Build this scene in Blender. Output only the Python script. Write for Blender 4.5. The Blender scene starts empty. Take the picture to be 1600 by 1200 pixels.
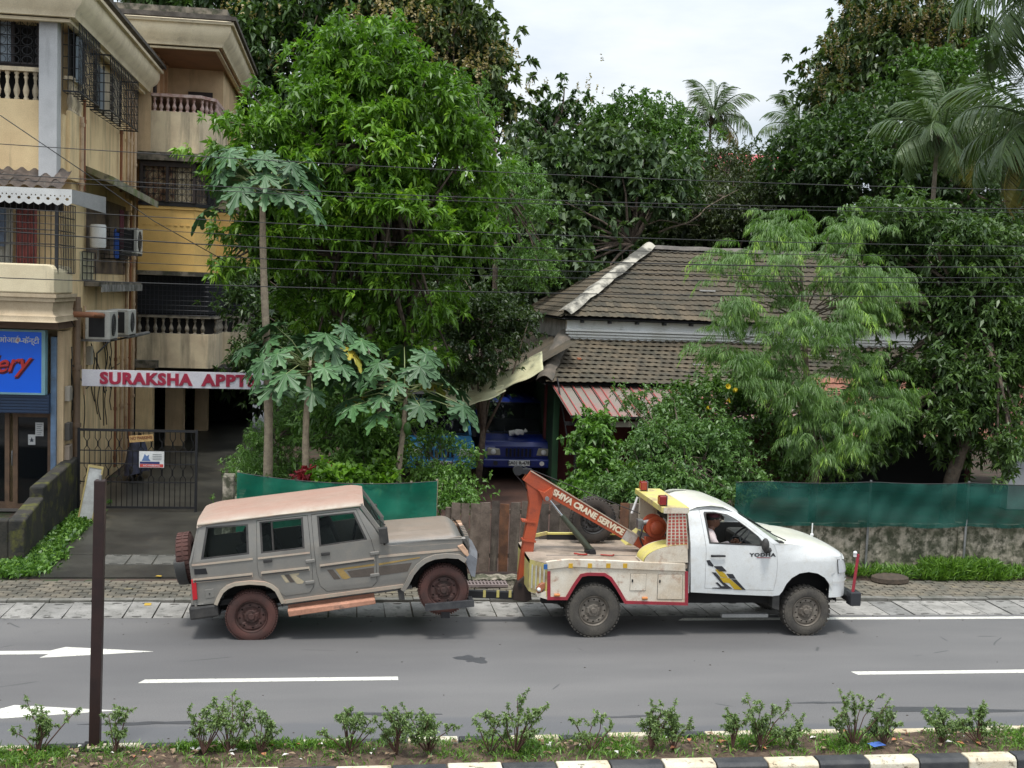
import bpy, bmesh, math, random
import numpy as np
from mathutils import Vector, Matrix
from mathutils.geometry import tessellate_polygon
random.seed(7)
rng = np.random.default_rng(11)
S = bpy.context.scene
COL = S.collection
rad = math.radians

# ------------------------------------------------------------------ camera
CF, CYAW, CPITCH, CROLL, CH = 1840.2, 0.145144, -0.0793490, -0.0359893, 4.856
_cy, _sy, _cp, _sp = math.cos(CYAW), math.sin(CYAW), math.cos(CPITCH), math.sin(CPITCH)
_f = np.array([_sy*_cp, _cy*_cp, _sp]); _r = np.array([_cy, -_sy, 0.0]); _u = np.cross(_r, _f)
_cr, _sr = math.cos(CROLL), math.sin(CROLL)
CR = _r*_cr - _u*_sr; CU = _r*_sr + _u*_cr; CFW = _f
cam_d = bpy.data.cameras.new('camera'); cam = bpy.data.objects.new('camera', cam_d); COL.objects.link(cam)
cam.matrix_world = Matrix(((CR[0], CU[0], -CFW[0], 0), (CR[1], CU[1], -CFW[1], 0), (CR[2], CU[2], -CFW[2], CH), (0, 0, 0, 1)))
cam_d.sensor_width = 36; cam_d.lens = CF/1600*36; cam_d.clip_end = 2000; cam_d.clip_start = 0.1
S.camera = cam

# ------------------------------------------------------------------ world: NISHITA sky veiled by monsoon cloud
SUN_EL, SUN_AZ = rad(70), rad(200)
W = bpy.data.worlds.new('World'); S.world = W; W.use_nodes = True
nt = W.node_tree; nt.nodes.clear()
N = nt.nodes.new; LK = nt.links.new
out = N('ShaderNodeOutputWorld'); bg = N('ShaderNodeBackground'); bg.inputs[1].default_value = 0.07
sky = N('ShaderNodeTexSky'); sky.sky_type = 'NISHITA'; sky.sun_disc = False
sky.sun_elevation = SUN_EL; sky.sun_rotation = SUN_AZ; sky.air_density = 1.0; sky.dust_density = 1.5
tc = N('ShaderNodeTexCoord'); mp = N('ShaderNodeMapping'); mp.inputs['Scale'].default_value = (1, 1, 3.5)
no = N('ShaderNodeTexNoise'); no.inputs['Scale'].default_value = 4.5; no.inputs['Detail'].default_value = 7; no.inputs['Roughness'].default_value = .55
cr = N('ShaderNodeValToRGB'); cr.color_ramp.elements[0].position = .3; cr.color_ramp.elements[0].color = (5.0, 5.7, 6.4, 1)
cr.color_ramp.elements[1].position = .68; cr.color_ramp.elements[1].color = (7.4, 7.7, 8.0, 1)
mx = N('ShaderNodeMix'); mx.data_type = 'RGBA'; mx.inputs['Factor'].default_value = .9
LK(tc.outputs['Generated'], mp.inputs[0]); LK(mp.outputs[0], no.inputs['Vector']); LK(no.outputs['Fac'], cr.inputs[0])
sx = N('ShaderNodeSeparateXYZ'); LK(tc.outputs['Generated'], sx.inputs[0])
mr = N('ShaderNodeMapRange'); mr.inputs['From Min'].default_value = 0; mr.inputs['From Max'].default_value = 1; mr.inputs['To Min'].default_value = .84; mr.inputs['To Max'].default_value = 2.1; LK(sx.outputs['Z'], mr.inputs[0])
vm = N('ShaderNodeVectorMath'); vm.operation = 'SCALE'; LK(cr.outputs[0], vm.inputs[0]); LK(mr.outputs[0], vm.inputs[3])   # an overcast sky is brighter towards the zenith
LK(sky.outputs[0], mx.inputs['A']); LK(vm.outputs[0], mx.inputs['B']); LK(mx.outputs['Result'], bg.inputs[0]); LK(bg.outputs[0], out.inputs[0])
sd = bpy.data.lights.new('sun', 'SUN'); sd.energy = 1.5; sd.angle = rad(11); sd.color = (1, .97, .92)
so = bpy.data.objects.new('sun', sd); COL.objects.link(so)
so.rotation_euler = (math.pi/2-SUN_EL, 0, 0)
_sunv = Vector((-0.25*math.cos(SUN_EL), -0.8*math.cos(SUN_EL), math.sin(SUN_EL)))
so.rotation_euler = (-_sunv).to_track_quat('-Z', 'Y').to_euler()
S.view_settings.view_transform = 'Standard'; S.view_settings.look = 'None'; S.view_settings.gamma = 1
S.view_settings.exposure = 0.93
S.view_settings.use_curve_mapping = False
S.render.engine = 'CYCLES'
S.cycles.max_bounces = 6; S.cycles.transparent_max_bounces = 12; S.cycles.use_denoising = True
S.cycles.diffuse_bounces = 3; S.cycles.glossy_bounces = 3; S.cycles.transmission_bounces = 3; S.cycles.caustics_reflective = False; S.cycles.caustics_refractive = False

# ------------------------------------------------------------------ survey helpers: photo pixel -> point on a real plane
def ray(px, py): return CFW + CR*(px-800)/CF - CU*(py-600)/CF
def onY(px, py, Y):
    d = ray(px, py); t = Y/d[1]; return (float(t*d[0]), float(Y), float(CH+t*d[2]))
def onX(px, py, X):
    d = ray(px, py); t = X/d[0]; return (float(X), float(t*d[1]), float(CH+t*d[2]))
def onG(px, py, z=0.0):
    d = ray(px, py); t = (z-CH)/d[2]; return (float(t*d[0]), float(t*d[1]), float(z))

# ------------------------------------------------------------------ mesh builder
class MB:
    def __init__(s): s.v = []; s.f = []; s.m = []
    def add(s, vs, fs, m=0):
        o = len(s.v); s.v += [tuple(map(float, v)) for v in vs]
        for f in fs: s.f.append([i+o for i in f]); s.m.append(m)
        return s
    def box(s, x0, x1, y0, y1, z0, z1, m=0):
        vs = [(x, y, z) for z in (z0, z1) for y in (y0, y1) for x in (x0, x1)]
        return s.add(vs, [(0,2,3,1),(4,5,7,6),(0,1,5,4),(2,6,7,3),(0,4,6,2),(1,3,7,5)], m)
    def beam(s, p, q, w, h, m=0, up=(0,0,1)):
        p = Vector(p); q = Vector(q); d = (q-p).normalized(); a = d.cross(Vector(up))
        if a.length < 1e-4: a = d.cross(Vector((0,1,0)))
        a.normalize(); b = a.cross(d).normalized(); a = a*w/2; b = b*h/2
        vs = [p-a-b, p+a-b, p+a+b, p-a+b, q-a-b, q+a-b, q+a+b, q-a+b]
        return s.add(vs, [(0,3,2,1),(4,5,6,7),(0,1,5,4),(1,2,6,5),(2,3,7,6),(3,0,4,7)], m)
    def tube(s, pts, r, n=8, m=0, caps=True):
        pts = [Vector(p) for p in pts]
        if not hasattr(r, '__len__'): r = [r]*len(pts)
        base = len(s.v); prev = None; vs = []
        for i, p in enumerate(pts):
            if i == 0: d = pts[1]-p
            elif i == len(pts)-1: d = p-pts[i-1]
            else: d = pts[i+1]-pts[i-1]
            d.normalize()
            if prev is None:
                a = d.cross(Vector((0,0,1)));
                if a.length < .05: a = d.cross(Vector((1,0,0)))
            else: a = prev - d*prev.dot(d)
            a.normalize(); prev = a; b = d.cross(a)
            for k in range(n):
                t = 2*math.pi*k/n; vs.append(p + (a*math.cos(t)+b*math.sin(t))*r[i])
        fs = []
        for i in range(len(pts)-1):
            for k in range(n):
                k2 = (k+1) % n; fs.append((i*n+k, i*n+k2, (i+1)*n+k2, (i+1)*n+k))
        if caps: fs.append(tuple(range(n))[::-1]); fs.append(tuple((len(pts)-1)*n+k for k in range(n)))
        return s.add(vs, fs, m)
    def prism(s, poly, z0, z1, m=0):      # poly in xy (ccw)
        n = len(poly); vs = [(x, y, z0) for x, y in poly]+[(x, y, z1) for x, y in poly]
        fs = [tuple(range(n))[::-1], tuple(range(n, 2*n))]+[(i, (i+1) % n, n+(i+1) % n, n+i) for i in range(n)]
        return s.add(vs, fs, m)
    def prismY(s, poly, y0, y1, m=0):     # poly in xz
        n = len(poly); vs = [(x, y0, z) for x, z in poly]+[(x, y1, z) for x, z in poly]
        fs = [tuple(range(n)), tuple(range(n, 2*n))[::-1]]+[(i, n+i, n+(i+1) % n, (i+1) % n) for i in range(n)]
        return s.add(vs, fs, m)
    def lathe(s, prof, n=24, c=(0,0,0), axis='Z', m=0):   # prof (r, h)
        vs = []
        for r, h in prof:
            for k in range(n):
                t = 2*math.pi*k/n; a, b = r*math.cos(t), r*math.sin(t)
                if axis == 'Z': vs.append((c[0]+a, c[1]+b, c[2]+h))
                elif axis == 'Y': vs.append((c[0]+a, c[1]+h, c[2]+b))
                else: vs.append((c[0]+h, c[1]+a, c[2]+b))
        fs = [(i*n+k, i*n+(k+1) % n, (i+1)*n+(k+1) % n, (i+1)*n+k) for i in range(len(prof)-1) for k in range(n)]
        return s.add(vs, fs, m)
    def grid(s, fn, nu, nv, m=0):
        vs = [fn(i/nu, j/nv) for j in range(nv+1) for i in range(nu+1)]
        fs = [(j*(nu+1)+i, j*(nu+1)+i+1, (j+1)*(nu+1)+i+1, (j+1)*(nu+1)+i) for j in range(nv) for i in range(nu)]
        return s.add(vs, fs, m)
    def ball(s, c, r, nu=12, nv=8, m=0):
        if not hasattr(r, '__len__'): r = (r, r, r)
        vs = [(c[0], c[1], c[2]-r[2])]
        for j in range(1, nv):
            a = -math.pi/2+math.pi*j/nv
            for i in range(nu):
                t = 2*math.pi*i/nu; vs.append((c[0]+r[0]*math.cos(a)*math.cos(t), c[1]+r[1]*math.cos(a)*math.sin(t), c[2]+r[2]*math.sin(a)))
        vs.append((c[0], c[1], c[2]+r[2])); fs = []
        for i in range(nu): fs.append((0, 1+(i+1) % nu, 1+i))
        for j in range(nv-2):
            for i in range(nu): fs.append((1+j*nu+i, 1+j*nu+(i+1) % nu, 1+(j+1)*nu+(i+1) % nu, 1+(j+1)*nu+i))
        l = len(vs)-1
        for i in range(nu): fs.append((1+(nv-2)*nu+i, 1+(nv-2)*nu+(i+1) % nu, l))
        return s.add(vs, fs, m)
    def mesh(s, name, mats, smooth=None, off=None):
        me = bpy.data.meshes.new(name)
        v = s.v if off is None else [(a-off[0], b-off[1], c-off[2]) for a, b, c in s.v]
        me.from_pydata(v, [], s.f)
        for m in (mats if isinstance(mats, (list, tuple)) else [mats]): me.materials.append(m)
        if any(s.m): me.polygons.foreach_set('material_index', s.m)
        me.update()
        bm = bmesh.new(); bm.from_mesh(me); bmesh.ops.recalc_face_normals(bm, faces=bm.faces); bm.to_mesh(me); bm.free()
        if smooth is not None:
            me.polygons.foreach_set('use_smooth', [True]*len(me.polygons))
            if smooth < 180: me.set_sharp_from_angle(angle=rad(smooth))
        return me
    def build(s, name, mats, parent=None, smooth=None, world=True, bevel=0, kind=None):
        off = None
        if parent is not None and world:
            p = parent
            while p.parent: p = p.parent
            off = p.location
        return link(name, s.mesh(name, mats, smooth, off), parent, bevel, kind)
def link(name, me, parent=None, bevel=0, kind=None):
    o = bpy.data.objects.new(name, me); COL.objects.link(o); o.parent = parent
    if bevel:
        b = o.modifiers.new('bevel', 'BEVEL'); b.width = bevel; b.segments = 2; b.limit_method = 'ANGLE'; b.angle_limit = rad(35)
    if kind: o['kind'] = kind
    return o
def thing(name, label, cat, loc=(0,0,0), group=None, rot=None):
    o = bpy.data.objects.new(name, None); COL.objects.link(o); o.location = loc; o.empty_display_size = .1
    if rot: o.rotation_euler = rot
    return tag(o, label, cat, group)
def tag(o, label, cat, group=None):
    o['label'] = label; o['category'] = cat
    if group: o['group'] = group
    return o
def struct(o): o['kind'] = 'structure'; return o
def inst(name, me, parent, loc, rot=(0,0,0), scl=(1,1,1)):
    o = bpy.data.objects.new(name, me); COL.objects.link(o); o.parent = parent; o.location = loc; o.rotation_euler = rot; o.scale = scl
    return o
def copy_tree(o, parent=None):
    c = o.copy(); COL.objects.link(c); c.parent = parent
    for ch in list(o.children): copy_tree(ch, c)
    return c
# flat outline with holes -> subdivided panel -> mapped into 3D -> thickness.   a,b are the two plane coordinates
def panel(outline, holes=(), ca=(), cb=(), fmap=None, thick=.02):
    loops = [[Vector((a, b, 0)) for a, b in l] for l in [outline, *holes]]
    tri = tessellate_polygon(loops); flat = [v for l in loops for v in l]
    bm = bmesh.new(); bv = [bm.verts.new(v) for v in flat]
    for t in tri:
        try: bm.faces.new([bv[i] for i in t])
        except ValueError: pass
    bmesh.ops.dissolve_limit(bm, angle_limit=.01, verts=bm.verts[:], edges=bm.edges[:])
    for c in ca: bmesh.ops.bisect_plane(bm, geom=bm.verts[:]+bm.edges[:]+bm.faces[:], plane_co=(c,0,0), plane_no=(1,0,0))
    for c in cb: bmesh.ops.bisect_plane(bm, geom=bm.verts[:]+bm.edges[:]+bm.faces[:], plane_co=(0,c,0), plane_no=(0,1,0))
    bm.verts.ensure_lookup_table(); bm.verts.index_update()
    mb = MB(); fr = [fmap(v.co.x, v.co.y, 0) for v in bm.verts]; bk = [fmap(v.co.x, v.co.y, thick) for v in bm.verts]; n = len(fr)
    fs = [[v.index for v in f.verts] for f in bm.faces]
    sides = [(e.verts[0].index, e.verts[1].index) for e in bm.edges if len(e.link_faces) == 1]
    allf = fs + [[i+n for i in f][::-1] for f in fs] + [(a, b, b+n, a+n) for a, b in sides]
    bm.free()
    mb.add(fr+bk, allf); return mb
def text_mesh(txt, size, depth=.004, shear=0, spacing=1.0, bold=0.0):
    cu = bpy.data.curves.new('t', 'FONT'); cu.body = txt; cu.size = size; cu.extrude = depth; cu.shear = shear; cu.space_character = spacing
    cu.align_x = 'CENTER'; cu.align_y = 'CENTER'; cu.resolution_u = 3; cu.offset = bold
    o = bpy.data.objects.new('t', cu); COL.objects.link(o)
    bpy.context.view_layer.update()
    me = bpy.data.meshes.new_from_object(o.evaluated_get(bpy.context.evaluated_depsgraph_get()))
    bpy.data.objects.remove(o); return me
def text(name, txt, size, parent, loc, rot, mat, depth=.004, shear=0, spacing=1.0, sx=1.0, bold=0.0):
    me = text_mesh(txt, size, depth, shear, spacing, bold); me.materials.clear(); me.materials.append(mat)
    return inst(name, me, parent, loc, rot, (sx, 1, 1))
def ellipse(cx, cy, rx, ry, n=24, a0=0):
    return [(cx+rx*math.cos(a0+2*math.pi*k/n), cy+ry*math.sin(a0+2*math.pi*k/n)) for k in range(n)]

# ------------------------------------------------------------------ materials
def newmat(name):
    m = bpy.data.materials.new(name); m.use_nodes = True; nt = m.node_tree
    b = nt.nodes['Principled BSDF']; return m, nt, b
def noise(nt, scale, detail=5, rough=.6, coord=None, stretch=(1,1,1), obj=False):
    g = nt.nodes.new('ShaderNodeNewGeometry') if not obj else nt.nodes.new('ShaderNodeTexCoord')
    mp = nt.nodes.new('ShaderNodeMapping'); mp.inputs['Scale'].default_value = stretch
    nt.links.new(g.outputs['Position' if not obj else 'Object'], mp.inputs[0])
    n = nt.nodes.new('ShaderNodeTexNoise'); n.inputs['Scale'].default_value = scale; n.inputs['Detail'].default_value = detail; n.inputs['Roughness'].default_value = rough
    nt.links.new(mp.outputs[0], n.inputs['Vector']); return n.outputs['Fac']
def ramp(nt, sock, a, b, ca=(0,0,0,1), cb=(1,1,1,1)):
    r = nt.nodes.new('ShaderNodeValToRGB'); r.color_ramp.elements[0].position = a; r.color_ramp.elements[1].position = b
    r.color_ramp.elements[0].color = ca; r.color_ramp.elements[1].color = cb
    nt.links.new(sock, r.inputs[0]); return r.outputs[0]
def mix(nt, fac, a, b, mode='MIX'):
    m = nt.nodes.new('ShaderNodeMix'); m.data_type = 'RGBA'; m.blend_type = mode
    for s, v in (('Factor', fac), ('A', a), ('B', b)):
        if hasattr(v, 'is_output'): nt.links.new(v, m.inputs[s])
        elif s == 'Factor': m.inputs[s].default_value = v
        else: m.inputs[s].default_value = (*v[:3], 1)
    return m.outputs['Result']
def mul(c, k): return tuple(x*k for x in c[:3])
def add_bump(nt, b, sock, strength=.3, dist=.01):
    bu = nt.nodes.new('ShaderNodeBump'); bu.inputs['Strength'].default_value = strength; bu.inputs['Distance'].default_value = dist
    nt.links.new(sock, bu.inputs['Height']); nt.links.new(bu.outputs[0], b.inputs['Normal'])
# layered surface: base, broad mottling to col2, fine grain, stains (streaked downwards if streak)
def M(name, col, rough=.6, col2=None, scale=2.0, lo=.4, hi=.65, stain=None, sscale=3, slo=.5, shi=.7, streak=False, samt=.8, grain=.12, gscale=60, bump=.15, metal=0, spec=.5, coat=0, rnd=0):
    m, nt, b = newmat(name); c = col
    c = mix(nt, ramp(nt, noise(nt, scale), lo, hi), col, col2 if col2 else mul(col, .8))
    if rnd:
        oi = nt.nodes.new('ShaderNodeObjectInfo')
        c = mix(nt, 1.0, c, ramp(nt, oi.outputs['Random'], 0, 1, (1-rnd, 1-rnd, 1-rnd, 1), (1+rnd*.4, 1+rnd*.3, 1+rnd*.2, 1)), 'MULTIPLY')
    if stain:
        st = (1, 1, .12) if streak else (1, 1, 1)
        f = ramp(nt, noise(nt, sscale, 6, .65, stretch=st), slo, shi, (0,0,0,1), (samt,samt,samt,1))
        c = mix(nt, f, c, stain)
    g = noise(nt, gscale, 3)
    c = mix(nt, 1.0, c, ramp(nt, g, .3, .7, (1-grain,)*3+(1,), (1+grain,)*3+(1,)), 'MULTIPLY')
    nt.links.new(c, b.inputs['Base Color']); b.inputs['Roughness'].default_value = rough; b.inputs['Metallic'].default_value = metal
    b.inputs['Specular IOR Level'].default_value = spec; b.inputs['Coat Weight'].default_value = coat
    if bump: add_bump(nt, b, g, bump, .01)
    return m
def glass(name, tint=(.02,.03,.03), alpha=.35, rough=.05):
    m, nt, b = newmat(name); b.inputs['Base Color'].default_value = (*tint, 1); b.inputs['Roughness'].default_value = rough
    t = nt.nodes.new('ShaderNodeBsdfTransparent'); t.inputs[0].default_value = (.85,.9,.88,1); ms = nt.nodes.new('ShaderNodeMixShader'); ms.inputs[0].default_value = alpha
    nt.links.new(t.outputs[0], ms.inputs[1]); nt.links.new(b.outputs[0], ms.inputs[2]); nt.links.new(ms.outputs[0], nt.nodes['Material Output'].inputs[0]); return m
def leafmat(name, dark, light, young=None, yamt=.08, gloss=.45, trans=.22):
    m, nt, b = newmat(name)
    at = nt.nodes.new('ShaderNodeAttribute'); at.attribute_name = 'tone'
    r = nt.nodes.new('ShaderNodeValToRGB'); e = r.color_ramp.elements
    dark = (dark[0]*1.5, dark[1]*1.25, dark[2]*1.1); light = (light[0]*1.35, light[1]*1.15, light[2]); e[0].position = 0; e[0].color = (*dark, 1); e[1].position = 1-yamt-.05 if young else 1; e[1].color = (*light, 1)
    if young: k = e.new(1.0); k.color = (*young, 1)
    nt.links.new(at.outputs['Fac'], r.inputs[0]); nt.links.new(r.outputs[0], b.inputs['Base Color'])
    b.inputs['Roughness'].default_value = gloss; b.inputs['Specular IOR Level'].default_value = .55
    tr = nt.nodes.new('ShaderNodeBsdfTranslucent'); ms = nt.nodes.new('ShaderNodeMixShader'); ms.inputs[0].default_value = trans
    br = mix(nt, 1.0, r.outputs[0], (1.3, 1.5, .6), 'MULTIPLY'); nt.links.new(br, tr.inputs[0])
    nt.links.new(b.outputs[0], ms.inputs[1]); nt.links.new(tr.outputs[0], ms.inputs[2]); nt.links.new(ms.outputs[0], nt.nodes['Material Output'].inputs[0]); return m
BLACK = M('black_iron', (.012,.012,.014), .5, grain=.2)
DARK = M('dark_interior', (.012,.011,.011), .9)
CREAM = M('cream_wall', (.84,.64,.36), .85, (.7,.51,.28), 1.2, stain=(.13,.1,.07), sscale=2.6, slo=.5, shi=.74, streak=True, samt=.7)
CREAM2 = M('pale_parapet', (.75,.63,.43), .85, (.62,.5,.34), 2.0, stain=(.1,.09,.075), sscale=3, slo=.47, shi=.7, streak=True, samt=.75)
YELLOW = M('ochre_wall', (.8,.52,.17), .85, (.66,.42,.14), 1.5, stain=(.3,.2,.1), slo=.6, shi=.85, streak=True, samt=.5)
PEACH = M('peach_wall', (.68,.5,.3), .85, (.56,.4,.24), 1.5, stain=(.15,.1,.07), slo=.5, shi=.8, streak=True, samt=.6)
STAINED = M('moss_stained_concrete', (.22,.19,.15), .9, (.06,.055,.045), 3, .4, .6, stain=(.05,.06,.03), sscale=6, slo=.5, shi=.65)
WHITE = M('white_paint', (.75,.75,.74), .6, (.6,.6,.58), 2, stain=(.3,.28,.25), slo=.6, shi=.8, streak=True, samt=.4)
MOULD = M('fascia_plaster', (.76,.65,.46), .8, (.62,.52,.36), 2, stain=(.15,.13,.1), slo=.58, shi=.8, samt=.5)
CONC = M('concrete', (.3,.29,.27), .9, (.17,.165,.15), 2.5, stain=(.06,.07,.03), sscale=5, slo=.55, shi=.7, samt=.8)
BARK = M('bark', (.16,.12,.09), .95, (.07,.05,.04), 8, stain=(.2,.2,.17), sscale=5, slo=.6, shi=.75, bump=.5, gscale=30)
PALEBARK = M('papaya_bark', (.36,.29,.2), .9, (.24,.19,.14), 12, bump=.4, gscale=25)
RUBBER = M('tyre_rubber', (.03,.028,.026), .85, (.065,.052,.042), 5, bump=.3)
STEEL = M('grey_steel', (.3,.3,.3), .45, (.2,.2,.2), 5, metal=.6)
WIRE = M('cable_black', (.02,.02,.02), .6)
# ================================================================== GROUND, ROAD, PAVEMENT
soil = M('wet_soil', (.09,.06,.045), .9, (.05,.035,.025), 1.5, stain=(.035,.06,.02), sscale=2, slo=.5, shi=.6, bump=.5)
g = MB().box(-400, 400, -60, 900, -1.0, -.03); struct(g.build('ground', soil))
def road_mat():
    m, nt, b = newmat('asphalt')
    big = ramp(nt, noise(nt, .35, 4, .55, stretch=(.35,1.6,1)), .35, .7, (.118,.115,.115,1), (.152,.148,.145,1))
    med = ramp(nt, noise(nt, 1.1, 6, .6, stretch=(.3,1.1,1)), .35, .65, (.9,.9,.9,1), (1.06,1.05,1.04,1))
    c = mix(nt, 1, big, med, 'MULTIPLY')
    g = noise(nt, 75, 4, .75); c = mix(nt, 1, c, ramp(nt, g, .3, .7, (.68,.68,.68,1), (1.32,1.32,1.32,1)), 'MULTIPLY')
    # damp, darker band along the median side and scattered damp tongues
    geo = nt.nodes.new('ShaderNodeNewGeometry'); sp = nt.nodes.new('ShaderNodeSeparateXYZ'); nt.links.new(geo.outputs['Position'], sp.inputs[0])
    ad = nt.nodes.new('ShaderNodeMath'); ad.operation = 'MULTIPLY_ADD'; nt.links.new(noise(nt, .9, 4, .5, stretch=(.22,1,1)), ad.inputs[0]); ad.inputs[1].default_value = 2.2; nt.links.new(sp.outputs['Y'], ad.inputs[2])
    f = ramp(nt, ad.outputs[0], 0, 1); fr = nt.nodes.new('ShaderNodeMapRange'); fr.inputs['From Min'].default_value = 13.78; fr.inputs['From Max'].default_value = 13.95; fr.inputs['To Min'].default_value = .5; fr.inputs['To Max'].default_value = 0
    nt.links.new(ad.outputs[0], fr.inputs[0]); c = mix(nt, fr.outputs[0], c, (.085,.09,.1))
    # tar cracks
    v = nt.nodes.new('ShaderNodeTexVoronoi'); v.feature = 'DISTANCE_TO_EDGE'; v.inputs['Scale'].default_value = .55
    nz = nt.nodes.new('ShaderNodeTexNoise'); nz.inputs['Scale'].default_value = 4; av = nt.nodes.new('ShaderNodeVectorMath'); av.operation = 'ADD'; sc = nt.nodes.new('ShaderNodeVectorMath'); sc.operation = 'SCALE'; sc.inputs[3].default_value = .35
    nt.links.new(nz.outputs['Color'], sc.inputs[0]); nt.links.new(geo.outputs['Position'], av.inputs[0]); nt.links.new(sc.outputs[0], av.inputs[1]); nt.links.new(av.outputs[0], v.inputs['Vector'])
    ck = ramp(nt, v.outputs['Distance'], .003, .009, (1,1,1,1), (0,0,0,1)); gate = ramp(nt, noise(nt, .8, 2), .62, .66)
    fk = nt.nodes.new('ShaderNodeMath'); fk.operation = 'MULTIPLY'; nt.links.new(ck, fk.inputs[0]); nt.links.new(gate, fk.inputs[1])
    c = mix(nt, fk.outputs[0], c, (.07,.07,.07))
    nt.links.new(c, b.inputs['Base Color']); b.inputs['Roughness'].default_value = .78
    add_bump(nt, b, g, .35, .004); return m
ASPH = road_mat()
r = MB().box(-70, 90, 12.12, 17.06, -.5, 0); struct(r.build('road', ASPH))
r = MB().box(-70, 90, -8, 10.98, -.5, 0); struct(r.build('near_carriageway', ASPH))
PAINT = M('road_paint', (.74,.72,.64), .75, (.56,.54,.48), 4, stain=(.16,.16,.16), sscale=30, slo=.55, shi=.66, samt=.8)
def marking(poly, name='road_marking'):
    o = MB().prism(poly, .0, .004).build(name, PAINT); struct(o)
x0 = onG(217,1065)[0]; x1 = onG(622,1060)[0]; x2 = onG(1340,1054)[0]
marking([(x0,14.27),(x1,14.27),(x1,14.39),(x0+.06,14.39)]); marking([(x2,14.26),(x2+3.6,14.26),(x2+3.6,14.38),(x2-.04,14.38)])
marking([(x0-8.3,14.27),(x0-4.6,14.27),(x0-4.6,14.39),(x0-8.3,14.39)])
marking([(onG(1058,967)[0],16.82),(60,16.82),(60,16.93),(onG(1058,967)[0]+.1,16.93)], 'edge_line')
def arrow(yc, tipx):
    s = tipx
    marking([(s-6,yc-.07),(s-1.28,yc-.07),(s-1.36,yc-.22),(s,yc),(s-1.14,yc+.22),(s-1.3,yc+.07),(s-6,yc+.07)], 'lane_arrow')
arrow(15.5, onG(240,1017)[0]); arrow(13.35, onG(182,1109)[0])
# drain cover slabs: separate pieces with hand holes
SLAB = M('drain_slab', (.34,.33,.31), .9, (.22,.215,.2), 3, .35,.65, stain=(.07,.07,.06), sscale=7, slo=.55, shi=.66, samt=.85, rnd=.25, bump=.5, gscale=40)
dbed = struct(MB().box(-70, 90, 17.06, 17.94, -.5, -.09).build('drain', M('drain_mud', (.02,.02,.018), .9)))
drain = dbed
def slab_mesh(seed):
    random.seed(seed); w, d = .4, .84
    o = [(-w/2+random.uniform(0,.008), 0), (w/2-random.uniform(0,.008), 0), (w/2, d-random.uniform(0,.02)), (-w/2, d)]
    h = [ellipse(random.uniform(-.02,.02), .07, .075, .035, 10), ellipse(random.uniform(-.02,.02), d-.08, .075, .035, 10)]
    return panel(o, h, (), (), lambda a, b, t: (a, b, -t), .07).mesh('slab', SLAB)
sm = [slab_mesh(i) for i in range(6)]
random.seed(3)
for i in range(62):
    x = -8.6+i*.415
    inst('drain_slab', sm[i % 6], drain, (x, 17.07, -.002+random.uniform(-.012,.006)), (random.uniform(-.012,.012), random.uniform(-.012,.012), random.uniform(-.01,.01)+(.06 if 30 < i < 38 else 0)), (1, 1, 1))
MB().box(-70, -8.82, 17.07, 17.92, -.08, 0).build('slab_strip', SLAB, drain, kind='stuff', world=False); MB().box(17.1, 90, 17.07, 17.92, -.08, 0).build('slab_strip', SLAB, drain, kind='stuff', world=False)
# kerb lip + pavers
kerbc = M('kerb_concrete', (.2,.19,.17), .9, (.1,.1,.08), 3, bump=.4)
pav = struct(MB().box(-70, 90, 17.95, 19.45, -.5, -.045).build('pavement', M('paver_sand', (.09,.08,.06), .95, (.05,.06,.03), 4)))
for i in range(44): MB().box(-9+i*.6+.006, -9+(i+1)*.6-.006, 17.96, 18.1, -.04, .022+.006*math.sin(i*3.1)).build('kerb_stone', kerbc, pav, world=False)
PAVER = M('paver_block', (.19,.165,.125), .9, (.11,.105,.085), 2.0, .35,.6, stain=(.34,.28,.14), sscale=1.8, slo=.6, shi=.7, samt=.6, rnd=.35, bump=.5, gscale=70)
pm = MB().add([(-.095,.0,0),(-.06,-.012,0),(0,0,0),(.06,-.012,0),(.095,0,0),(.105,.05,0),(.095,.1,0),(0,.112,0),(-.095,.1,0),(-.085,.05,0)]+[(x*.97,.05+(y-.05)*.95,.05) for x,y in ((-.095,.0),(-.06,-.012),(0,0),(.06,-.012),(.095,0),(.105,.05),(.095,.1),(0,.112),(-.095,.1),(-.085,.05))],
   [tuple(range(10,20))]+[(i,(i+1)%10,10+(i+1)%10,10+i) for i in range(10)]).mesh('paver', PAVER)
rest = MB(); cnt = 0
spots = []
for j in range(9):
    for i in range(128):
        spots.append((-9+i*.206+(j % 2)*.1, 18.14+j*.118, j))
for x, y, j in spots:
    z = -.04+random.uniform(-.008,.006)
    if ((-5.6 < x < -.6 and y < 18.95)) and cnt < 298:
        cnt += 1; inst('paver', pm, pav, (x, y, z), (random.uniform(-.03,.03), 0, random.uniform(-.03,.03)))
    else:
        vs = [(x+v.co.x*1.0, y+v.co.y, z+v.co.z) for v in pm.vertices]; rest.add(vs, [tuple(p.vertices) for p in pm.polygons])
rest.build('pavers', PAVER, pav, world=False, kind='stuff')
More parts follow.
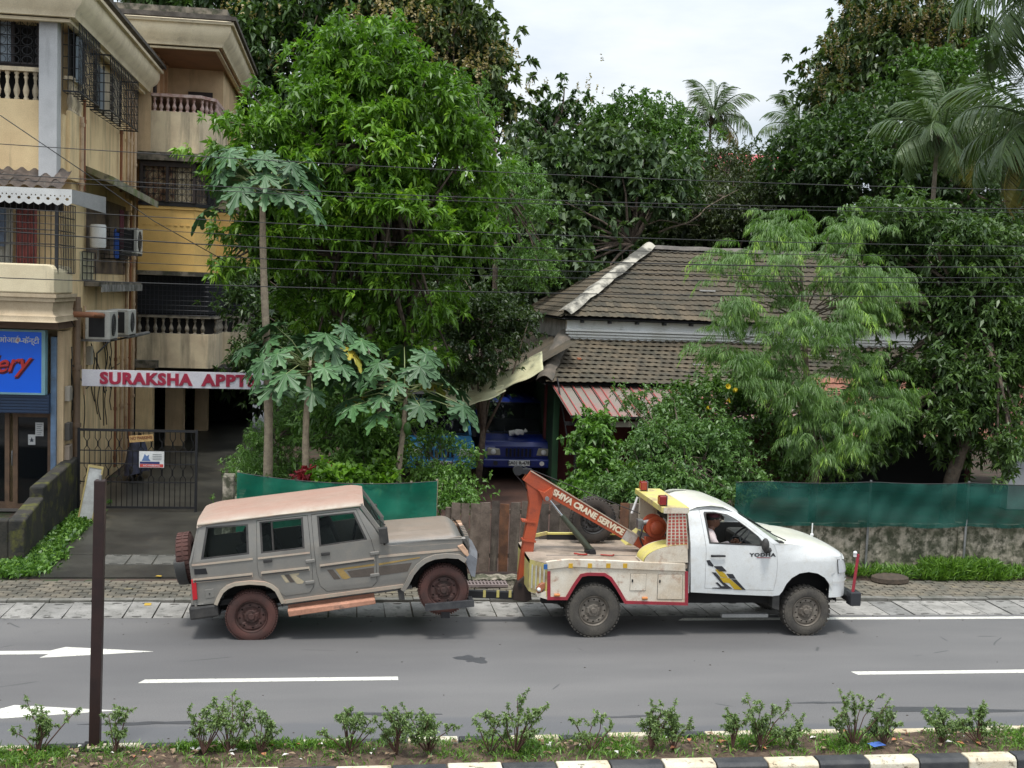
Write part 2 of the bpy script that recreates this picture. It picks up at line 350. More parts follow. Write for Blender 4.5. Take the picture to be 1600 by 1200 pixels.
# driveway: two slightly offset wet concrete sheets with joints
wet = M('wet_driveway', (.062,.06,.05), .4, (.03,.029,.025), .9, .35,.6, stain=(.11,.1,.075), sscale=.8, slo=.58, shi=.7, samt=.7, bump=.25, gscale=30, spec=.5)
dr = struct(MB().box(-5.3, -1.75, 19.46, 20.3, -.2, .0).build('driveway_apron', wet))
cv = slab_mesh(20); cvm = cv; cv.materials.clear(); cv.materials.append(M('cover_slab_concrete', (.13,.125,.11), .8, (.08,.08,.07), 3, bump=.4))
for i in range(3): inst('cover_slab', cvm, dr, (onG(195,880)[0]+i*.44-.2, 20.32, .006), (0,0,0), (1.05,.85,1))
struct(MB().box(-5.3, -1.75, 21.05, 60, -.2, .004).build('driveway', wet))
struct(MB().box(-5.3, -1.75, 20.3, 21.05, -.2, -.004).build('driveway_strip', wet))
struct(MB().box(1.7, 6.6, 19.6, 40, -.5, .012).build('yard', M('red_wet_earth', (.10,.05,.035), .6, (.055,.03,.022), 1.5, bump=.4)))
# median bed and kerbs
bed = struct(MB().grid(lambda u, v: (-10+u*26, 11.22+v*.77, .1+.03*math.sin(u*230)*math.cos(v*5+u*90)), 200, 6).build('planting_bed', M('litter_soil', (.07,.045,.03), .95, (.13,.09,.06), 9, .45,.6, stain=(.3,.27,.22), sscale=40, slo=.66, shi=.7, samt=.7, bump=.8, gscale=50)))
struct(MB().box(-70, 90, 11.0, 12.1, -.4, .03).build('median', kerbc))
KB = M('kerb_black', (.025,.026,.03), .55, (.05,.05,.05), 5, bump=.4); KW = M('kerb_white', (.6,.56,.45), .7, (.5,.4,.25), 3, stain=(.1,.08,.05), sscale=12, slo=.58, shi=.66, samt=.9, bump=.4)
kp = [(y-.46, z) for y, z in [(11.46,0),(11.48,.17),(11.52,.2),(11.66,.2),(11.68,.18),(11.68,0)]]
medo = bpy.data.objects['median']
kx0 = onG(783,1190,.2)[0]; kw = (onG(1600,1190,.2)[0]-onG(868,1190,.2)[0])/9.0
for i in range(-14, 16):
    a = kx0+i*kw; dz = random.uniform(-.006,.006)
    m = MB(); n = len(kp); vs = [(a+.006, y, z+dz) for y, z in kp]+[(a+kw-.006, y, z+dz) for y, z in kp]
    m.add(vs, [tuple(range(n)), tuple(range(n, 2*n))]+[(k, (k+1) % n, n+(k+1) % n, n+k) for k in range(n)])
    m.build('kerb_stone', KB if i % 2 == 0 else KW, medo, bevel=.012, world=False)
for i in range(-14, 16):
    a = kx0+i*kw+.2; MB().box(a+.006, a+kw-.006, 12.0, 12.11, -.3, .12+random.uniform(-.01,.01)).build('kerb_stone', KB if i % 2 else KW, medo, bevel=.012, world=False)

WETP = M('wet_patch', (.06,.062,.066), .45, (.05,.05,.052), 4)
random.seed(44)
for px, py, sx, sy in ((738,1030,.17,.16),(600,1116,.5,.05),(1480,1110,.9,.1),(1290,1098,.3,.04),(980,1120,.35,.03),(240,1130,.5,.06)):
    c = onG(px, py); n = 22; po = []
    for k in range(n):
        a = 2*math.pi*k/n; q = 1+.35*math.sin(2*a+px)+.22*math.sin(5*a+py)+random.uniform(-.1,.1); po.append((c[0]+sx*q*math.cos(a), c[1]+sy*q*math.sin(a)))
    struct(MB().prism(po, .0, .003).build('damp_patch', WETP))
PEB = M('road_debris', (.05,.04,.03), .9)
m = MB()
for k in range(150):
    x, y = random.uniform(-5,10), random.choice((random.uniform(12.2,12.8), random.uniform(16.7,17.05), random.uniform(12.3,16.6))); s_ = random.uniform(.006,.02)
    m.add([(x-s_,y,0.001),(x,y-s_*.5,.001),(x+s_,y,.001),(x,y+s_*.5,.001),(x,y,s_*.6)], [(0,1,4),(1,2,4),(2,3,4),(3,0,4)])
o = m.build('road_grit', PEB, kind='stuff'); tag(o, 'small dark grit and leaf bits scattered over the road surface', 'grit')
# ================================================================== APARTMENT BUILDING (near block + rear block)
def grille(mb, fn, na, nb, r=.009, curls=False, n=4):
    # fn(u, v) -> point on the grille plane, bars every step
    for i in range(na+1): mb.tube([fn(i/na, 0), fn(i/na, 1)], r, n, caps=False)
    for j in range(nb+1): mb.tube([fn(0, j/nb), fn(1, j/nb)], r*1.1, n, caps=False)
    if curls:
        for i in range(0, na, 2):
            for j in range(0, nb, 1):
                cu, cv = (i+1)/na, (j+.5)/nb; ru, rv = .8/na, .42/nb
                mb.tube([fn(cu+ru*math.cos(t*math.pi/5), cv+rv*math.sin(t*math.pi/5)) for t in range(11)], r*.8, 3, caps=False)
_bal = {}
def baluster_mesh(mat, h):
    k = (mat.name, round(h, 2))
    if k not in _bal:
        pr = [(.05,0),(.05,.06),(.03,.1),(.055,.24),(.062,.34),(.045,.46),(.026,.6),(.03,.72),(.045,.8),(.03,.88),(.05,.92),(.05,1)]
        _bal[k] = MB().lathe([(r, z*h) for r, z in pr], 8).mesh('baluster', mat, 60)
    return _bal[k]
def balusters(parent, x0, y0, x1, y1, z0, z1, mat, step=.17):
    base = parent.location; L = math.hypot(x1-x0, y1-y0); n = max(1, int(L/step)); me = baluster_mesh(mat, z1-z0)
    for i in range(n):
        t = (i+.5)/n; inst('baluster', me, parent, (x0+(x1-x0)*t-base.x, y0+(y1-y0)*t-base.y, z0-base.z))
B1 = thing('apartment_building', 'cream apartment building on the left with balconies, curved cornices and ground floor shop', 'building', (-6, 24, 0))
XW = -5.5
# --- near block
FY = 24.55
w = MB(); w.box(-14, XW, 25.2, 32.4, 0, 10.4); w.build('wall', CREAM, B1)
w = MB(); w.box(-14, XW-.02, FY, 25.2, 4.83, 6.1); w.box(-14, XW-.02, FY, 25.2, 6.75, 8.0); w.build('balcony_wall', CREAM, B1)
# curved corner of the top balcony parapet
w = MB(); w.box(-14, -5.95, FY-.1, FY, 6.75, 8.22); w.box(XW-.02, XW+.06, 24.8, 25.75, 6.75, 8.1); w.build('parapet', CREAM, B1)
# rails with balusters
w = MB(); w.box(-14, -5.9, FY-.14, FY+.06, 8.76, 8.84); w.box(XW-.06, XW+.1, 24.75, 25.9, 8.7, 8.77); w.build('rail', CREAM2, B1)
balusters(B1, -8.2, FY-.04, -5.95, FY-.04, 8.22, 8.76, CREAM2, .17); balusters(B1, XW+.02, 24.8, XW+.02, 25.85, 8.1, 8.7, CREAM2, .17)
MB().box(-5.9, -5.56, 24.2, 24.54, 6.55, 10.2).build('column', M('grey_column', (.5,.5,.5), .8, (.4,.4,.4), 1.5, stain=(.2,.2,.2), slo=.6, shi=.8, streak=True), B1, bevel=.01)
# recess behind top windows: dark room and glass
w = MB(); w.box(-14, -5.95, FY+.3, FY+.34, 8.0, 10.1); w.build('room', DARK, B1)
pale = glass('pane_reflecting', (.35,.42,.48), .75, .08)
for a, b in ((-7.5,-7.0),(-6.95,-6.5)): MB().box(a, b, FY+.1, FY+.12, 8.95, 9.9).build('pane', pale, B1)
w = MB(); fr = M('dark_wood_frame', (.03,.02,.018), .6)
for a in (-7.55,-6.98,-6.48,-6.0): w.box(a-.035, a+.035, FY+.04, FY+.1, 8.85, 10.0)
w.box(-7.6, -5.95, FY+.02, FY+.12, 8.86, 8.95); w.build('window_frame', fr, B1)
w = MB(); grille(w, lambda u, v: (-7.8+1.85*u, FY-.02, 8.9+1.1*v), 15, 6, .008, True); w.build('window_grille', BLACK, B1)
# projecting grille boxes on the side wall
def grille_box(y0, y1, z0, z1, x=XW, dep=.38, bx=14, bars=None):
    t = MB()
    grille(t, lambda u, v: (x+dep, y0+(y1-y0)*u, z0+(z1-z0)*v), bx, 6, .008, True)
    grille(t, lambda u, v: (x+dep*u, y0, z0+(z1-z0)*v), 3, 6, .008); grille(t, lambda u, v: (x+dep*u, y1, z0+(z1-z0)*v), 3, 6, .008)
    grille(t, lambda u, v: (x+dep*u, y0+(y1-y0)*v, z0), 3, bx//2, .008)
    for zz in (z0, z1): t.tube([(x, y0, zz), (x+dep, y0, zz), (x+dep, y1, zz), (x, y1, zz)], .018, 5)
    t.build('window_grille', BLACK, B1)
grille_box(24.4, 26.4, 8.42, 9.75, XW, .3, 12)
grille_box(26.9, 30.4, 8.42, 9.6, XW, .42, 16)
w = MB(); w.box(XW-.02, XW+.01, 24.9, 26.3, 8.5, 9.75); w.build('window', DARK, B1)
w = MB(); w.box(XW-.02, XW+.012, 27.3, 30.2, 8.5, 9.55); w.build('window', M('curtained_window', (.5,.42,.3), .7, (.35,.3,.22), 4), B1)
for y in (27.3, 28.2, 29.2, 30.2): MB().box(XW+.013, XW+.05, y-.03, y+.03, 8.48, 9.57).build('frame', fr, B1)
MB().box(XW+.055, XW+.07, 27.4, 28.1, 8.55, 9.45).build('pane', pale, B1)
MB().box(XW+.1, XW+.14, 25.05, 25.5, 8.7, 9.6).build('pane', pale, B1)
# moulded cornices
def cornice(x1, y0, y1, x0, zt, name='cornice', left=-16, ov=.62):
    prof = [(0,-.62),(.1,-.62),(.1,-.54),(.2,-.54),(.24,-.42),(.36,-.3),(.42,-.14),(.42,0),(.50,0),(.50,.07),(.30,.13),(-.6,.2)]
    m = MB(); n = len(prof)
    rows = []
    for d, z in prof:
        X = x1-.5+d; Y = y0+.5-d; YB = y1-.5+d
        rows.append([(left, Y, zt+z), (X, Y, zt+z), (X, YB, zt+z), (left, YB, zt+z)])
    vs = [p for r_ in rows for p in r_]; fs = []
    for i in range(n-1):
        for k in range(3): fs.append((i*4+k, i*4+k+1, (i+1)*4+k+1, (i+1)*4+k))
    m.add(vs, fs); m.build(name, MOULD, B1, smooth=50)
cornice(-4.88, 23.6, 33.1, -14, 10.28)
MB().box(-14, -5.3, 24.0, 32.8, 9.72, 9.8).build('soffit', CREAM, B1)
# roof top: weathered coping with grime, small tiled edge
COPE = M('grimy_coping', (.07,.06,.05), .95, (.14,.12,.1), 5, bump=.6)
w = MB(); w.box(-4.98, -4.82, 23.5, 33.2, 10.42, 10.5); w.box(-16, -4.98, 23.5, 23.66, 10.42, 10.5); w.build('coping', COPE, B1)
MB().box(-16, -5.2, 24, 33, 10.45, 10.7).build('roof', STAINED, B1)
# pipes on the side wall
PIPE = M('pvc_pipe_cream', (.55,.4,.26), .6, (.4,.28,.18), 3, stain=(.2,.1,.06), slo=.55, shi=.75); RUST = M('rusty_pipe', (.28,.11,.05), .8, (.2,.09,.05), 3); PIPEB = M('brown_pipe', (.22,.15,.1), .6)
for y, z0, z1, r_, m_ in ((25.68,6.5,8.1,.05,PIPE),(25.95,6.6,8.5,.03,RUST),(30.1,6.9,8.3,.035,RUST),(30.95,6.8,9.4,.045,PIPE),(31.45,6.8,9.5,.04,PIPE),(31.95,.3,9.4,.05,PIPE),(29.6,.2,3.6,.03,RUST),(30.4,.2,3.6,.045,PIPE),(31.0,.1,6.5,.045,PIPE),(31.5,.1,6.4,.03,RUST),(25.37,.3,4.4,.075,PIPEB),(26.1,2.3,4.2,.03,PIPE)):
    t = MB().tube([(XW+.09, y, z0), (XW+.09, y, z1)], r_, 8)
    for k in range(int((z1-z0)/1.2)+1): t.tube([(XW+.09, y, z0+.2+k*1.2), (XW+.09, y, z0+.28+k*1.2)], r_*1.35, 8)
    t.build('pipe', m_, B1, smooth=60)
# concrete awning slab slanting along the side wall
m = MB(); m.add([(XW,26.2,7.18),(XW+.75,25.6,6.9),(XW+.75,31.6,6.8),(XW,32.3,7.08),(XW,26.2,7.06),(XW+.75,25.6,6.74),(XW+.75,31.6,6.64),(XW,32.3,6.96)], [(0,1,2,3),(7,6,5,4),(0,4,5,1),(1,5,6,2),(2,6,7,3),(3,7,4,0)])
m.build('awning_slab', M('mossy_slab', (.3,.27,.2), .9, (.12,.16,.04), 1.6, stain=(.05,.05,.04), sscale=6, slo=.5, shi=.65), B1)
# first-floor tiled porch roof with fretwork and barred balcony
CLAY = M('old_clay_tile', (.11,.085,.07), .9, (.06,.05,.045), 4, stain=(.16,.15,.12), sscale=10, slo=.6, shi=.7, rnd=.3, bump=.5)
tm = MB().grid(lambda u, v: ((u-.5)*.25, v*.36, .035*math.sin(u*2*math.pi)), 6, 1).mesh('tile', CLAY, 180)
for j in range(3):
    for i in range(12): inst('tile', tm, B1, (-8.2+i*.25+6, 23.62+j*.28-24, 6.5+j*.13+random.uniform(-.01,.01)), (rad(24), 0, random.uniform(-.06,.06)))
FRET = M('fretwork_paint', (.62,.62,.6), .6)
fx0, fx1 = -8.6, -5.12
def fret():
    holes = []; n = 20; st = (fx1-fx0)/n
    for i in range(n):
        cx = fx0+(i+.5)*st; holes.append(ellipse(cx, 6.27, .035, .03, 6)); holes.append(ellipse(cx-.05, 6.33, .016, .016, 5)); holes.append(ellipse(cx+.05, 6.33, .016, .016, 5))
    bot = []
    for i in range(n): a = fx0+i*st; bot += [(a, 6.2), (a+st*.25, 6.17), (a+st*.5, 6.15), (a+st*.75, 6.17)]
    return panel(bot+[(fx1, 6.2), (fx1, 6.46), (fx0, 6.46)], holes, (), (), lambda a, b, t: (a, 23.5+t, b), .02)
fret().build('fretwork', FRET, B1)
m = MB(); m.add([(fx1,23.5,6.46),(fx1+.45,24.4,6.4),(fx1+.45,24.4,6.08),(fx1,23.5,6.2)], [(0,1,2,3)]); m.add([(fx1-.02,23.52,6.46),(fx1+.43,24.42,6.4),(fx1+.43,24.42,6.08),(fx1-.02,23.52,6.2)], [(3,2,1,0)]); m.build('valance', M('grey_valance', (.3,.3,.3), .7), B1)
w = MB(); grille(w, lambda u, v: (-8.6+3.15*u, 23.75, 4.88+1.35*v), 30, 5, .009); grille(w, lambda u, v: (-5.45+.05*u, 23.75+1.35*u, 4.88+1.35*v), 11, 5, .009)
for x in (-7.55, -6.75, -5.45): w.box(x-.03, x+.03, 23.72, 23.78, 4.85, 6.25)
w.build('balcony_grille', BLACK, B1)
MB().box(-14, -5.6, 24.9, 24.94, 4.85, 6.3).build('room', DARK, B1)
CUR = M('red_curtain', (.3,.09,.08), .8, (.2,.06,.05), 6); CURB = M('blue_cloth', (.12,.16,.22), .8, (.08,.1,.14), 4)
def cloth(name, x0, x1, y, z0, z1, mat, parent=B1, amp=.03, folds=7):
    MB().grid(lambda u, v: (x0+(x1-x0)*u, y+amp*math.sin(u*folds*2*math.pi+v*2), z0+(z1-z0)*v), folds*6, 4).build(name, mat, parent, smooth=180)
cloth('curtain', -6.35, -5.95, 24.3, 4.9, 6.1, CUR); cloth('curtain', -6.75, -6.4, 24.3, 4.9, 6.1, M('grey_curtain', (.35,.34,.3), .8), folds=4); cloth('hanging_cloth', -7.2, -6.5, 24.2, 5.35, 6.1, CURB, folds=3)
MB().box(-7.5, -7.1, 24.3, 24.34, 4.9, 5.9).build('pane', pale, B1)
MB().box(-14, -5.5, 23.7, 25.2, 4.9, 5.0).build('floor_slab', STAINED, B1)
# rounded cream sign board band above the shop, with mouldings
def rbox(name, x1, y0, z0, z1, r_, mat, left=-14, y1=25.0):
    m = MB(); pts = [(left, z0), (x1, z0), (x1, z1-r_)]+[(x1-r_+r_*math.cos(t), z1-r_+r_*math.sin(t)) for t in (math.pi/8, math.pi/4, 3*math.pi/8)]+[(x1-r_, z1), (left, z1)]
    m.prismY(pts, y0, y1); m.build(name, mat, B1, bevel=.03)
rbox('parapet', -5.42, 23.45, 4.47, 5.03, .14, M('cream_board', (.72,.62,.42), .75, (.62,.52,.34), 2, stain=(.35,.3,.2), slo=.6, shi=.8, streak=True), left=-10)
prof = [(.02,4.47),(.02,4.4),(-.06,4.4),(-.06,4.32),(-.14,4.32),(-.16,4.26),(-.2,4.16),(-.16,4.08),(-.02,4.04),(-.02,3.97),(.06,3.93)]
m = MB(); vs = []
for d, z in prof: vs += [(-10, 23.45-.1+d*-1 if False else 23.4-(-d)*-.4, z), (-5.38+d*.4, 23.4+d*.4 if False else 23.4-(-d)*-.4, z), (-5.38+d*.4, 25.2, z)]
fs = []
for i in range(len(prof)-1): fs += [(i*3, i*3+1, (i+1)*3+1, (i+1)*3), (i*3+1, i*3+2, (i+1)*3+2, (i+1)*3+1)]
m.add(vs, fs); m.build('moulding', M('tan_moulding', (.5,.4,.27), .8, (.4,.31,.2), 2, stain=(.15,.12,.08), slo=.6, shi=.8), B1, smooth=50)
MB().box(-10, -5.45, 23.9, 25.2, 3.78, 3.93).build('lintel', M('brown_lintel', (.16,.1,.07), .8), B1)
# shop front
w = MB(); w.box(-10, -5.72, 24.35, 24.75, 2.08, 2.46); w.build('shutter_housing', M('navy_shutter', (.015,.03,.07), .5), B1)
for k in range(6): MB().box(-10, -5.72, 24.33, 24.349, 2.1+k*.06, 2.145+k*.06).build('shutter_slat', M('navy_slat', (.02,.045,.1), .4) if k == 0 else bpy.data.materials['navy_slat'], B1)
MB().box(-5.72, -5.62, 24.5, 25.2, 0, 3.6).build('pilaster', M('blue_pilaster', (.16,.25,.38), .7, (.1,.14,.2), 3, stain=(.3,.3,.3), slo=.6, shi=.7), B1)
MB().box(-5.62, -5.5, 24.6, 25.2, 0, 3.72).build('wall_end', PEACH, B1)
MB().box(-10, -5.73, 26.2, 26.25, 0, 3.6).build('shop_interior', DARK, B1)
MB().box(-10, -5.73, 24.9, 26.2, .0, .06).build('shop_floor', M('shop_tile', (.2,.18,.16), .4), B1)
DF = M('teak_door_frame', (.2,.12,.07), .6, (.13,.08,.05), 5)
w = MB()
for x in (-6.66, -6.5, -5.83): w.box(x-.045, x+.045, 24.92, 24.99, .06, 2.05)
w.box(-6.5, -5.8, 24.921, 24.989, 1.94, 2.04); w.box(-10, -6.5, 24.921, 24.989, .06, .2); w.box(-6.5, -5.8, 24.921, 24.989, .06, .16); w.build('door_frame', DF, B1)
d = MB().box(-6.45, -5.88, 24.95, 24.965, .16, 1.94).build('door', glass('shop_glass', (.01,.012,.014), .8, .04), B1)
MB().box(-10, -6.7, 24.95, 24.965, .2, 2.05).build('pane', bpy.data.materials['shop_glass'], B1)
MB().tube([(-6.55,24.88,.95),(-6.55,24.86,1.0),(-6.55,24.86,1.2),(-6.55,24.88,1.25)], .012, 6).build('handle', STEEL, B1)
PAPER = M('paper', (.72,.72,.7), .8); INK = M('printed_ink', (.05,.06,.08), .8)
def notice(x0, x1, y, z0, z1, lines, parent, name='notice', pic=False):
    o = MB().box(x0, x1, y-.004, y, z0, z1).build(name, PAPER, parent)
    m = MB()
    for k in range(lines): zz = z1-(k+1)*(z1-z0)/(lines+1); m.box(x0+.15*(x1-x0), x1-(.15+.1*((k*37) % 3))*(x1-x0), y-.0065, y-.0045, zz-.004, zz+.004)
    if pic: m.prismY([(x0+.25*(x1-x0), z0+.3*(z1-z0)), (x0+.75*(x1-x0), z0+.3*(z1-z0)), (x0+.5*(x1-x0), z0+.75*(z1-z0))], y-.0065, y-.0045)
    m.build('print', INK, parent); return o
notice(-6.12,-5.96,24.95,1.55,1.83,6,B1); notice(-6.26,-6.12,24.95,1.37,1.58,1,B1,pic=True)
# AC shelf, window on side wall, ledges
MB().box(XW, XW+.35, 26.4, 31.6, 4.62, 4.72).build('ledge', STAINED, B1)
m = MB()
for i in range(26): m.prismY([(0,0)], 0, 0) if False else m.box(XW+.34, XW+.37, 26.5+i*.2, 26.62+i*.2, 4.5, 4.66)
m.build('ledge_trim', CONC, B1)
MB().box(XW, XW+.02, 26.0, 27.3, 4.75, 5.35).build('window', M('louvred_glass', (.6,.56,.4), .4, (.45,.42,.3), 8), B1)
w = MB(); grille(w, lambda u, v: (XW+.06, 26.0+1.3*u, 4.75+.6*v), 3, 4, .01); w.build('window_grille', BLACK, B1)
MB().box(XW-.01, XW+.015, 26.6, 31.2, 4.9, 6.6).build('recess_shade', M('shadowed_wall', (.2,.14,.09), .9, (.08,.06,.05), 2), B1)  # flat panel on the wall; shade under the awning slab is put into its colour
# meter boxes and cables low on the wall
for y0, z0, y1, z1, c in ((24.7,2.3,24.95,2.6,(.4,.36,.3)),(24.7,1.5,25.0,1.85,(.1,.09,.08)),(24.7,1.1,25.0,1.4,(.35,.28,.22)),(26.7,2.9,26.95,3.3,(.55,.5,.42))):
    MB().box(XW, XW+.1, y0, y1, z0, z1).build('meter_box', M('box_%d' % int(z0*10), c, .6), B1, bevel=.008)
def cables(pairs, name='cable', parent=B1, r_=.012):
    m = MB()
    for pts in pairs: m.tube(pts, r_, 5)
    return m.build(name, WIRE, parent, smooth=180)
cb = []
random.seed(5)
for k in range(12):
    y = 24.9+random.random()*4.5; z = 3.6-random.random()*1.0; pts = []
    for i in range(7): pts.append((XW+.05+.03*math.sin(i), y+i*.05+.12*math.sin(i*1.3+k), z-i*.22))
    cb.append(pts)
cb.append([(XW+.05,25.2,3.0),(XW+.05,26.5,2.4),(XW+.05,28.5,2.6),(XW+.05,30.5,2.7)]); cb.append([(XW+.05,24.8,4.0),(XW+.06,26,3.5),(XW+.05,27.8,3.9)])
cables(cb)
MB().tube([(XW+.1,25.0,4.05),(XW+.45,25.0,4.05),(XW+.5,27.4,3.95)], .06, 8).build('pipe', RUST, B1, smooth=60)
# --- rear block: stacked bays
bay = [(-5.48,33),(-4.0,33),(-3.66,33.5),(-3.62,35),(-3.12,35.1),(-3.12,41),(-5.48,41)]
low = [(-5.48,33),(-3.6,33),(-3.4,33.3),(-3.4,35),(-2.95,35.1),(-2.95,41),(-5.48,41)]
def off(poly, d):
    c = [(x+(d if x > -5 else 0), y+(-d if y < 34 else (d if y > 40 else -d*.3))) for x, y in poly]; return c
MB().prism(low, 2.42, 3.35).build('balcony_wall', CREAM2, B1)
GB = M('grimy_baluster', (.33,.29,.23), .9, (.1,.09,.07), 5)
for a, b in ((0,1),(2,3),(3,4),(4,5)):
    balusters(B1, low[a][0]-.05, low[a][1]+.06, low[b][0]-.05, low[b][1]+.06, 3.35, 3.78, GB, .2)
MB().prism(off(low, .02), 3.78, 3.86).build('rail', GB, B1)
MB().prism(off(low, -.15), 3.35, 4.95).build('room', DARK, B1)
NET = M('black_net', (.016,.018,.022), .8, bump=.2)
w = MB(); o_ = off(low, .01)
for a, b in ((0,1),(1,2),(2,3),(3,4),(4,5)):
    A_, B_ = o_[a], o_[b]; L_ = math.hypot(B_[0]-A_[0], B_[1]-A_[1]); grille(w, lambda u, v, A_=A_, B_=B_: (A_[0]+(B_[0]-A_[0])*u, A_[1]+(B_[1]-A_[1])*u-.02, 3.86+1.04*v), max(2, int(L_/.11)), 8, .008)
w.build('balcony_grille', M('grille_blueblack', (.02,.022,.03), .5), B1)
MB().prism(off(low, -.06), 3.9, 4.9).build('shade_net', NET, B1)
MB().prism(off(bay, .22), 4.92, 5.04).build('ledge', STAINED, B1)
MB().prism(bay, 5.04, 6.78).build('bay_wall', YELLOW, B1)
MB().prism(off(bay, .03), 6.70, 6.78).build('moulding', YELLOW, B1)
m = MB()
for i in range(9): m.prismY(ellipse(-5.3+i*.16, 6.28, .05, .022, 8), 32.985, 32.999)
m.build('moulding', YELLOW, B1)
MB().prism(off(bay, .05), 6.78, 6.88).build('sill', BLACK, B1)
MB().prism(off(bay, -.12), 6.88, 7.95).build('room', M('curtain_mottled', (.42,.33,.22), .8, (.16,.11,.08), 2.2, .48, .52), B1)  # tan and dark brown blotches behind the curtains
cloth('curtain', -5.3, -4.55, 33.0, 6.9, 7.9, M('striped_curtain', (.45,.33,.2), .8, (.2,.1,.06), 5, .45, .55), amp=.02, folds=5); cloth('curtain', -4.5, -4.05, 33.0, 6.9, 7.9, M('pale_curtain', (.62,.52,.36), .8), amp=.02, folds=4)
w = MB()
for a, b, n_ in ((0,1,12),(1,2,5),(2,3,8)):
    A_, B_ = bay[a], bay[b]; grille(w, lambda u, v, A_=A_, B_=B_: (A_[0]+(B_[0]-A_[0])*u+.03, A_[1]+(B_[1]-A_[1])*u-.06, 6.9+1.0*v), n_, 5, .009, True)
w.build('window_grille', BLACK, B1)
w = MB()
for x in (-5.38, -4.72, -4.02): w.box(x-.035, x+.035, 32.86, 32.95, 6.88, 7.95)
w.box(-5.42, -3.98, 32.861, 32.949, 7.82, 7.95); w.build('window_frame', fr, B1)
MB().box(-3.72, -3.7, 33.6, 34.9, 6.9, 7.9).build('window_screen', NET, B1)
m = MB(); a_ = off(bay, .28); m.prism(a_, 7.97, 8.12); m.prism(off(bay, .18), 8.12, 8.2); m.build('chajja', STAINED, B1)
top = [(-5.18,33),(-3.92,33),(-3.55,33.5),(-3.5,36.5),(-5.18,36.5)]
MB().prism([(x-.0, y) for x, y in top], 8.12, 9.3).build('parapet', CREAM2, B1)
PB = M('pink_white_baluster', (.55,.42,.38), .85, (.35,.2,.17), 6)
for a, b in ((0,1),(1,2),(2,3)): balusters(B1, top[a][0], top[a][1]+.07, top[b][0]-.07, top[b][1]+.07, 9.3, 9.68, PB, .16)
MB().prism(off(top, .03), 9.68, 9.76).build('rail', PB, B1)
MB().prism([(-3.5,36.6),(-3.15,36.6),(-3.15,40),(-3.5,40)], 8.0, 9.45).build('parapet', CREAM, B1)
w = MB(); w.box(-14, -5.18, 33, 36, 8.1, 11.0); w.box(-14, -3.6, 36, 41.5, 2.4, 11.0); w.build('wall', PEACH, B1)
for i, y in enumerate((33.6, 34.5, 35.2)): MB().box(-5.18, -5.1, y, y+.3, 8.2, 10.9).build('pilaster', M('pilaster_%d' % i, (.55,.33,.18), .8), B1)
MB().box(-5.17, -5.12, 33.25, 33.55, 8.3, 10.6).build('door', fr, B1); MB().box(-4.6, -3.9, 35.96, 35.99, 8.2, 10.3).build('door', fr, B1)
cornice(-3.0, 32.3, 41.9, -14, 11.52, left=-6.5)
MB().box(-14, -3.35, 32.7, 41.6, 10.95, 11.02).build('soffit', M('orange_soffit', (.34,.19,.1), .85, (.27,.16,.09), 2), B1)
w = MB(); w.box(-3.06, -2.93, 32.2, 42, 11.62, 11.72); w.box(-6.5, -3.06, 32.2, 32.33, 11.62, 11.74); w.build('coping', COPE, B1)
MB().box(-6.4, -3.2, 32.7, 41.6, 11.6, 12.0).build('roof', STAINED, B1)
# ground-floor stilt parking
w = MB(); w.box(-5.5, -5.06, 33.0, 33.4, 0, 2.42); w.build('pillar', CREAM, B1); MB().box(-5.0, -4.5, 35, 35.45, 0, 2.42).build('pillar', PEACH, B1); MB().box(-4.6, -4.2, 38.6, 39, 0, 2.42).build('pillar', PEACH, B1)
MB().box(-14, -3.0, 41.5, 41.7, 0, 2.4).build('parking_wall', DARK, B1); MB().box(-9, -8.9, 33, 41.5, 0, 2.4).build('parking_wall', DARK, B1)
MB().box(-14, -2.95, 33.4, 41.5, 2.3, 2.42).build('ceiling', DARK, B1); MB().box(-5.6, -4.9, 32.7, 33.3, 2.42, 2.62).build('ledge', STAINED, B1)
MB().box(-10, -5.3, 32.4, 45, -.1, .002).build('parking_floor', M('parking_floor_grey', (.06,.06,.055), .8), B1)

# --- things attached to or standing by the building
def wall_ac(y0, z0, w_, h_, label, x=XW+.12, dep=.38, tilt=0):
    t = thing('air_conditioner', label, 'air conditioner', (x, y0, z0), 'air conditioner units on the side wall')
    AC = bpy.data.materials.get('ac_casing') or M('ac_casing', (.6,.59,.54), .5, (.5,.49,.44), 4, stain=(.25,.2,.15), slo=.6, shi=.7)
    m = MB().box(x, x+dep, y0, y0+w_, z0, z0+h_); m.build('casing', AC, t, bevel=.015)
    MB().box(x+dep*.15, x+dep*.8, y0-.012, y0-.001, z0+.05, z0+h_-.05).build('grille_panel', BLACK, t)
    m = MB().tube([(x+dep, y0+w_*.45, z0+h_/2), (x+dep+.012, y0+w_*.45, z0+h_/2)], h_*.4, 20); m.build('fan_recess', M('fan_dark', (.03,.03,.03), .6) if 'fan_dark' not in bpy.data.materials else bpy.data.materials['fan_dark'], t)
    m = MB()
    for k in range(5): m.tube([(x+dep+.016, y0+w_*.45+h_*.4*(k+1)/5.5*math.cos(a*math.pi/8), z0+h_/2+h_*.4*(k+1)/5.5*math.sin(a*math.pi/8)) for a in range(17)], .005, 3)
    m.build('fan_guard', STEEL, t)
    MB().box(XW, x+dep, y0+.05, y0+.1, z0-.05, z0-.002).build('bracket', STEEL, t); MB().box(XW, x+dep, y0+w_-.1, y0+w_-.05, z0-.05, z0-.002).build('bracket', STEEL, t)
    return t
wall_ac(26.0, 3.5, .95, .6, 'grey white air conditioner on the wall, left of the two above the name board', dep=.5)
wall_ac(28.3, 3.5, .95, .58, 'grey white air conditioner on the wall, right of the two above the name board', dep=.5)
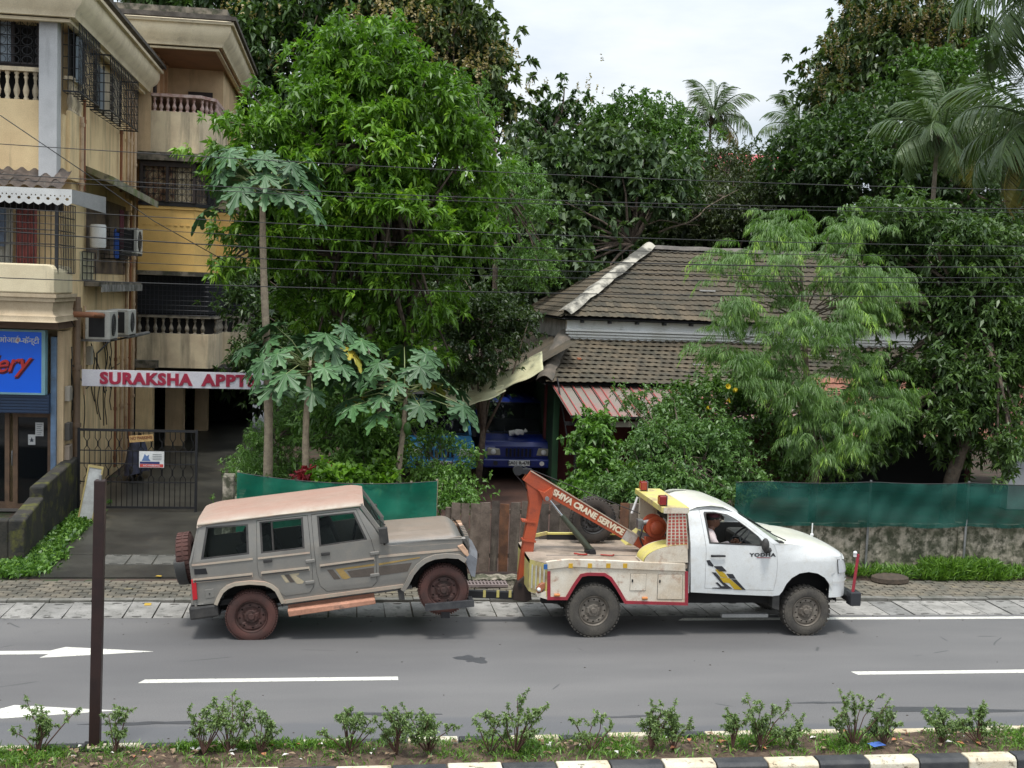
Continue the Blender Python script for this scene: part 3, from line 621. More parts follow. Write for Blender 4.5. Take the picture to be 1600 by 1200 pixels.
wall_ac(30.0, 5.42, .8, .62, 'white air conditioner with round fan beside the clothes cage on the first floor')
t = thing('water_heater', 'white upright tank fixed beside the barred first floor balcony', 'water heater', (XW+.25, 26.6, 5.45))
MB().lathe([(0,0),(.16,0),(.17,.03),(.17,.47),(.15,.5),(0,.5)], 16, (XW+.25,26.6,5.45)).build('tank', WHITE, t, smooth=50); MB().tube([(XW+.25,26.6,5.45),(XW+.25,26.6,5.2),(XW,26.6,5.15)], .015, 6).build('pipe', STEEL, t)
t = thing('drying_cage', 'black wire cage with blue and dark clothes beside the white round-fan unit', 'clothes cage', (XW, 28.2, 5.2))
m = MB(); grille(m, lambda u, v: (XW+.45, 28.0+1.5*u, 5.25+.7*v), 12, 7, .007); grille(m, lambda u, v: (XW+.45*u, 28.0, 5.25+.7*v), 4, 7, .007); grille(m, lambda u, v: (XW+.45*u, 28+1.5*v, 5.25), 4, 6, .007); m.build('wire_mesh', BLACK, t)
o = MB().grid(lambda u, v: (XW+.3+.04*math.sin(u*9), 28.1+.5*u, 5.3+.6*v+.05*math.sin(u*6)), 10, 5).build('blue_cloth', M('bright_blue_cloth', (.02,.08,.35), .8), None, smooth=180); tag(o, 'bright blue cloth hanging inside the wire cage on the side wall', 'cloth')
o = MB().grid(lambda u, v: (XW+.32+.04*math.sin(u*9), 28.7+.35*u, 5.5+.9*v), 10, 5).build('dark_cloth', M('maroon_cloth', (.12,.02,.03), .8), None, smooth=180); tag(o, 'dark maroon and black cloth draped over the top of the wire cage', 'cloth')
# shop sign
t = thing('shop_sign', 'bright blue shop sign with red italic lettering above the glass doors', 'sign', (-5.75, 24.3, 2.46))
BLUE = M('sign_blue', (.0,.15,.95), .35, (.0,.14,.92), 1, grain=.02, bump=0)
MB().box(-9, -5.84, 24.27, 24.45, 2.5, 3.7).build('panel', BLUE, t); 
m = MB().box(-9, -5.77, 24.25, 24.46, 3.7, 3.74).box(-5.84, -5.77, 24.25, 24.46, 2.46, 3.7).box(-9, -5.84, 24.25, 24.46, 2.46, 2.5); m.build('frame', M('sign_frame', (.25,.45,.5), .4), t)
RED = M('letter_red', (.65,.04,.03), .5); REDK = M('letter_shade', (.08,.0,.02), .6); WL = M('letter_white', (.8,.85,.9), .5)
R0 = (math.pi/2, 0, 0)
def at(t, x, y, z): return (x-t.location.x, y-t.location.y, z-t.location.z)
text('lettering', 'Gallery', .5, t, at(t, -6.78, 24.262, 3.0), (math.pi/2, rad(-6), 0), REDK, .004, .45, .95, 1.0, .012)
text('lettering', 'Gallery', .5, t, at(t, -6.8, 24.252, 3.03), (math.pi/2, rad(-6), 0), RED, .004, .45, .95, 1.0, .004)
text('lettering', 'बीओआई', .15, t, at(t, -6.52, 24.262, 3.53), R0, WL, .003, 0, 1.0, 1.0, .002); text('lettering', '–कॅन्टी', .15, t, at(t, -6.08, 24.262, 3.52), R0, WL, .003, 0, 1.0, 1.0, .002)
MB().prismY([(x*.9-y*0, z) for x, z, y in [(-7.02+.0,0,0)]]*0+[(-6.29+.05*math.cos(a)+.02*math.sin(a), 3.53+.055*math.sin(a)) for a in [k*math.pi/8 for k in range(16)]], 24.258, 24.266).build('emblem', WL, t)
text('lettering', '8', .09, t, at(t, -6.29, 24.255, 3.53), R0, RED, .002, .2)
MB().prismY(ellipse(-6.85, 2.5, .16, .07, 16)[:9], 24.26, 24.268).build('emblem', M('cyan_emblem', (.05,.5,.85), .5), t)
# SURAKSHA board
t = thing('name_board', 'long white board over the gateway reading SURAKSHA APPTS. in maroon letters', 'sign', (-5.2, 25, 2.8))
P0, P1 = onY(128,590,25.0), onY(412,596,25.0); Lb = P1[0]-P0[0]; ang = math.atan2(P1[2]-P0[2], Lb)
BW = M('board_white', (.6,.59,.62), .6, (.52,.5,.55), 3, stain=(.3,.28,.28), slo=.6, shi=.8)
c_ = ((P0[0]+P1[0])/2, 25, (P0[2]+P1[2])/2)
b_ = MB().box(-Lb/2, Lb/2, -.02, .02, -.17, .17).build('board', BW, t, world=False, bevel=.004); b_.location = (c_[0]+5.2, 0, c_[2]-2.8); b_.rotation_euler = (0, -ang, 0)
MR = M('maroon_letter', (.32,.01,.04), .5); MS = M('maroon_letter_side', (.5,.12,.15), .6)
LN = [('SURAKSHA', onY(228,592,25)[0], 1.98), ('APPTS.', onY(362,598,25)[0], 1.30)]
for s_, cx, wd in LN:
    for k, (mm, dy, dx) in enumerate(((MS,-.024,.012),(MR,-.034,0))):
        me = text_mesh(s_, .33, .005, 0, 1.12, .014); me.materials.clear(); me.materials.append(mm)
        xs = [v.co.x for v in me.vertices]; sc_ = wd/(max(xs)-min(xs)); sc_ *= .93
        inst('lettering', me, t, (cx+5.2+dx, dy, P0[2]+(cx-P0[0])*math.tan(ang)-2.8-.01), (math.pi/2, -ang, 0), (sc_, 1.0, 1))
# bracket lamp
t = thing('wall_lamp', 'small street lamp on a curved arm under the air conditioners', 'lamp', (XW, 28.6, 2.9))
MB().tube([(XW+.05,27.6,2.6),(XW+.05,27.6,3.1),(XW+.2,28.2,3.35),(XW+.5,29.0,3.42)], .02, 6).build('arm', BLACK, t, smooth=180)
MB().beam((XW+.45,28.9,3.42),(XW+.8,29.9,3.5),.12,.07).build('lamp_head', STEEL, t, bevel=.02)
# iron gate, open leaf
gx0, gx1, gy, gz0, gz1 = -5.28, -2.93, 25.0, .07, 1.72
t = thing('iron_gate', 'black wrought iron gate leaf with plain vertical bars across the driveway', 'gate', ((gx0+gx1)/2, gy, 0))
m = MB(); m.box(gx0, gx1, gy-.02, gy+.02, gz1-.05, gz1); m.box(gx0, gx1, gy-.02, gy+.02, gz0, gz0+.04); m.build('gate_frame', BLACK, t)
for x in (gx0, gx1): MB().box(x-.025, x+.025, gy-.025, gy+.025, 0, gz1+.01).build('gate_frame', BLACK, t)
nb = 22; zs = [gz0, .62, 1.0, 1.32, gz1]
for k in range(1, nb):
    x = gx0+(gx1-gx0)*k/nb; b_ = MB(); s_ = (1 if k % 2 else -1)*.045
    b_.tube([(x,gy,gz0),(x,gy,.62),(x,gy,.7),(x+s_,gy,.76),(x+s_,gy,.88),(x,gy,.95),(x,gy,1.3),(x+s_,gy,1.36),(x+s_,gy,1.46),(x,gy,1.53),(x,gy,gz1)], .0085, 4); b_.build('bar', BLACK, t)
for z in (.62, 1.0, 1.27): MB().box(gx0, gx1, gy-.012, gy+.012, z-.01, z+.01).build('crossbar', BLACK, t)
t2 = thing('no_parking_sign', 'small rusty yellow NO PARKING plate wired high on the gate', 'sign', onY(221,685,gy-.04))
o = MB().box(-.24, .24, -.006, .006, -.07, .07).build('plate', M('rusty_yellow', (.5,.34,.14), .7, (.35,.18,.06), 20), t2, world=False); o.rotation_euler = (0, rad(-5), 0)
text('lettering', 'NO PARKING', .085, t2, (0,-.009,.01), (math.pi/2, rad(-5), 0), M('rust_letter', (.16,.05,.02), .8), .001, 0, 1, .85, .003)
t2 = thing('gate_notice', 'white enamel notice with picture and red NO PARKING strip low on the gate', 'sign', onY(237,718,gy-.04))
MB().box(-.25, .25, -.006, .006, -.17, .17).build('plate', WHITE, t2, world=False)
MB().box(-.235, .235, -.009, -.0065, -.16, -.095).build('stripe', M('red_strip', (.6,.08,.07), .6), t2, world=False); MB().box(-.235, .16, -.0095, -.0065, -.09, -.045).build('stripe', M('navy_strip', (.02,.03,.15), .6), t2, world=False)
m = MB().prismY([(-.2,-.03),(-.02,-.03),(-.06,.03),(-.05,.1),(-.1,.07),(-.14,.12),(-.17,.03)], -.009, -.0065); m.build('picture', M('blue_picture', (.12,.2,.4), .6), t2, world=False)
m = MB()
for k in range(4): m.box(.02, .2, -.009, -.0065, .1-k*.035, .108-k*.035)
m.build('print', INK, t2, world=False)
text('lettering', 'NO PARKING', .05, t2, (0,-.0115,-.128), R0, WL, .001, 0, 1, 1.1)
# mossy compound wall in two steps
MOSS = M('mossy_wall', (.045,.04,.032), .95, (.02,.02,.018), 2, .4,.6, stain=(.14,.14,.02), sscale=2.2, slo=.5, shi=.68, samt=.9, bump=.7, gscale=30)
t = thing('mossy_wall', 'dark moss covered stepped wall between the shop and the driveway', 'wall', (-5.45, 23, 0))
m = MB(); m.add([(-5.55,25.1,0),(-5.3,25.1,0),(-5.3,22.2,0),(-5.55,22.2,0),(-5.55,25.1,1.12),(-5.3,25.1,1.12),(-5.3,22.2,.98),(-5.55,22.2,.98)], [(0,1,2,3),(4,7,6,5),(0,4,5,1),(1,5,6,2),(2,6,7,3),(3,7,4,0)]); m.build('upper_step', MOSS, t, bevel=.03)
m = MB(); m.add([(-5.56,22.2,0),(-5.29,22.2,0),(-5.18,20.45,0),(-5.45,20.45,0),(-5.56,22.2,.8),(-5.29,22.2,.8),(-5.18,20.45,.72),(-5.45,20.45,.72)], [(0,1,2,3),(4,7,6,5),(0,4,5,1),(1,5,6,2),(2,6,7,3),(3,7,4,0)]); m.build('lower_step', MOSS, t, bevel=.03)
m = MB().box(-9, -5.45, 20.45, 20.7, 0, .72); m.build('return_wall', MOSS, t, bevel=.03)
# leaning picture frame by the gate
t = thing('leaning_board', 'tall narrow gilt framed white board leaning behind the road post', 'board', onG(133,815))
o = MB().box(-.13, .13, -.015, .015, 0, 1.1).build('panel', M('dull_white_panel', (.42,.43,.42), .6, (.3,.3,.29), 5), t, world=False); o.rotation_euler = (rad(-8), rad(9), 0)
o = MB().box(-.15, -.12, -.025, .025, 0, 1.12).box(.12, .15, -.025, .025, 0, 1.12).box(-.12, .12, -.025, .025, 0, .05).box(-.12, .12, -.025, .025, 1.07, 1.12).build('frame', M('gilt_frame', (.38,.3,.12), .5), t, world=False); o.rotation_euler = (rad(-8), rad(9), 0)
# water tank on roof
t = thing('rooftop_tank', 'dark grey round tank showing over the rear roof edge', 'tank', onY(327,45,36))
p_ = onY(327,45,36); MB().lathe([(0,.3),(.25,.26),(.36,.16),(.38,.0),(.38,-.5)], 20, p_).build('tank_body', M('grey_tank', (.09,.1,.1), .5), t, smooth=40)
# parked scooter/motorbike under the covered parking
t = thing('covered_scooter', 'parked two wheeler under a dark blue cover behind the gate', 'scooter', onG(213,745))
gx, gy_, _ = onG(216,748); 
m = MB(); m.grid(lambda u, v: (gx-.05+.28*math.cos(u*math.pi*2)*(1-.75*v**2)+.03*math.sin(u*25), gy_+.75*math.sin(u*math.pi*2)*(1-.5*v), .18+v*.85+.06*math.sin(u*9)), 30, 8); m.build('cover', M('blue_grey_cover', (.06,.065,.11), .7, (.03,.03,.05), 5), t, smooth=180)
for dy in (-.5, .5): MB().lathe([(.14,-.05),(.22,-.045),(.24,0),(.22,.045),(.14,.05)], 18, (gx-.05, gy_+dy, .24), 'X').build('wheel', RUBBER, t, smooth=60)
# brown steel post on the median
px_, py_ = onG(148,1180)[:2]; Zt = onY(157,750,py_)
t = thing('steel_post', 'square dark brown steel post standing on the median at left', 'post', (px_, py_, 0))
MB().beam((px_, py_, .0), (Zt[0], py_, Zt[2]), .105, .105, up=(0,1,0)).build('shaft', M('brown_post', (.028,.012,.01), .45, (.018,.008,.007), 4), t, bevel=.006)
MB().box(px_-.12, px_+.12, py_-.12, py_+.12, .05, .1).build('base_plate', BLACK, t); MB().box(Zt[0]-.01, Zt[0]+.01, py_-.02, py_+.02, Zt[2], Zt[2]+.05).build('bolt', STEEL, t)
# ================================================================== TILED HOUSE AND YARD
H = thing('tiled_house', 'low old house with dark clay tiled roofs in two tiers and a white band between', 'house', (9, 30, 0))
TILE = M('dark_clay_tile', (.12,.095,.062), .9, (.07,.064,.045), 1.6, stain=(.2,.14,.1), sscale=9, slo=.6, shi=.7, samt=.5, rnd=.35, bump=.5)
HIPC = M('hip_cement', (.45,.42,.35), .9, (.1,.095,.08), 1.8, .42, .55, bump=.5)
def tile_me():
    m = MB(); w, l = .21, .33; vs = []; pr = [(-.5,.002),(-.36,.013),(-.2,.018),(-.05,.009),(.15,-.002),(.35,.0),(.5,.007)]
    vs = [(a*w, 0, z+.034) for a, z in pr]+[(a*w, l, z) for a, z in pr]+[(a*w, .055, z-.006) for a, z in pr]
    n = len(pr); fs = [(i, i+1, n+i+1, n+i) for i in range(n-1)]+[(2*n+i, 2*n+i+1, i+1, i) for i in range(n-1)]
    m.add(vs, fs); return m.mesh('tile', TILE, 40)
TM = tile_me()
def tiled(roof, e0, e1, top, nrow, xl, xr, maxobj, hip=0.0):
    # e0 (Y, z) eave, top (Y, z); rows from the eave up; hip = left edge shift per metre of slope run
    L = math.hypot(top[0]-e0[0], top[1]-e0[1]); a = math.atan2(top[1]-e0[1], top[0]-e0[0]); cnt = 0; rest = MB()
    for j in range(nrow):
        s_ = j/nrow; y = e0[0]+(top[0]-e0[0])*s_; z = e0[1]+(top[1]-e0[1])*s_; x = xl+hip*s_+.1; k = 0
        while x < xr:
            dz = random.uniform(0,.012)+.02*math.sin(x*1.1+j*.3)*.6; yaw = random.uniform(-.02,.02)
            if cnt < maxobj and x < 10.2:
                inst('tile', TM, roof, (x-H.location.x, y-H.location.y, z+dz), (a, 0, yaw)); cnt += 1
            else:
                R_ = Matrix.Rotation(a, 3, 'X'); vs = [R_@v.co+Vector((x, y, z+dz)) for v in TM.vertices]; rest.add(vs, [tuple(p.vertices) for p in TM.polygons])
            x += .2
    return rest
up = MB(); UE, UT = (30.7, 4.2), (34.2, 6.22)
up.add([(5.75,30.7,4.15),(17,30.7,4.15),(17,34.2,6.17),(8.95,34.2,6.17),(5.75,38.5,4.1),(17,38.5,4.1)], [(0,1,2,3),(0,3,4),(3,2,5,4)])
roof1 = up.build('roof', DARK, H)
r_ = tiled(roof1, UE, None, UT, 15, 5.85, 16.5, 60, 3.1); r_.build('tiles', TILE, roof1, smooth=40, kind='stuff')
# left hip face tiles
lf = MB()
for j in range(17):
    for i in range(34):
        s_ = j/17; X = 5.75+3.2*s_; y0 = 30.7+3.5*s_; y1 = 38.5-4.3*s_; y = y0+(i+.5)*.21
        if y < y1:
            z = 4.18+2.02*s_; a = math.atan2(2.02, 3.2); R_ = Matrix.Rotation(-math.pi/2, 3, 'Z')@Matrix.Rotation(a, 3, 'X')
            lf.add([R_@v.co+Vector((X, y, z)) for v in TM.vertices], [tuple(p.vertices) for p in TM.polygons])
lf.build('tiles', TILE, roof1, smooth=40, kind='stuff')
def hipcap(p, q, w_, name, parent, mat, n=14):
    m = MB(); p = Vector(p); q = Vector(q); d = (q-p).normalized(); s_ = d.cross(Vector((0,0,1))).normalized()
    m.grid(lambda u, v: p+(q-p)*v+s_*(w_*(u-.5)*(1+.12*math.sin(v*23)))+Vector((0,0,.12*math.sin(u*math.pi)+.015*math.sin(v*40))), 6, n); m.build(name, mat, parent, smooth=60)
hipcap((5.8,30.72,4.28),(8.95,34.2,6.3),.48,'hip_cap',roof1,HIPC); hipcap((8.8,34.2,6.22),(17,34.2,6.22),.35,'ridge_cap',roof1,M('ridge_grey', (.1,.09,.08), .9, (.17,.15,.13), 3, bump=.6))
MB().box(9.9,10.35,32.0,32.2,5.02,5.06).build('skylight', M('skylight_pane', (.55,.53,.5), .4), roof1)
lo = MB(); lo.add([(4.95,28.45,2.58),(17,28.45,2.58),(17,31.15,3.62),(5.9,31.15,3.62),(4.95,38,2.58),(5.9,37,3.62)], [(0,1,2,3),(0,3,5,4)]); roof2 = lo.build('roof', DARK, H)
r_ = tiled(roof2, (28.4,2.63), None, (31.1,3.66), 11, 5.0, 16, 232, .95); r_.build('tiles', TILE, roof2, smooth=40, kind='stuff')
hipcap((4.95,28.42,2.68),(5.92,31.15,3.74),.4,'hip_cap',roof2,M('hip_dark', (.09,.08,.065), .9, (.16,.13,.1), 3, bump=.6), 9)
MB().grid(lambda u, v: (4.4+1.45*u, 29.0+8*v, 2.75+.85*u+.03*math.sin(v*60)), 4, 60).build('side_roof', TILE, H, smooth=40)
MB().box(9.05,9.4,29.5,29.68,3.09,3.12).build('skylight', bpy.data.materials['skylight_pane'], roof2); MB().box(12.4,13.2,30.2,30.4,3.38,3.41).build('skylight', bpy.data.materials['skylight_pane'], roof2)
for x, y, z in ((6.0,29.6,3.15),): MB().box(x,x+.1,y,y+.12,z,z+.04).build('tile_shard', M('orange_shard', (.5,.18,.09), .8), roof2)
WB = M('white_band', (.85,.85,.84), .8, (.75,.74,.7), 1.5, stain=(.2,.18,.15), sscale=2.5, slo=.6, shi=.8, samt=.6)
w = MB(); w.box(5.95, 17, 30.95, 31.15, 3.4, 4.12); w.build('white_band', WB, H)
for k, z in enumerate((3.68,3.76,3.84)): MB().box(5.93-.01*k, 17, 30.94-.035*(k+1), 30.949, z, z+.045).build('moulding', WB, H)
MB().box(5.93, 5.95, 31.2, 37, 3.4, 4.1).build('white_band', M('grey_band', (.3,.3,.29), .8, (.16,.16,.15), 2), H)
for i in range(14): MB().box(6.3+i*.75, 6.37+i*.75, 30.72, 30.94, 4.06, 4.12).build('rafter', BLACK, H)
w = MB(); w.box(5.2, 17, 29.6, 29.8, 0, 2.9); w.build('wall', M('dark_wall_maroon', (.14,.03,.03), .8, (.08,.02,.02), 2), H)  # dark maroon wall, mottled to a deeper maroon
MB().box(5.25, 5.4, 28.6, 37, 0, 2.5).build('wall', M('green_wall', (.012,.055,.02), .8, (.008,.04,.015), 2), H)
MB().box(7.6, 8.3, 29.55, 29.6, .3, 2.1).build('door', M('grey_violet_door', (.12,.1,.16), .7), H)
AW = M('red_awning_sheet', (.3,.14,.125), .6, (.21,.18,.15), 1.3, .36,.55, stain=(.2,.19,.15), sscale=3, slo=.5, shi=.62, samt=.7); AR = M('red_rib', (.45,.11,.1), .5, (.34,.1,.09), 3)
def aw(u, v): return (5.15+.24*v+u*6.8, 28.55-1.38*v, 2.56-.62*v)
for k in range(14):
    a, b = k/14+.002, (k+1)/14-.002
    sh = MB().grid(lambda u, v: aw(a+(b-a)*u, v), 2, 2).build('awning_sheet', AW, H)
    m = MB(); 
    for q in (a+.004, (a+b)/2): m.tube([tuple(np.array(aw(q, 0))+[0,0,.02]), tuple(np.array(aw(q, 1))+[0,0,.02])], .016, 5)
    m.build('rib', AR, sh)
m = MB(); m.beam(aw(0,1.01), aw(1,1.01), .05, .06); m.beam((5.3,27.35,1.75),(11,27.35,1.75),.06,.09); m.build('awning_beam', BLACK, H)
MB().beam((5.7,27.3,1.74),(7.6,27.3,1.78),.04,.13).build('sign_plank', M('grey_plank', (.3,.28,.22), .8), H)
for x in (5.6, 8.5, 11): MB().tube([(x,27.4,0),(x,27.4,1.9)], .045, 8).build('post', BLACK, H)
MB().tube([(5.25,28.3,2.75),(5.45,27.3,1.0)], .02, 6).build('post', BLACK, H)
# ------- right-hand red tiled house
H2 = thing('red_tiled_house', 'small house with weathered terracotta tiles half hidden behind the right hand tree', 'house', (15, 27, 0))
e = onY(1430,690,26.0)[2]; TC = M('terracotta', (.4,.17,.11), .85, (.28,.13,.09), 4, stain=(.1,.07,.05), slo=.55, shi=.7, rnd=.3)
rf = MB().add([(11.9,26,e),(20,26,e),(20,28.6,e+1.2),(11.9,28.6,e+1.2),(20,31,e),(11.9,31,e)], [(0,1,2,3),(3,2,4,5)]).build('roof', DARK, H2)
tt = MB(); a = math.atan2(1.2,2.6); R_ = Matrix.Rotation(a, 3, 'X')
cnt = 0; TM2 = TM.copy(); TM2.materials.clear(); TM2.materials.append(TC)
for j in range(10):
    for i in range(36):
        p = (12+i*.21, 25.95+j*.26, e+.04+j*.12+random.uniform(0,.03))
        if j < 6 and cnt < 200: cnt += 1; inst('tile', TM2, rf, (p[0]-15, p[1]-27, p[2]), (a, 0, random.uniform(-.06,.06)))
        else: tt.add([R_@v.co+Vector(p) for v in TM2.vertices], [tuple(q.vertices) for q in TM2.polygons])
tt.build('tiles', TC, rf, kind='stuff')
MB().box(11.9,20,25.98,26.0,e-.06,e+.02).build('eave_board', M('pale_eave', (.42,.4,.36), .7), H2)
w = MB(); w.box(12.2,16.2,28.5,28.6,0,e+.1); w.build('wall', DARK, H2)
px1 = onY(1578,720,26.2)[0]; MB().box(px1,px1+.5,26.2,26.5,0,e-.06).box(px1+.2,20,26.5,26.6,0,e-.06).build('wall', M('grey_white_wall', (.42,.44,.46), .8), H2)
# far buildings glimpsed
t = thing('pink_house', 'far house with coral pink roof showing between the trees', 'house', (22, 60, 5))
a_, b_ = onY(1140,262,60), onY(1215,262,60)
m = MB(); m.add([(a_[0]-4,60,b_[2]-.9),(b_[0]+2,60,b_[2]-.9),(b_[0]+2,63,b_[2]+1.0),(a_[0]-4,63,b_[2]+1.0)], [(0,1,2,3)]); m.build('roof', M('coral_roof', (.65,.13,.15), .7), t)
MB().box(a_[0]-3.6,b_[0]+1.6,60.5,63,0,b_[2]-1.0).build('wall', M('turquoise_wall', (.3,.55,.5), .8), t)
p_ = onY(1176,352,45); o = MB().grid(lambda u, v: (p_[0]-.3+.5*u, 45+.1*math.sin(u*8), p_[2]-.35+.6*v+.1*math.sin(u*5)), 6, 4).build('blue_sheet', M('blue_sheet', (.02,.2,.7), .6), smooth=180); tag(o, 'small bright blue plastic sheet caught among the dark trees above the roof', 'sheet')
# ------- cream tarpaulins by the shed
TP = M('cream_tarp', (.62,.6,.38), .6, (.5,.47,.28), 1.5, stain=(.3,.26,.15), slo=.58, shi=.75, bump=.2)
def tarp(c, label, sag=.12):
    def f(u, v):
        a = [c[0][k]+(c[1][k]-c[0][k])*u for k in range(3)]; b = [c[3][k]+(c[2][k]-c[3][k])*u for k in range(3)]
        p = [a[k]+(b[k]-a[k])*v for k in range(3)]; p[2] -= sag*math.sin(u*math.pi)+.02*math.sin(u*13+v*4)+.03*math.sin(v*9+u*3); return p
    o = MB().grid(f, 24, 8).build('tarpaulin', TP, smooth=180); o.modifiers.new('s', 'SOLIDIFY').thickness = .006; tag(o, label, 'tarpaulin')
tarp([onY(712,608,29.0), onY(847,548,28.2), onY(849,580,27.2), onY(752,618,27.6)], 'long cream tarpaulin stretched up to the corner of the lower tiled roof', .08)
tarp([onY(690,608,28.0), onY(786,600,28.0), onY(790,613,27.0), onY(698,638,27.0)], 'short cream tarpaulin hanging lower over the light blue van', .1)
t = thing('lean_to_shed', 'rusty brown sheet roof of an open shed above the parked vans', 'shed', (3.5, 33, 0))
a0, a1 = onY(735,590,29.5), onY(850,560,29.2)
SH = M('rusty_sheet', (.17,.13,.1), .85, (.09,.07,.06), 3, stain=(.25,.2,.15), slo=.55, shi=.7)
MB().grid(lambda u, v: (a0[0]-2.5+5.6*u, 31.3+5*v, 2.2+.25*u+.9*v+.03*math.sin(u*90)), 60, 2).build('sheet_roof', SH, t, smooth=40)
for x in (.4, 3.45): MB().tube([(x,31.5,0),(x,31.5,2.3)], .05, 8).build('post', STEEL, t)
MB().box(-2, 5.04, 35.5, 35.6, 0, 3).build('back_wall', DARK, t)
MB().beam((1.2,28.9,2.28),(3.6,28.9,2.3),.05,.1).build('pipe', M('grey_pipe', (.3,.3,.32), .5), t)
# ------- fences along the pavement
WALLM = M('lichen_wall', (.4,.35,.28), .95, (.1,.1,.065), 4.5, .38,.6, stain=(.035,.04,.02), sscale=8, slo=.46, shi=.6, streak=False, samt=.85, bump=.6, gscale=25)
t = thing('boundary_wall', 'low rough concrete wall with lichen stains along the right hand pavement', 'wall', (12, 19.8, 0))
xs = [6.75, 9.38, 11.25, 12.7, 15.2, 17.8, 20.5]
for i in range(len(xs)-1):
    MB().grid(lambda u, v: (xs[i]+.08+(xs[i+1]-xs[i]-.1)*u, 19.8+.012*math.sin(u*31+v*7), .9*v+.012*math.sin(u*17)*v), 30, 8).box(xs[i]+.07, xs[i+1]-.01, 19.82, 19.95, 0, .885).build('wall_panel', WALLM, t)
    MB().box(xs[i]-.06, xs[i]+.07, 19.76, 19.93, 0, .93).build('pilaster', WALLM, t, bevel=.012)
def netmat(name, col, a=.82):
    m, nt, b = newmat(name); c = mix(nt, ramp(nt, noise(nt, 1.6, 4, stretch=(1,1,2)), .35, .65), col, mul(col, .72)); nt.links.new(c, b.inputs['Base Color']); b.inputs['Roughness'].default_value = .6
    tr = nt.nodes.new('ShaderNodeBsdfTransparent'); tl = nt.nodes.new('ShaderNodeBsdfTranslucent'); nt.links.new(c, tl.inputs[0])
    m1 = nt.nodes.new('ShaderNodeMixShader'); m1.inputs[0].default_value = .3; nt.links.new(b.outputs[0], m1.inputs[1]); nt.links.new(tl.outputs[0], m1.inputs[2])
    ms = nt.nodes.new('ShaderNodeMixShader'); ms.inputs[0].default_value = a; nt.links.new(tr.outputs[0], ms.inputs[1]); nt.links.new(m1.outputs[0], ms.inputs[2]); nt.links.new(ms.outputs[0], nt.nodes['Material Output'].inputs[0])
    add_bump(nt, b, noise(nt, 5, 4, stretch=(.4,1,2)), .25, .03); return m
NETR = netmat('green_net', (.0,.095,.07), .8); NETL = netmat('bright_green_net', (.0,.2,.12), .9)
def net(x0, x1, y, ztop, zbot, label, mat, poles, pz):
    t = thing('shade_net_fence', label, 'fence', ((x0+x1)/2, y, 0))
    def f(u, v):
        x = x0+(x1-x0)*u; zt = ztop(x)
        fold = .025*math.sin(x*5.2+v*3)+.018*math.sin(x*13-v*7+2*math.sin(x*2))+.025*math.sin(v*7+x*1.7)+.01*math.sin(x*31+v*11)
        return (x, y+fold, zbot(x)+(zt-zbot(x))*v)
    MB().grid(f, int((x1-x0)*14), 14).build('net', mat, t, smooth=180)
    for x in poles: MB().tube([(x, y+.06, pz), (x+.01, y+.06, ztop(x)+.02)], .022, 6).build('pole', STEEL if mat is NETR else PALEBARK, t)
    m = MB(); n = 60; m.tube([(x0+(x1-x0)*i/n, y-.004, ztop(x0+(x1-x0)*i/n)) for i in range(n+1)], .008, 5); m.build('hem_cord', WIRE, t)
    return t
net(6.9, 20.2, 19.66, lambda x: 1.68-.03*abs(math.sin((x-9.42)*1.6))+.01*math.sin(x*.7), lambda x: .87+.015*math.sin(x*4), 'dark green shade net stretched above the lichen stained wall on the right', NETR, (9.42, 11.3, 12.72, 15.3), .05)
net(-1.63, 1.64, 19.42, lambda x: 1.58+.16*((x-.4)/2.0)**2+(.0 if x < 0 else 0), lambda x: .32+.02*math.sin(x*4), 'bright green sagging shade net behind the towed vehicle', NETL, (-1.62, 1.2, 1.63), 0)
t = thing('gate_pillar', 'short lichen spotted concrete pillar at the left end of the green net', 'pillar', (-1.78, 19.6, 0)); MB().box(-1.86,-1.68,19.45,19.75,0,1.68).build('shaft', WALLM, t, bevel=.02); MB().box(-1.84,-1.7,19.75,30,0,.95).build('side_wall', WALLM, t)
# plank fence
PLK = M('grey_plank_wood', (.17,.135,.11), .9, (.09,.07,.055), 6, stain=(.3,.26,.2), sscale=4, slo=.55, shi=.7, streak=True, samt=.6, rnd=.45, bump=.6, gscale=40); PLR = M('rust_plank_wood', (.22,.1,.05), .9, (.1,.05,.03), 5, stain=(.07,.05,.04), streak=True, rnd=.4, bump=.6)
t = thing('plank_fence', 'weathered fence of upright wooden planks behind the tow truck', 'fence', (3.8, 19.4, 0))
random.seed(9); x = 1.88; k = 0
while x < 6.55:
    w_ = random.uniform(.13,.2); h_ = 1.3+random.uniform(-.03,.03); y_ = 19.36+random.uniform(-.012,.012); lean = random.uniform(-.008,.008)
    n = 5; m = MB(); vs = []
    for (yy) in (y_, y_+.025):
        for j in range(n+1): z = .12+(h_-.12)*j/n; vs += [(x+lean*z+random.uniform(-.004,.004), yy, z), (x+w_-.012+lean*z+random.uniform(-.004,.004), yy, z+(random.uniform(-.012,.012) if j == n else 0))]
    q = 2*(n+1); fs = []
    for j in range(n): fs += [(2*j,2*j+1,2*j+3,2*j+2),(q+2*j,q+2*j+2,q+2*j+3,q+2*j+1),(2*j,2*j+2,q+2*j+2,q+2*j),(2*j+1,q+2*j+1,q+2*j+3,2*j+3)]
    fs += [(0,q,q+1,1),(2*n,2*n+1,q+2*n+1,q+2*n)]
    m.add(vs, fs).build('plank', PLR if k in (5,12,17,22) else PLK, t); x += w_+.004; k += 1
for z in (.35, 1.1): MB().box(1.9,6.5,19.4,19.45,z,z+.07).build('rail', PLK, t)
MB().tube([(1.84,19.42,0),(1.84,19.42,1.2)], .05, 8).build('post', PLK, t)
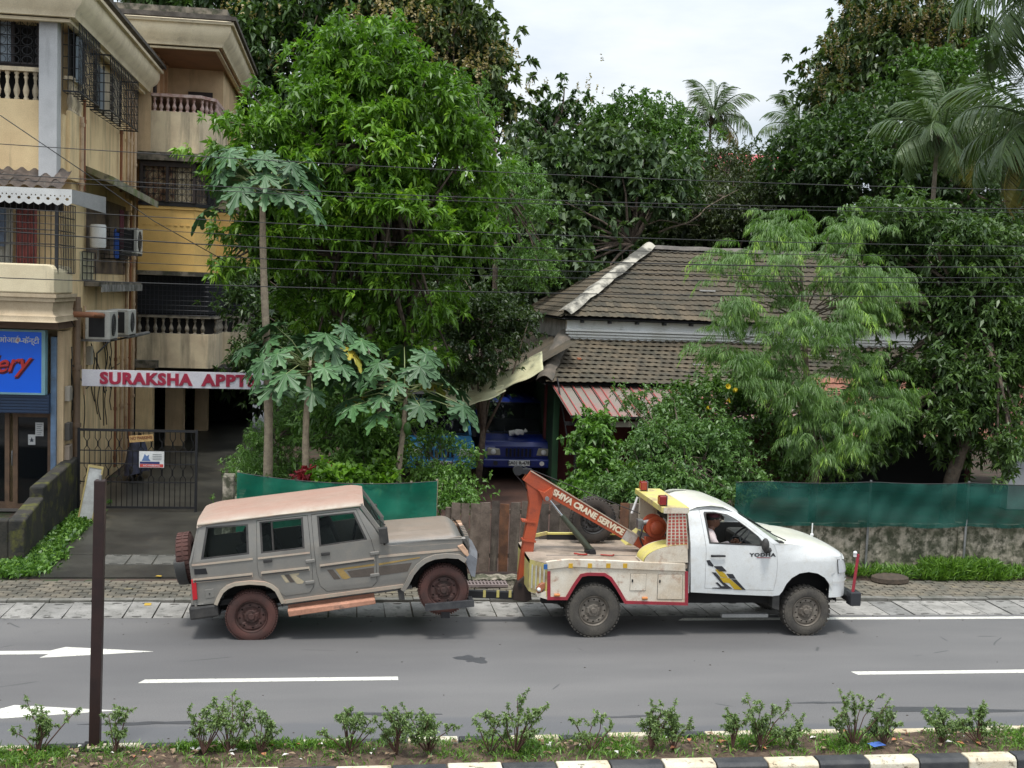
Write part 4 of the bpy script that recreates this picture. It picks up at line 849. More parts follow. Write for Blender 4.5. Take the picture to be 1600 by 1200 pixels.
t = thing('mossy_ledge', 'lichen covered concrete edging at the foot of the plank fence', 'ledge', (3, 19.1, 0)); MB().grid(lambda u, v: (1.85+1.6*u, 18.98+.3*v, .08+.05*math.sin(v*3.1)+.01*math.sin(u*40)), 30, 5).box(1.86,3.44,18.99,19.27,-.03,.08).build('edging', WALLM, t)
# iron drain grating
gc = onG(757,915); t = thing('drain_grating', 'grey iron drain grating lying on the pavement below the plank fence', 'grating', gc)
m = MB().box(-.36,.36,-.22,-.18,.03,.07).box(-.36,.36,.18,.22,.03,.07).box(-.36,.36,-.02,.02,.03,.07); m.build('frame', M('pinkish_iron', (.25,.2,.19), .7), t, world=False)
for i in range(13): MB().box(-.36+i*.0575,-.335+i*.0575,-.18,.18,.032,.066).build('bar', bpy.data.materials['pinkish_iron'], t, world=False)
# round stone on the pavement at right
sc_ = onG(1390,910); t = MB().lathe([(0,.0),(.3,0),(.34,.03),(.33,.1),(.26,.13),(0,.135)], 20, (0,0,0)); o = t.build('stone_slab', M('brown_stone', (.09,.065,.045), .9, (.05,.04,.03), 5, bump=.7), smooth=40); o.location = (sc_[0], sc_[1], 0.0); o.scale = (1,.7,1); tag(o, 'flat round brown stone lying at the foot of the lichen wall', 'stone')
# fallen leaves and scraps
lf_m = M('yellow_leaf', (.55,.36,.05), .7); sc_m = M('scrap', (.7,.68,.62), .7)
def scrap(px, py, s_, mat, label, cat, name, z=.012):
    p = onG(px, py, z); o = MB().grid(lambda u, v: ((u-.5)*s_, (v-.5)*s_*.7, .03*math.sin(u*3)*s_*5*.2), 3, 2).build(name, mat, smooth=180); o.location = p; o.rotation_euler = (0,0,px); tag(o, label, cat)
scrap(231,944,.14,lf_m,'yellow fallen leaf on the drain cover slabs left of the towed vehicle','leaf','fallen_leaf'); scrap(248,900,.09,lf_m,'small yellow fallen leaf on the driveway apron','leaf','fallen_leaf')
scrap(120,828,.1,sc_m,'white paper scrap on the wet driveway near the leaning board','scrap','paper_scrap',.02); scrap(1370,1163,.16,M('blue_wrapper', (.1,.2,.6), .4),'blue and white crumpled wrapper on the median at right','wrapper','wrapper',.16)
random.seed(21)
lit = MB()
for i in range(420):
    x = random.uniform(-4,9); y = random.uniform(11.5,11.98); s_ = random.uniform(.015,.05); a = random.random()*6; z = .125+random.uniform(0,.03)
    lit.add([(x+s_*math.cos(a),y+s_*math.sin(a),z),(x-s_*.6*math.sin(a),y+s_*.6*math.cos(a),z+.015),(x-s_*math.cos(a),y-s_*math.sin(a),z),(x+s_*.6*math.sin(a),y-s_*.6*math.cos(a),z+.01)], [(0,1,2,3)], 0 if i % 5 else (1 if i % 2 else 2))
o = lit.build('leaf_litter', [M('dry_litter', (.16,.1,.06), .9, (.3,.22,.14), 30), sc_m, M('orange_scrap', (.5,.2,.1), .7)], kind='stuff'); tag(o, 'dry leaves and paper scraps scattered over the soil of the median bed', 'litter')
# ------- overhead cables
YW = 17.5
lines = [((0,225),(800,270),(1600,297),.012),((0,272),(800,311),(1600,326),.012),((0,280),(800,317),(1600,332),.01),((0,325),(800,365),(1600,385),.012),((0,345),(800,386),(1600,400),.01),((0,361),(800,405),(1600,417),.018),((0,380),(800,421),(1600,434),.012),((0,400),(800,432),(1600,441),.01),((0,434),(800,457),(1600,463),.014)]
ordn = ['topmost','second','third','fourth','fifth','sixth and thickest','seventh','eighth','lowest']
for k, (a, b, c, r_) in enumerate(lines):
    A_, B_, C_ = [np.array(onY(*q, YW-.2+.05*k)) for q in (a, b, c)]
    xs_ = np.array([A_[0], B_[0], C_[0]]); co = np.polyfit(xs_, [A_[2], B_[2], C_[2]], 2)
    pts = [(x, YW-.2+.05*k, np.polyval(co, x)) for x in np.linspace(-22, 26, 40)]
    o = MB().tube(pts, r_*.5, 5).build('overhead_cable', WIRE, smooth=180); tag(o, 'thin black overhead cable across the street, %s of the stack' % ordn[k], 'cable', 'overhead cables')
pts = [onY(0,180,20), onY(130,268,20.5), onY(240,345,21), onY(352,408,21.5)]; o = MB().tube(pts, .008, 5).build('service_cable', WIRE, smooth=180); tag(o, 'black cable slanting down across the corner of the apartment building', 'cable', 'overhead cables')
# ================================================================== VEGETATION
def nrm(a): return a/np.maximum(np.linalg.norm(a, axis=1, keepdims=True), 1e-6)
def leaves(name, P, D, L, Wd, tone, mat, parent, fold=.18, droop=.25, seed=0, kind=None):
    r = np.random.default_rng(seed); N_ = len(P); D = nrm(D)
    up = r.normal(size=(N_, 3))*.55+[0, 0, 1]; side = nrm(np.cross(D, up)); up2 = np.cross(side, D)
    L = L[:, None]; Wd = Wd[:, None]
    mid = P+D*L*.45
    V = np.empty((N_, 4, 3)); V[:, 0] = P; V[:, 1] = mid+side*Wd/2+up2*Wd*fold; V[:, 2] = P+D*L-np.array([0, 0, 1])*L*droop; V[:, 3] = mid-side*Wd/2+up2*Wd*fold
    p = parent
    if p is not None:
        while p.parent: p = p.parent
        V -= np.array(p.location)
    me = bpy.data.meshes.new(name); me.vertices.add(N_*4); me.vertices.foreach_set('co', V.astype(np.float32).ravel())
    me.loops.add(N_*4); me.loops.foreach_set('vertex_index', np.arange(N_*4, dtype=np.int32))
    me.polygons.add(N_); me.polygons.foreach_set('loop_start', np.arange(0, N_*4, 4, dtype=np.int32)); me.update(calc_edges=True)
    at = me.attributes.new('tone', 'FLOAT', 'FACE'); at.data.foreach_set('value', np.clip(tone, 0, 1).astype(np.float32)); me.materials.append(mat)
    return link(name, me, parent, kind=kind)
def blob_tips(blobs, seed, clump=.3, per=11):
    # blobs: (px, py, rx_px, ry_px, Y, depth_m, n_tips) -> tip positions and outward directions
    r = np.random.default_rng(seed); T = []; O = []; TN = []; CC = []
    for px, py, rx, ry, Y, dep, n in blobs:
        c = np.array(onY(px, py, Y)); k = Y/CF*1.01; R_ = np.array([rx*k, dep, ry*k]); nc = max(2, n//per)
        d = nrm(r.normal(size=(nc, 3))+[0, -.25, .12]); rr = r.uniform(.55, 1.0, (nc, 1))**.6; cc = c+d*R_*rr
        idx = r.integers(0, nc, n); sp = clump*(.7+.6*r.random((n, 1)))
        t = cc[idx]+r.normal(size=(n, 3))*sp*np.array([1, 1, .7]); dd = nrm((t-c)/R_); T.append(t); O.append(nrm(dd+r.normal(size=(n, 3))*.45)); TN.append((r.random(nc)*.5)[idx]+r.random(n)*.25); CC.append(cc)
    return np.concatenate(T), np.concatenate(O), np.concatenate(TN), CC
def rosettes(T, O, TN, k, L, ratio, spread, seed, back=.12, gravity=0.0):
    r = np.random.default_rng(seed+5); n = len(T); P = np.repeat(T, k, 0)-np.repeat(O, k, 0)*r.uniform(0, back, (n*k, 1))
    D = nrm(np.repeat(O, k, 0)*(1-spread*.5)+r.normal(size=(n*k, 3))*spread-np.array([0, 0, gravity])); LL = L*r.uniform(.65, 1.2, n*k)
    return P, D, LL, LL*ratio*r.uniform(.8, 1.15, n*k), np.repeat(TN, k)+r.random(n*k)*.28
def limbs(m, top, targets, r0, seed, n=14):
    rr = random.Random(seed); tg = list(targets); rr.shuffle(tg)
    for c in tg[:n]:
        a = Vector(top); b = Vector(c); mid = a.lerp(b, .5)+Vector((rr.uniform(-.3,.3), rr.uniform(-.3,.3), rr.uniform(-.1,.35)))*((b-a).length*.3)
        m.tube([a, a.lerp(mid, .5)+Vector((rr.uniform(-.08,.08), 0, .05)), mid, mid.lerp(b, .5), b], [r0, r0*.8, r0*.6, r0*.4, r0*.2], 6)
def tree(name, label, cat, blobs, leaf, mat, trunk=None, seed=1, bark=None, group=None, trunk_r=.12, clump=.3, nl=16, kind_leaf='foliage', limb_r=None):
    T, O, TN, CC = blob_tips(blobs, seed, clump, leaf.get('per', 11))
    allc = np.concatenate(CC); cen = allc.mean(0)
    if trunk is None: trunk = [(cen[0], cen[1], -.1), (cen[0]+.1, cen[1], float(allc[:, 2].min())*.5), (cen[0], cen[1], float(cen[2]))]
    t = thing(name, label, cat, (trunk[0][0], trunk[0][1], 0), group)
    m = MB(); m.tube(trunk, [trunk_r*(1-.5*i/(len(trunk)-1)) for i in range(len(trunk))], 9); m.build('trunk', bark or BARK, t, smooth=180)
    m = MB()
    for bl, cc in zip(blobs, CC): limbs(m, trunk[-1] if random.random() < .7 else trunk[-2], cc, limb_r or trunk_r*.4, seed, nl)
    m.build('branches', bark or BARK, t, smooth=180)
    leaves(kind_leaf, *rosettes(T, O, TN, leaf['k'], leaf['L'], leaf['w'], leaf.get('s', .7), seed, leaf.get('back', .12), leaf.get('g', 0)), mat, t, leaf.get('fold', .18), leaf.get('droop', .25), seed)
    return t
LM_BRIGHT = leafmat('leaf_bright', (.022,.068,.011), (.108,.25,.03), (.34,.52,.05), .22, gloss=.38, trans=.3)
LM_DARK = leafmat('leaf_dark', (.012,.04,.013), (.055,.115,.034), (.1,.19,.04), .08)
LM_MID = leafmat('leaf_mid', (.02,.06,.014), (.08,.18,.035), (.16,.3,.04), .1)
LM_TEAK = leafmat('leaf_teak', (.022,.055,.02), (.085,.14,.055), (.16,.2,.08), .1)
LM_FLOWER = leafmat('teak_flower', (.14,.15,.065), (.33,.3,.17), None)
LM_RUST = leafmat('rust_flower', (.075,.08,.03), (.17,.145,.07), None)
LM_FEATH = leafmat('leaf_feather', (.03,.085,.034), (.125,.25,.075), (.4,.6,.09), .14, trans=.35)
LM_OLIVE = leafmat('leaf_olive', (.035,.055,.025), (.1,.13,.06), (.15,.2,.08), .05)
LM_SHRUB = leafmat('leaf_shrub', (.025,.08,.018), (.11,.25,.05), (.25,.42,.07), .12)
LM_PALM = leafmat('leaf_palm', (.022,.06,.018), (.08,.145,.045), (.18,.23,.07), .08)
LM_PAP = M('papaya_leaf', (.085,.19,.065), .5, (.04,.11,.038), 2.2, .3,.7, rnd=.35, grain=.1, spec=.5); LM_PAPY = M('papaya_leaf_yellow', (.4,.3,.03), .5, (.2,.25,.04), 3)
GRASS = leafmat('grass_blade', (.03,.09,.012), (.11,.25,.03), (.2,.33,.05), .1)
mango = dict(k=12, L=.21, w=.32, s=.72, g=.06, droop=.28, per=13)
# 1 the big bright tree
tb = onY(598,760,25.6); t1 = tree('mango_tree', 'large bright green tree with glossy pointed leaves in the middle of the left yard', 'tree',
  [(570,90,80,60,25.5,1.0,420),(480,160,80,70,25.3,1.1,420),(640,170,110,70,25.3,1.3,620),(400,230,70,55,24.8,1.0,330),(560,240,110,65,24.8,1.5,520),(705,250,70,70,25.4,1.2,380),(380,330,50,60,24.8,.8,170),(480,350,90,70,24.9,1.4,420),(610,350,105,75,24.6,1.5,540),(725,350,52,75,25.6,1.1,260),(640,460,80,60,24.9,1.2,260),(520,470,80,60,25.6,1.2,300),(560,560,100,50,25.5,1.2,200),(665,560,45,45,25.3,.9,110),(345,395,26,30,24.8,.4,40)],
  mango, LM_BRIGHT, [(tb[0],25.6,-.1),(tb[0]-.1,25.6,1.5),(tb[0]+.05,25.5,3.2),(tb[0]-.1,25.6,5.0),(tb[0]-.2,25.5,7.5)], 31, trunk_r=.2, clump=.24, nl=8)
# low branches
m = MB()
for (a, b, c) in (((585,640),(520,480),(470,330)), ((600,600),(640,480),(700,330)), ((598,620),(560,440),(570,200)), ((600,640),(615,500),(600,380))):
    m.tube([onY(*a,25.6), onY((a[0]+b[0])/2+4,(a[1]+b[1])/2,25.6), onY(*b,25.6), onY(*c,25.4)], [.12,.1,.08,.03], 8)
m.build('limb', BARK, t1, smooth=180)
# 2 dark and rusty teaks behind
teak = dict(k=13, L=.3, w=.55, s=.85, g=.2, droop=.35, per=9)
def teak_tree(label, blobs, flowers, seed, Y, fm=LM_FLOWER, lm=LM_TEAK, L=.3, group='tall trees behind the yard', nm='teak_tree', n_l=10):
    lf = dict(teak); lf['L'] = L
    t = tree(nm, label, 'tree', blobs, lf, lm, None, seed, trunk_r=.22, clump=.42, nl=n_l, group=group)
    if flowers:
        T, O, TN, _ = blob_tips(flowers, seed+77, .4, 8); P, D, LL, WW, tn = rosettes(T, np.tile([0,0,1.0],(len(T),1)), TN, 9, .11, .8, .8, seed, .35, 0); leaves('flower_panicle', P, D, LL, WW, tn, fm, t, seed=seed, kind='stuff')
    return t
teak_tree('dark tall tree whose crown rises behind the roof of the apartment building', [(330,20,110,60,44,2.5,420),(430,70,90,80,43,2.5,420),(300,90,60,60,44,2,200),(400,160,70,70,43,2.5,300),(210,0,90,35,45,2.5,200),(470,0,90,60,44,2.5,300)], [(400,20,60,30,42.0,1.5,40),(455,60,40,40,41,1,30)], 41, 44, lm=LM_DARK)
teak_tree('tall tree with sprays of beige blossom standing behind the bright green tree', [(600,20,110,60,44,2.5,420),(700,60,80,80,43,2.5,420),(760,140,50,70,43,2,240),(640,130,80,60,43,2.2,240),(775,200,30,45,43,1.6,80),(540,0,80,50,44,2,200)], [(640,40,80,40,41.5,1.5,170),(700,90,70,60,41.5,1.5,200),(755,110,45,50,41.8,1,120),(770,190,30,50,42,1,70),(560,10,60,30,42,1.2,60)], 42, 44)
teak_tree('slender tall tree with sparse crown rising alone against the sky left of centre', [(885,150,28,30,50,1,46),(850,190,36,30,50,1,50),(885,215,60,40,50,1.5,120),(860,270,60,50,50,1.8,130),(820,250,30,45,48,1.2,70),(930,180,18,20,50,.8,16)], [(845,130,20,28,50,.6,14),(930,140,16,24,50,.6,10)], 43, 50, lm=LM_DARK, L=.27)
# 3 round green tree
tree('round_tree', 'rounded mid green tree just left of the distant coconut palm', 'tree', [(1000,195,55,38,48,2.2,430),(965,215,45,40,48,2,260),(1050,225,50,40,47,2,330),(1010,260,70,40,46,2.2,420),(1080,260,40,40,47,2,200)], dict(k=10, L=.26, w=.35, s=.8, g=.1), LM_MID, None, 44, trunk_r=.25, clump=.45, nl=6)
# 4 fine leaved dark tree
tree('fine_leaved_tree', 'dull olive fine leaved tree between the round tree and the pink roof', 'tree', [(1150,260,60,35,44,2,600),(1120,330,90,50,42,2.5,900),(1180,320,50,50,42,2,500),(1060,340,60,40,43,2,420)], dict(k=12, L=.16, w=.35, s=.9), leafmat('leaf_dull', (.022,.045,.02), (.075,.11,.048), (.14,.18,.07), .06), None, 45, trunk_r=.2, clump=.45, nl=8)
# 5 large leaved tree with bare twisting branches
tf = onY(970,470,38); t5 = tree('broad_leaved_tree', 'broad leaved tree with pale twisting branches behind the tiled roof', 'tree', [(880,260,80,45,40,2,300),(960,250,70,40,40,2,260),(1010,280,70,35,39,1.8,230),(860,340,80,60,39,2,320),(940,330,60,40,40,1.5,90),(1045,315,40,28,38,1,60),(860,420,70,45,38,1.8,260),(940,410,60,35,39,1.5,120)], dict(k=10, L=.3, w=.6, s=.85, g=.2, droop=.3), LM_OLIVE if False else leafmat('leaf_broad', (.022,.06,.024), (.085,.15,.07), (.19,.27,.1), .1), [(tf[0],38,-.1),(tf[0]+.2,38,4),(tf[0]+.3,38,6.5)], 46, trunk_r=.16, clump=.4, nl=4)
random.seed(12); m = MB()
for i in range(7):
    a = onY(random.uniform(930,1030), random.uniform(330,390), 38.6); x, z = a[0], a[2]; pts = [a]; dx = random.choice((-1,1))*random.uniform(.7,1.6); 
    for k in range(6): x += dx*.32+random.uniform(-.2,.2); z += random.uniform(.0,.55)-.1*abs(dx); pts.append((x, 38.4+random.uniform(-.3,.3), z))
    m.tube(pts, [.045,.04,.034,.028,.022,.016,.01], 5)
m.build('branches', M('pale_branch', (.22,.17,.12), .9, (.12,.09,.07), 5), t5, smooth=180)
# 6 ferny tree and dark round bush left of roof
tree('ferny_tree', 'light green feathery tree half hidden right of the big bright tree', 'tree', [(810,300,50,45,33,1.5,420),(835,420,40,35,33,1.2,240),(700,160,60,40,34,1.4,300)], dict(k=16, L=.14, w=.25, s=.9), LM_SHRUB, None, 47, trunk_r=.12, clump=.3, nl=6)
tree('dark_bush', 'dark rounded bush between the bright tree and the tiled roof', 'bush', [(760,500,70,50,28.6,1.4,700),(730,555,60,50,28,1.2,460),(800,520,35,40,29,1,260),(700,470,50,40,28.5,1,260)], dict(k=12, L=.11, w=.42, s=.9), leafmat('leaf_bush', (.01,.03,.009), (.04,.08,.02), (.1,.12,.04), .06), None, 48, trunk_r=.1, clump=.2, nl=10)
# 7 right-hand forest
teak_tree('tallest tree at upper right with rusty brown flowering tops', [(1400,30,90,50,46,2.5,420),(1470,60,50,50,46,2.2,240),(1330,90,60,50,46,2.2,230),(1300,160,45,50,46,2,140),(1420,110,100,50,45,2.5,380),(1340,180,60,50,45,2,200)], [(1400,20,80,35,44,1.5,200),(1460,40,50,35,44,1.2,110),(1320,90,50,50,44.5,1.2,110),(1290,150,40,40,44.6,1,60)], 51, 46, LM_RUST)
tree('dense_dark_tree', 'dense very dark green tree below the rusty topped tree at right', 'tree', [(1290,230,80,50,40,2.5,620),(1400,190,80,50,40,2.5,560),(1350,270,110,50,38,2.5,900),(1450,260,60,60,38,2,420),(1250,270,50,40,40,2,300),(1520,330,80,70,38,2,420),(1560,240,60,70,40,2,300)], dict(k=10, L=.24, w=.42, s=.85), LM_DARK, None, 52, trunk_r=.3, clump=.42, nl=8)
tree('light_crown_tree', 'mid green tree directly behind the left coconut palm of the right group', 'tree', [(1430,130,60,40,42,2,300),(1500,130,50,50,42,2,260),(1480,220,60,40,41,2,300)], dict(k=10, L=.24, w=.4, s=.85), LM_MID, None, 53, trunk_r=.2, clump=.4, nl=5)
# 8 right-hand near tree
tb = onY(1488,760,23); tree('spreading_tree', 'large spreading dark leaved tree over the right end of the green net', 'tree', [(1375,400,50,45,24.6,1,300),(1350,480,50,40,24.6,.9,260),(1400,350,80,35,24.2,1,420),(1480,390,100,50,24,1.3,700),(1570,400,60,50,24,1.2,360),(1530,480,90,55,23.6,1.3,700),(1430,470,60,50,24.2,1.2,330),(1500,570,100,55,23.4,1.2,640),(1590,560,50,80,23.2,1,360),(1460,640,75,42,23.2,.9,380),(1410,660,50,40,23.6,.8,260),(1530,700,60,35,23.4,.7,200),(1550,650,60,40,22.9,.8,220),(1570,710,26,36,22,.35,60),(1400,600,50,50,24,.9,200),(1330,690,90,50,23.5,.8,260)],
  dict(k=11, L=.17, w=.34, s=.8, g=.08), leafmat('leaf_spread', (.018,.05,.018), (.08,.16,.045), (.18,.3,.07), .1), [(tb[0]-.1,23,-.1),(tb[0]-.05,23,1.2),(tb[0]+.25,23,2.2),(tb[0]+.5,23.1,3.2),(tb[0]+.5,23.4,4.6)], 54, trunk_r=.17, clump=.24, nl=5)
# 9 yellow-flowered hedge and shrubs in the middle
tree('flowering_bush', 'dense bush with a few yellow trumpet flowers below the lower tiled roof', 'bush', [(1120,620,60,35,25,.9,300),(1170,590,50,30,25,.8,220),(1080,660,60,40,24.6,.9,320),(1180,660,70,50,24.6,.9,360),(1250,640,60,50,24.8,.9,240),(1260,720,80,30,24,.8,220)], dict(k=11, L=.12, w=.45, s=.85), LM_MID, None, 55, trunk_r=.06, clump=.2, nl=8)
YF = M('yellow_flower', (.75,.55,.02), .6)
for i, (a, b) in enumerate(((1136,605),(1134,627),(1073,663),(1150,612),(1110,640))):
    p = onY(a, b, 23.9); o = MB().lathe([(.005,0),(.012,.04),(.05,.075),(.06,.08)], 8).build('trumpet_flower', YF, smooth=60); o.location = p; o.rotation_euler = (rad(70), 0, i); tag(o, ['topmost yellow trumpet flower on the bush below the roof','yellow trumpet flower just under the topmost one','lone yellow trumpet flower low at the left of the bush','yellow trumpet flower right of the topmost one','yellow trumpet flower midway down the bush'][i], 'flower')
tree('rose_shrub', 'arching shrub with pale jagged leaflets in front of the yard house', 'shrub', [(985,625,50,22,22.6,.6,45),(1040,640,40,25,22.8,.6,70),(1040,700,70,45,21.6,.7,420),(1110,700,70,50,21.4,.7,420),(1060,755,80,35,20.9,.6,380),(1150,740,50,35,21,.5,180),(980,765,55,25,21.2,.6,260),(1120,770,40,20,20.6,.4,120)], dict(k=13, L=.1, w=.42, s=.9, back=.25), leafmat('leaf_rose', (.03,.085,.028), (.11,.23,.07), (.22,.36,.1), .1), None, 56, trunk_r=.05, clump=.16, nl=12)
tree('glossy_shrub', 'glossy round leaved shrub at the right side of the yard entrance', 'shrub', [(925,680,32,40,23,.5,230),(930,740,40,40,22.5,.5,280),(900,770,30,22,22,.4,100),(960,780,45,25,21.8,.4,200)], dict(k=9, L=.13, w=.6, s=.85), LM_SHRUB, None, 57, trunk_r=.04, clump=.14, nl=10)
tree('thin_shrub', 'loose twiggy shrub growing in front of the light blue van', 'shrub', [(690,680,40,40,22.5,.5,80),(665,720,35,40,22.3,.5,70),(700,750,45,30,21.5,.4,240),(710,785,35,25,20.6,.4,180),(735,700,16,16,22,.3,22),(660,650,40,20,23,.4,80)], dict(k=9, L=.1, w=.38, s=.85, back=.2), LM_SHRUB, [(onY(690,830,21.6)[0],21.6,0),(onY(688,790,21.6)[0],21.7,.7),(onY(690,740,22)[0],22,1.3)], 58, trunk_r=.025, clump=.15, nl=18, bark=M('grey_twig', (.12,.1,.08), .9))
tree('garden_shrub', 'leafy green shrub between the papaya trunks in the left garden', 'shrub', [(560,690,50,45,23.4,.8,330),(520,650,50,50,24,.8,260),(600,700,35,40,23.5,.6,160),(540,740,70,25,22.6,.7,260)], dict(k=9, L=.17, w=.3, s=.8, g=.1), LM_SHRUB, None, 59, trunk_r=.05, clump=.2, nl=8)
tree('fern_hedge', 'feathery light green hedge beside the driveway at the garden corner', 'hedge', [(445,690,30,60,26,.8,420),(410,710,30,45,25,.8,360),(400,740,32,25,23,.8,260),(460,640,30,50,27,.8,300)], dict(k=18, L=.09, w=.22, s=.95), LM_SHRUB, None, 60, trunk_r=.04, clump=.16, nl=4)
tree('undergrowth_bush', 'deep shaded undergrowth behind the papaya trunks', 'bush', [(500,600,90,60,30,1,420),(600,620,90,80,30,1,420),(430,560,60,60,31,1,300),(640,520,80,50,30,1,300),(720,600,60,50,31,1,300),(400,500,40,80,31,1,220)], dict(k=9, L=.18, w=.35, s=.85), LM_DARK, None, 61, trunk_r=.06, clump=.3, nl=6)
tree('croton_plant', 'low plant with pinkish red leaves behind the left green net', 'plant', [(490,737,22,14,21.6,.3,30),(540,738,16,10,21.6,.3,12)], dict(k=7, L=.16, w=.35, s=.8), leafmat('leaf_red', (.12,.02,.03), (.35,.04,.06), None), None, 62, trunk_r=.02, clump=.1, nl=4)
tree('broad_garden_plant', 'bright broad leaved plant just above the edge of the left green net', 'plant', [(510,745,40,14,21,.4,130),(560,745,30,12,21,.4,90),(600,740,24,14,21.2,.3,60)], dict(k=8, L=.15, w=.5, s=.85), LM_BRIGHT, None, 63, trunk_r=.02, clump=.12, nl=4)
# spiky plant
t = thing('spiky_plant', 'bright spiky dracaena plant standing in the shrubs near the yard house', 'plant', onY(985,745,22.4)[:2]+(0,))
r = np.random.default_rng(3); n = 46; c_ = np.array(onY(985,733,22.4)); d_ = nrm(np.c_[r.normal(size=(n,2)), np.abs(r.normal(size=n))*.9+.3]); leaves('leaves', np.tile(c_,(n,1)), d_, r.uniform(.3,.5,n), np.full(n,.035), r.random(n), LM_BRIGHT, t); MB().tube([(c_[0],c_[1],0),tuple(c_)], .03, 6).build('stem', BARK, t)
# ---- forest backdrop
hm = M('forest_floor', (.02,.03,.012), .95)
def hillz(x, y): return max(0, (y-44)*.17)*(1+.1*math.sin(x*.11))
struct(MB().grid(lambda u, v: (-60+160*u, 42+70*v, -.5+hillz(-60+160*u, 42+70*v)), 60, 20).build('hillside', hm, smooth=180))
T, O, TN, _ = blob_tips([(x, 400+20*math.sin(x*.02), 110, 75, 46+2*math.sin(x*.05), 3, 900) for x in range(300, 1700, 130)]+[(x, 540, 110, 70, 41+2*math.sin(x*.07), 2.5, 500) for x in range(300, 1700, 150)]+[(x, 330, 90, 40, 52, 3, 330) for x in (760, 900, 1080, 1200)], 70, .7, 9)
o = leaves('far_wood', *rosettes(T, O, TN, 9, .42, .5, .85, 70), leafmat('leaf_wood', (.015,.036,.013), (.055,.1,.034), None), None, seed=70, kind='stuff'); tag(o, 'dark mass of far woodland filling the slope behind the houses', 'woodland')
# ---- feathery tree (acacia-like drooping sprays)
def feather_spray(seed, L=.62, droop=1.0):
    r = random.Random(seed); P = []; D = []; LL = []; tn = []
    for i in range(15):
        s_ = i/14; x = L*s_*(1-.25*droop*s_); z = .10*math.sin(s_*2.4)-.34*droop*s_*s_
        for sd in (-1, 1):
            P.append((x, 0, z)); D.append((.45, sd*(.75-.3*s_), -.35-.45*droop*s_)); LL.append((.19-.09*s_)*r.uniform(.85,1.15)); tn.append(min(1, .45+.25*r.random()+.35*(s_ > .75)))
    return P, D, LL, tn
def feather(label, blobs, seed, n_over=1.0):
    T, O, TN, CC = blob_tips(blobs, seed, .22, 9); r = np.random.default_rng(seed); cb = onY(1270,760,22.6)
    t = thing('feathery_tree', label, 'tree', (cb[0], 22.6, 0))
    P, D, LL, TT = [], [], [], []
    for i in range(len(T)):
        p, d, l, tn = feather_spray(int(r.integers(0, 9)), L=r.uniform(.45,.75), droop=r.uniform(.3,1.15)); az = math.atan2(O[i][1], O[i][0])+r.normal()*.5; c, s_ = math.cos(az), math.sin(az)
        p = np.array(p); d = np.array(d); Rm = np.array([[c,-s_,0],[s_,c,0],[0,0,1]]); P.append(p@Rm.T+T[i]-np.array([c,s_,0])*.3); D.append(d@Rm.T); LL.append(l); TT.append(np.array(tn)*.75+TN[i]*.5-.06)
    P = np.concatenate(P); D = np.concatenate(D); LL = np.concatenate(LL); TT = np.concatenate(TT)
    D = D+r.normal(size=D.shape)*.12
    # every pinna is a narrow comb: split into three slivers side by side
    Pn = np.concatenate([P, P+D*LL[:, None]*.3]); Dn = np.concatenate([D, D+r.normal(size=D.shape)*.15]); Ln = np.concatenate([LL, LL*.85])
    Pn = np.concatenate([Pn, P+D*LL[:, None]*.6+r.normal(size=P.shape)*.02]); Dn = np.concatenate([Dn, D+r.normal(size=D.shape)*.25-[0,0,.3]]); Ln = np.concatenate([Ln, LL*.7])
    leaves('foliage', Pn, Dn, Ln, Ln*.10, np.concatenate([TT, TT, TT]), LM_FEATH, t, droop=.45, seed=seed)
    m = MB(); top = [(cb[0],22.6,-.1),(cb[0]+.05,22.6,1.5),onY(1262,620,22.6),onY(1255,500,22.7),onY(1250,400,22.8)]; m.tube(top, [.09,.08,.07,.05,.025], 8); m.build('trunk', BARK, t, smooth=180)
    m = MB()
    for cc in CC: limbs(m, top[2] if cc[0][2] < 3.5 else top[3], cc, .02, seed+int(cc[0][2]*9), 2)
    m.build('branches', BARK, t, smooth=180)
feather('light green feathery tree with drooping fern like sprays in front of the tiled house', [(1250,350,63,19.008,22.8,0.7,37),(1200,365,52.5,17.28,22.7,0.6,27),(1310,360,52.5,19.008,22.8,0.6,37),(1140,415,42,21.6,22.4,0.6,27),(1220,420,63,25.92,22.3,0.8,42),(1310,430,63,25.92,22.5,0.8,48),(1400,430,42,19.008,22.9,0.6,26),(1130,470,36.75,20.736,22,0.6,24),(1190,510,63,25.92,21.9,0.8,45),(1280,500,73.5,30.24,22,0.9,64),(1350,480,52.5,25.92,22.6,0.7,34),(1140,555,47.25,19.008,21.6,0.6,31),(1230,570,63,25.92,21.6,0.8,45),(1320,560,52.5,30.24,22,0.7,43),(1260,630,63,25.92,21.5,0.7,58),(1340,650,63,30.24,21.5,0.7,54),(1390,640,36.75,25.92,21.7,0.5,26),(1270,700,52.5,21.6,21.3,0.5,34),(1345,700,31.5,22.464,21.2,0.4,24),(1170,600,42,17.28,21.4,0.5,15)], 64)
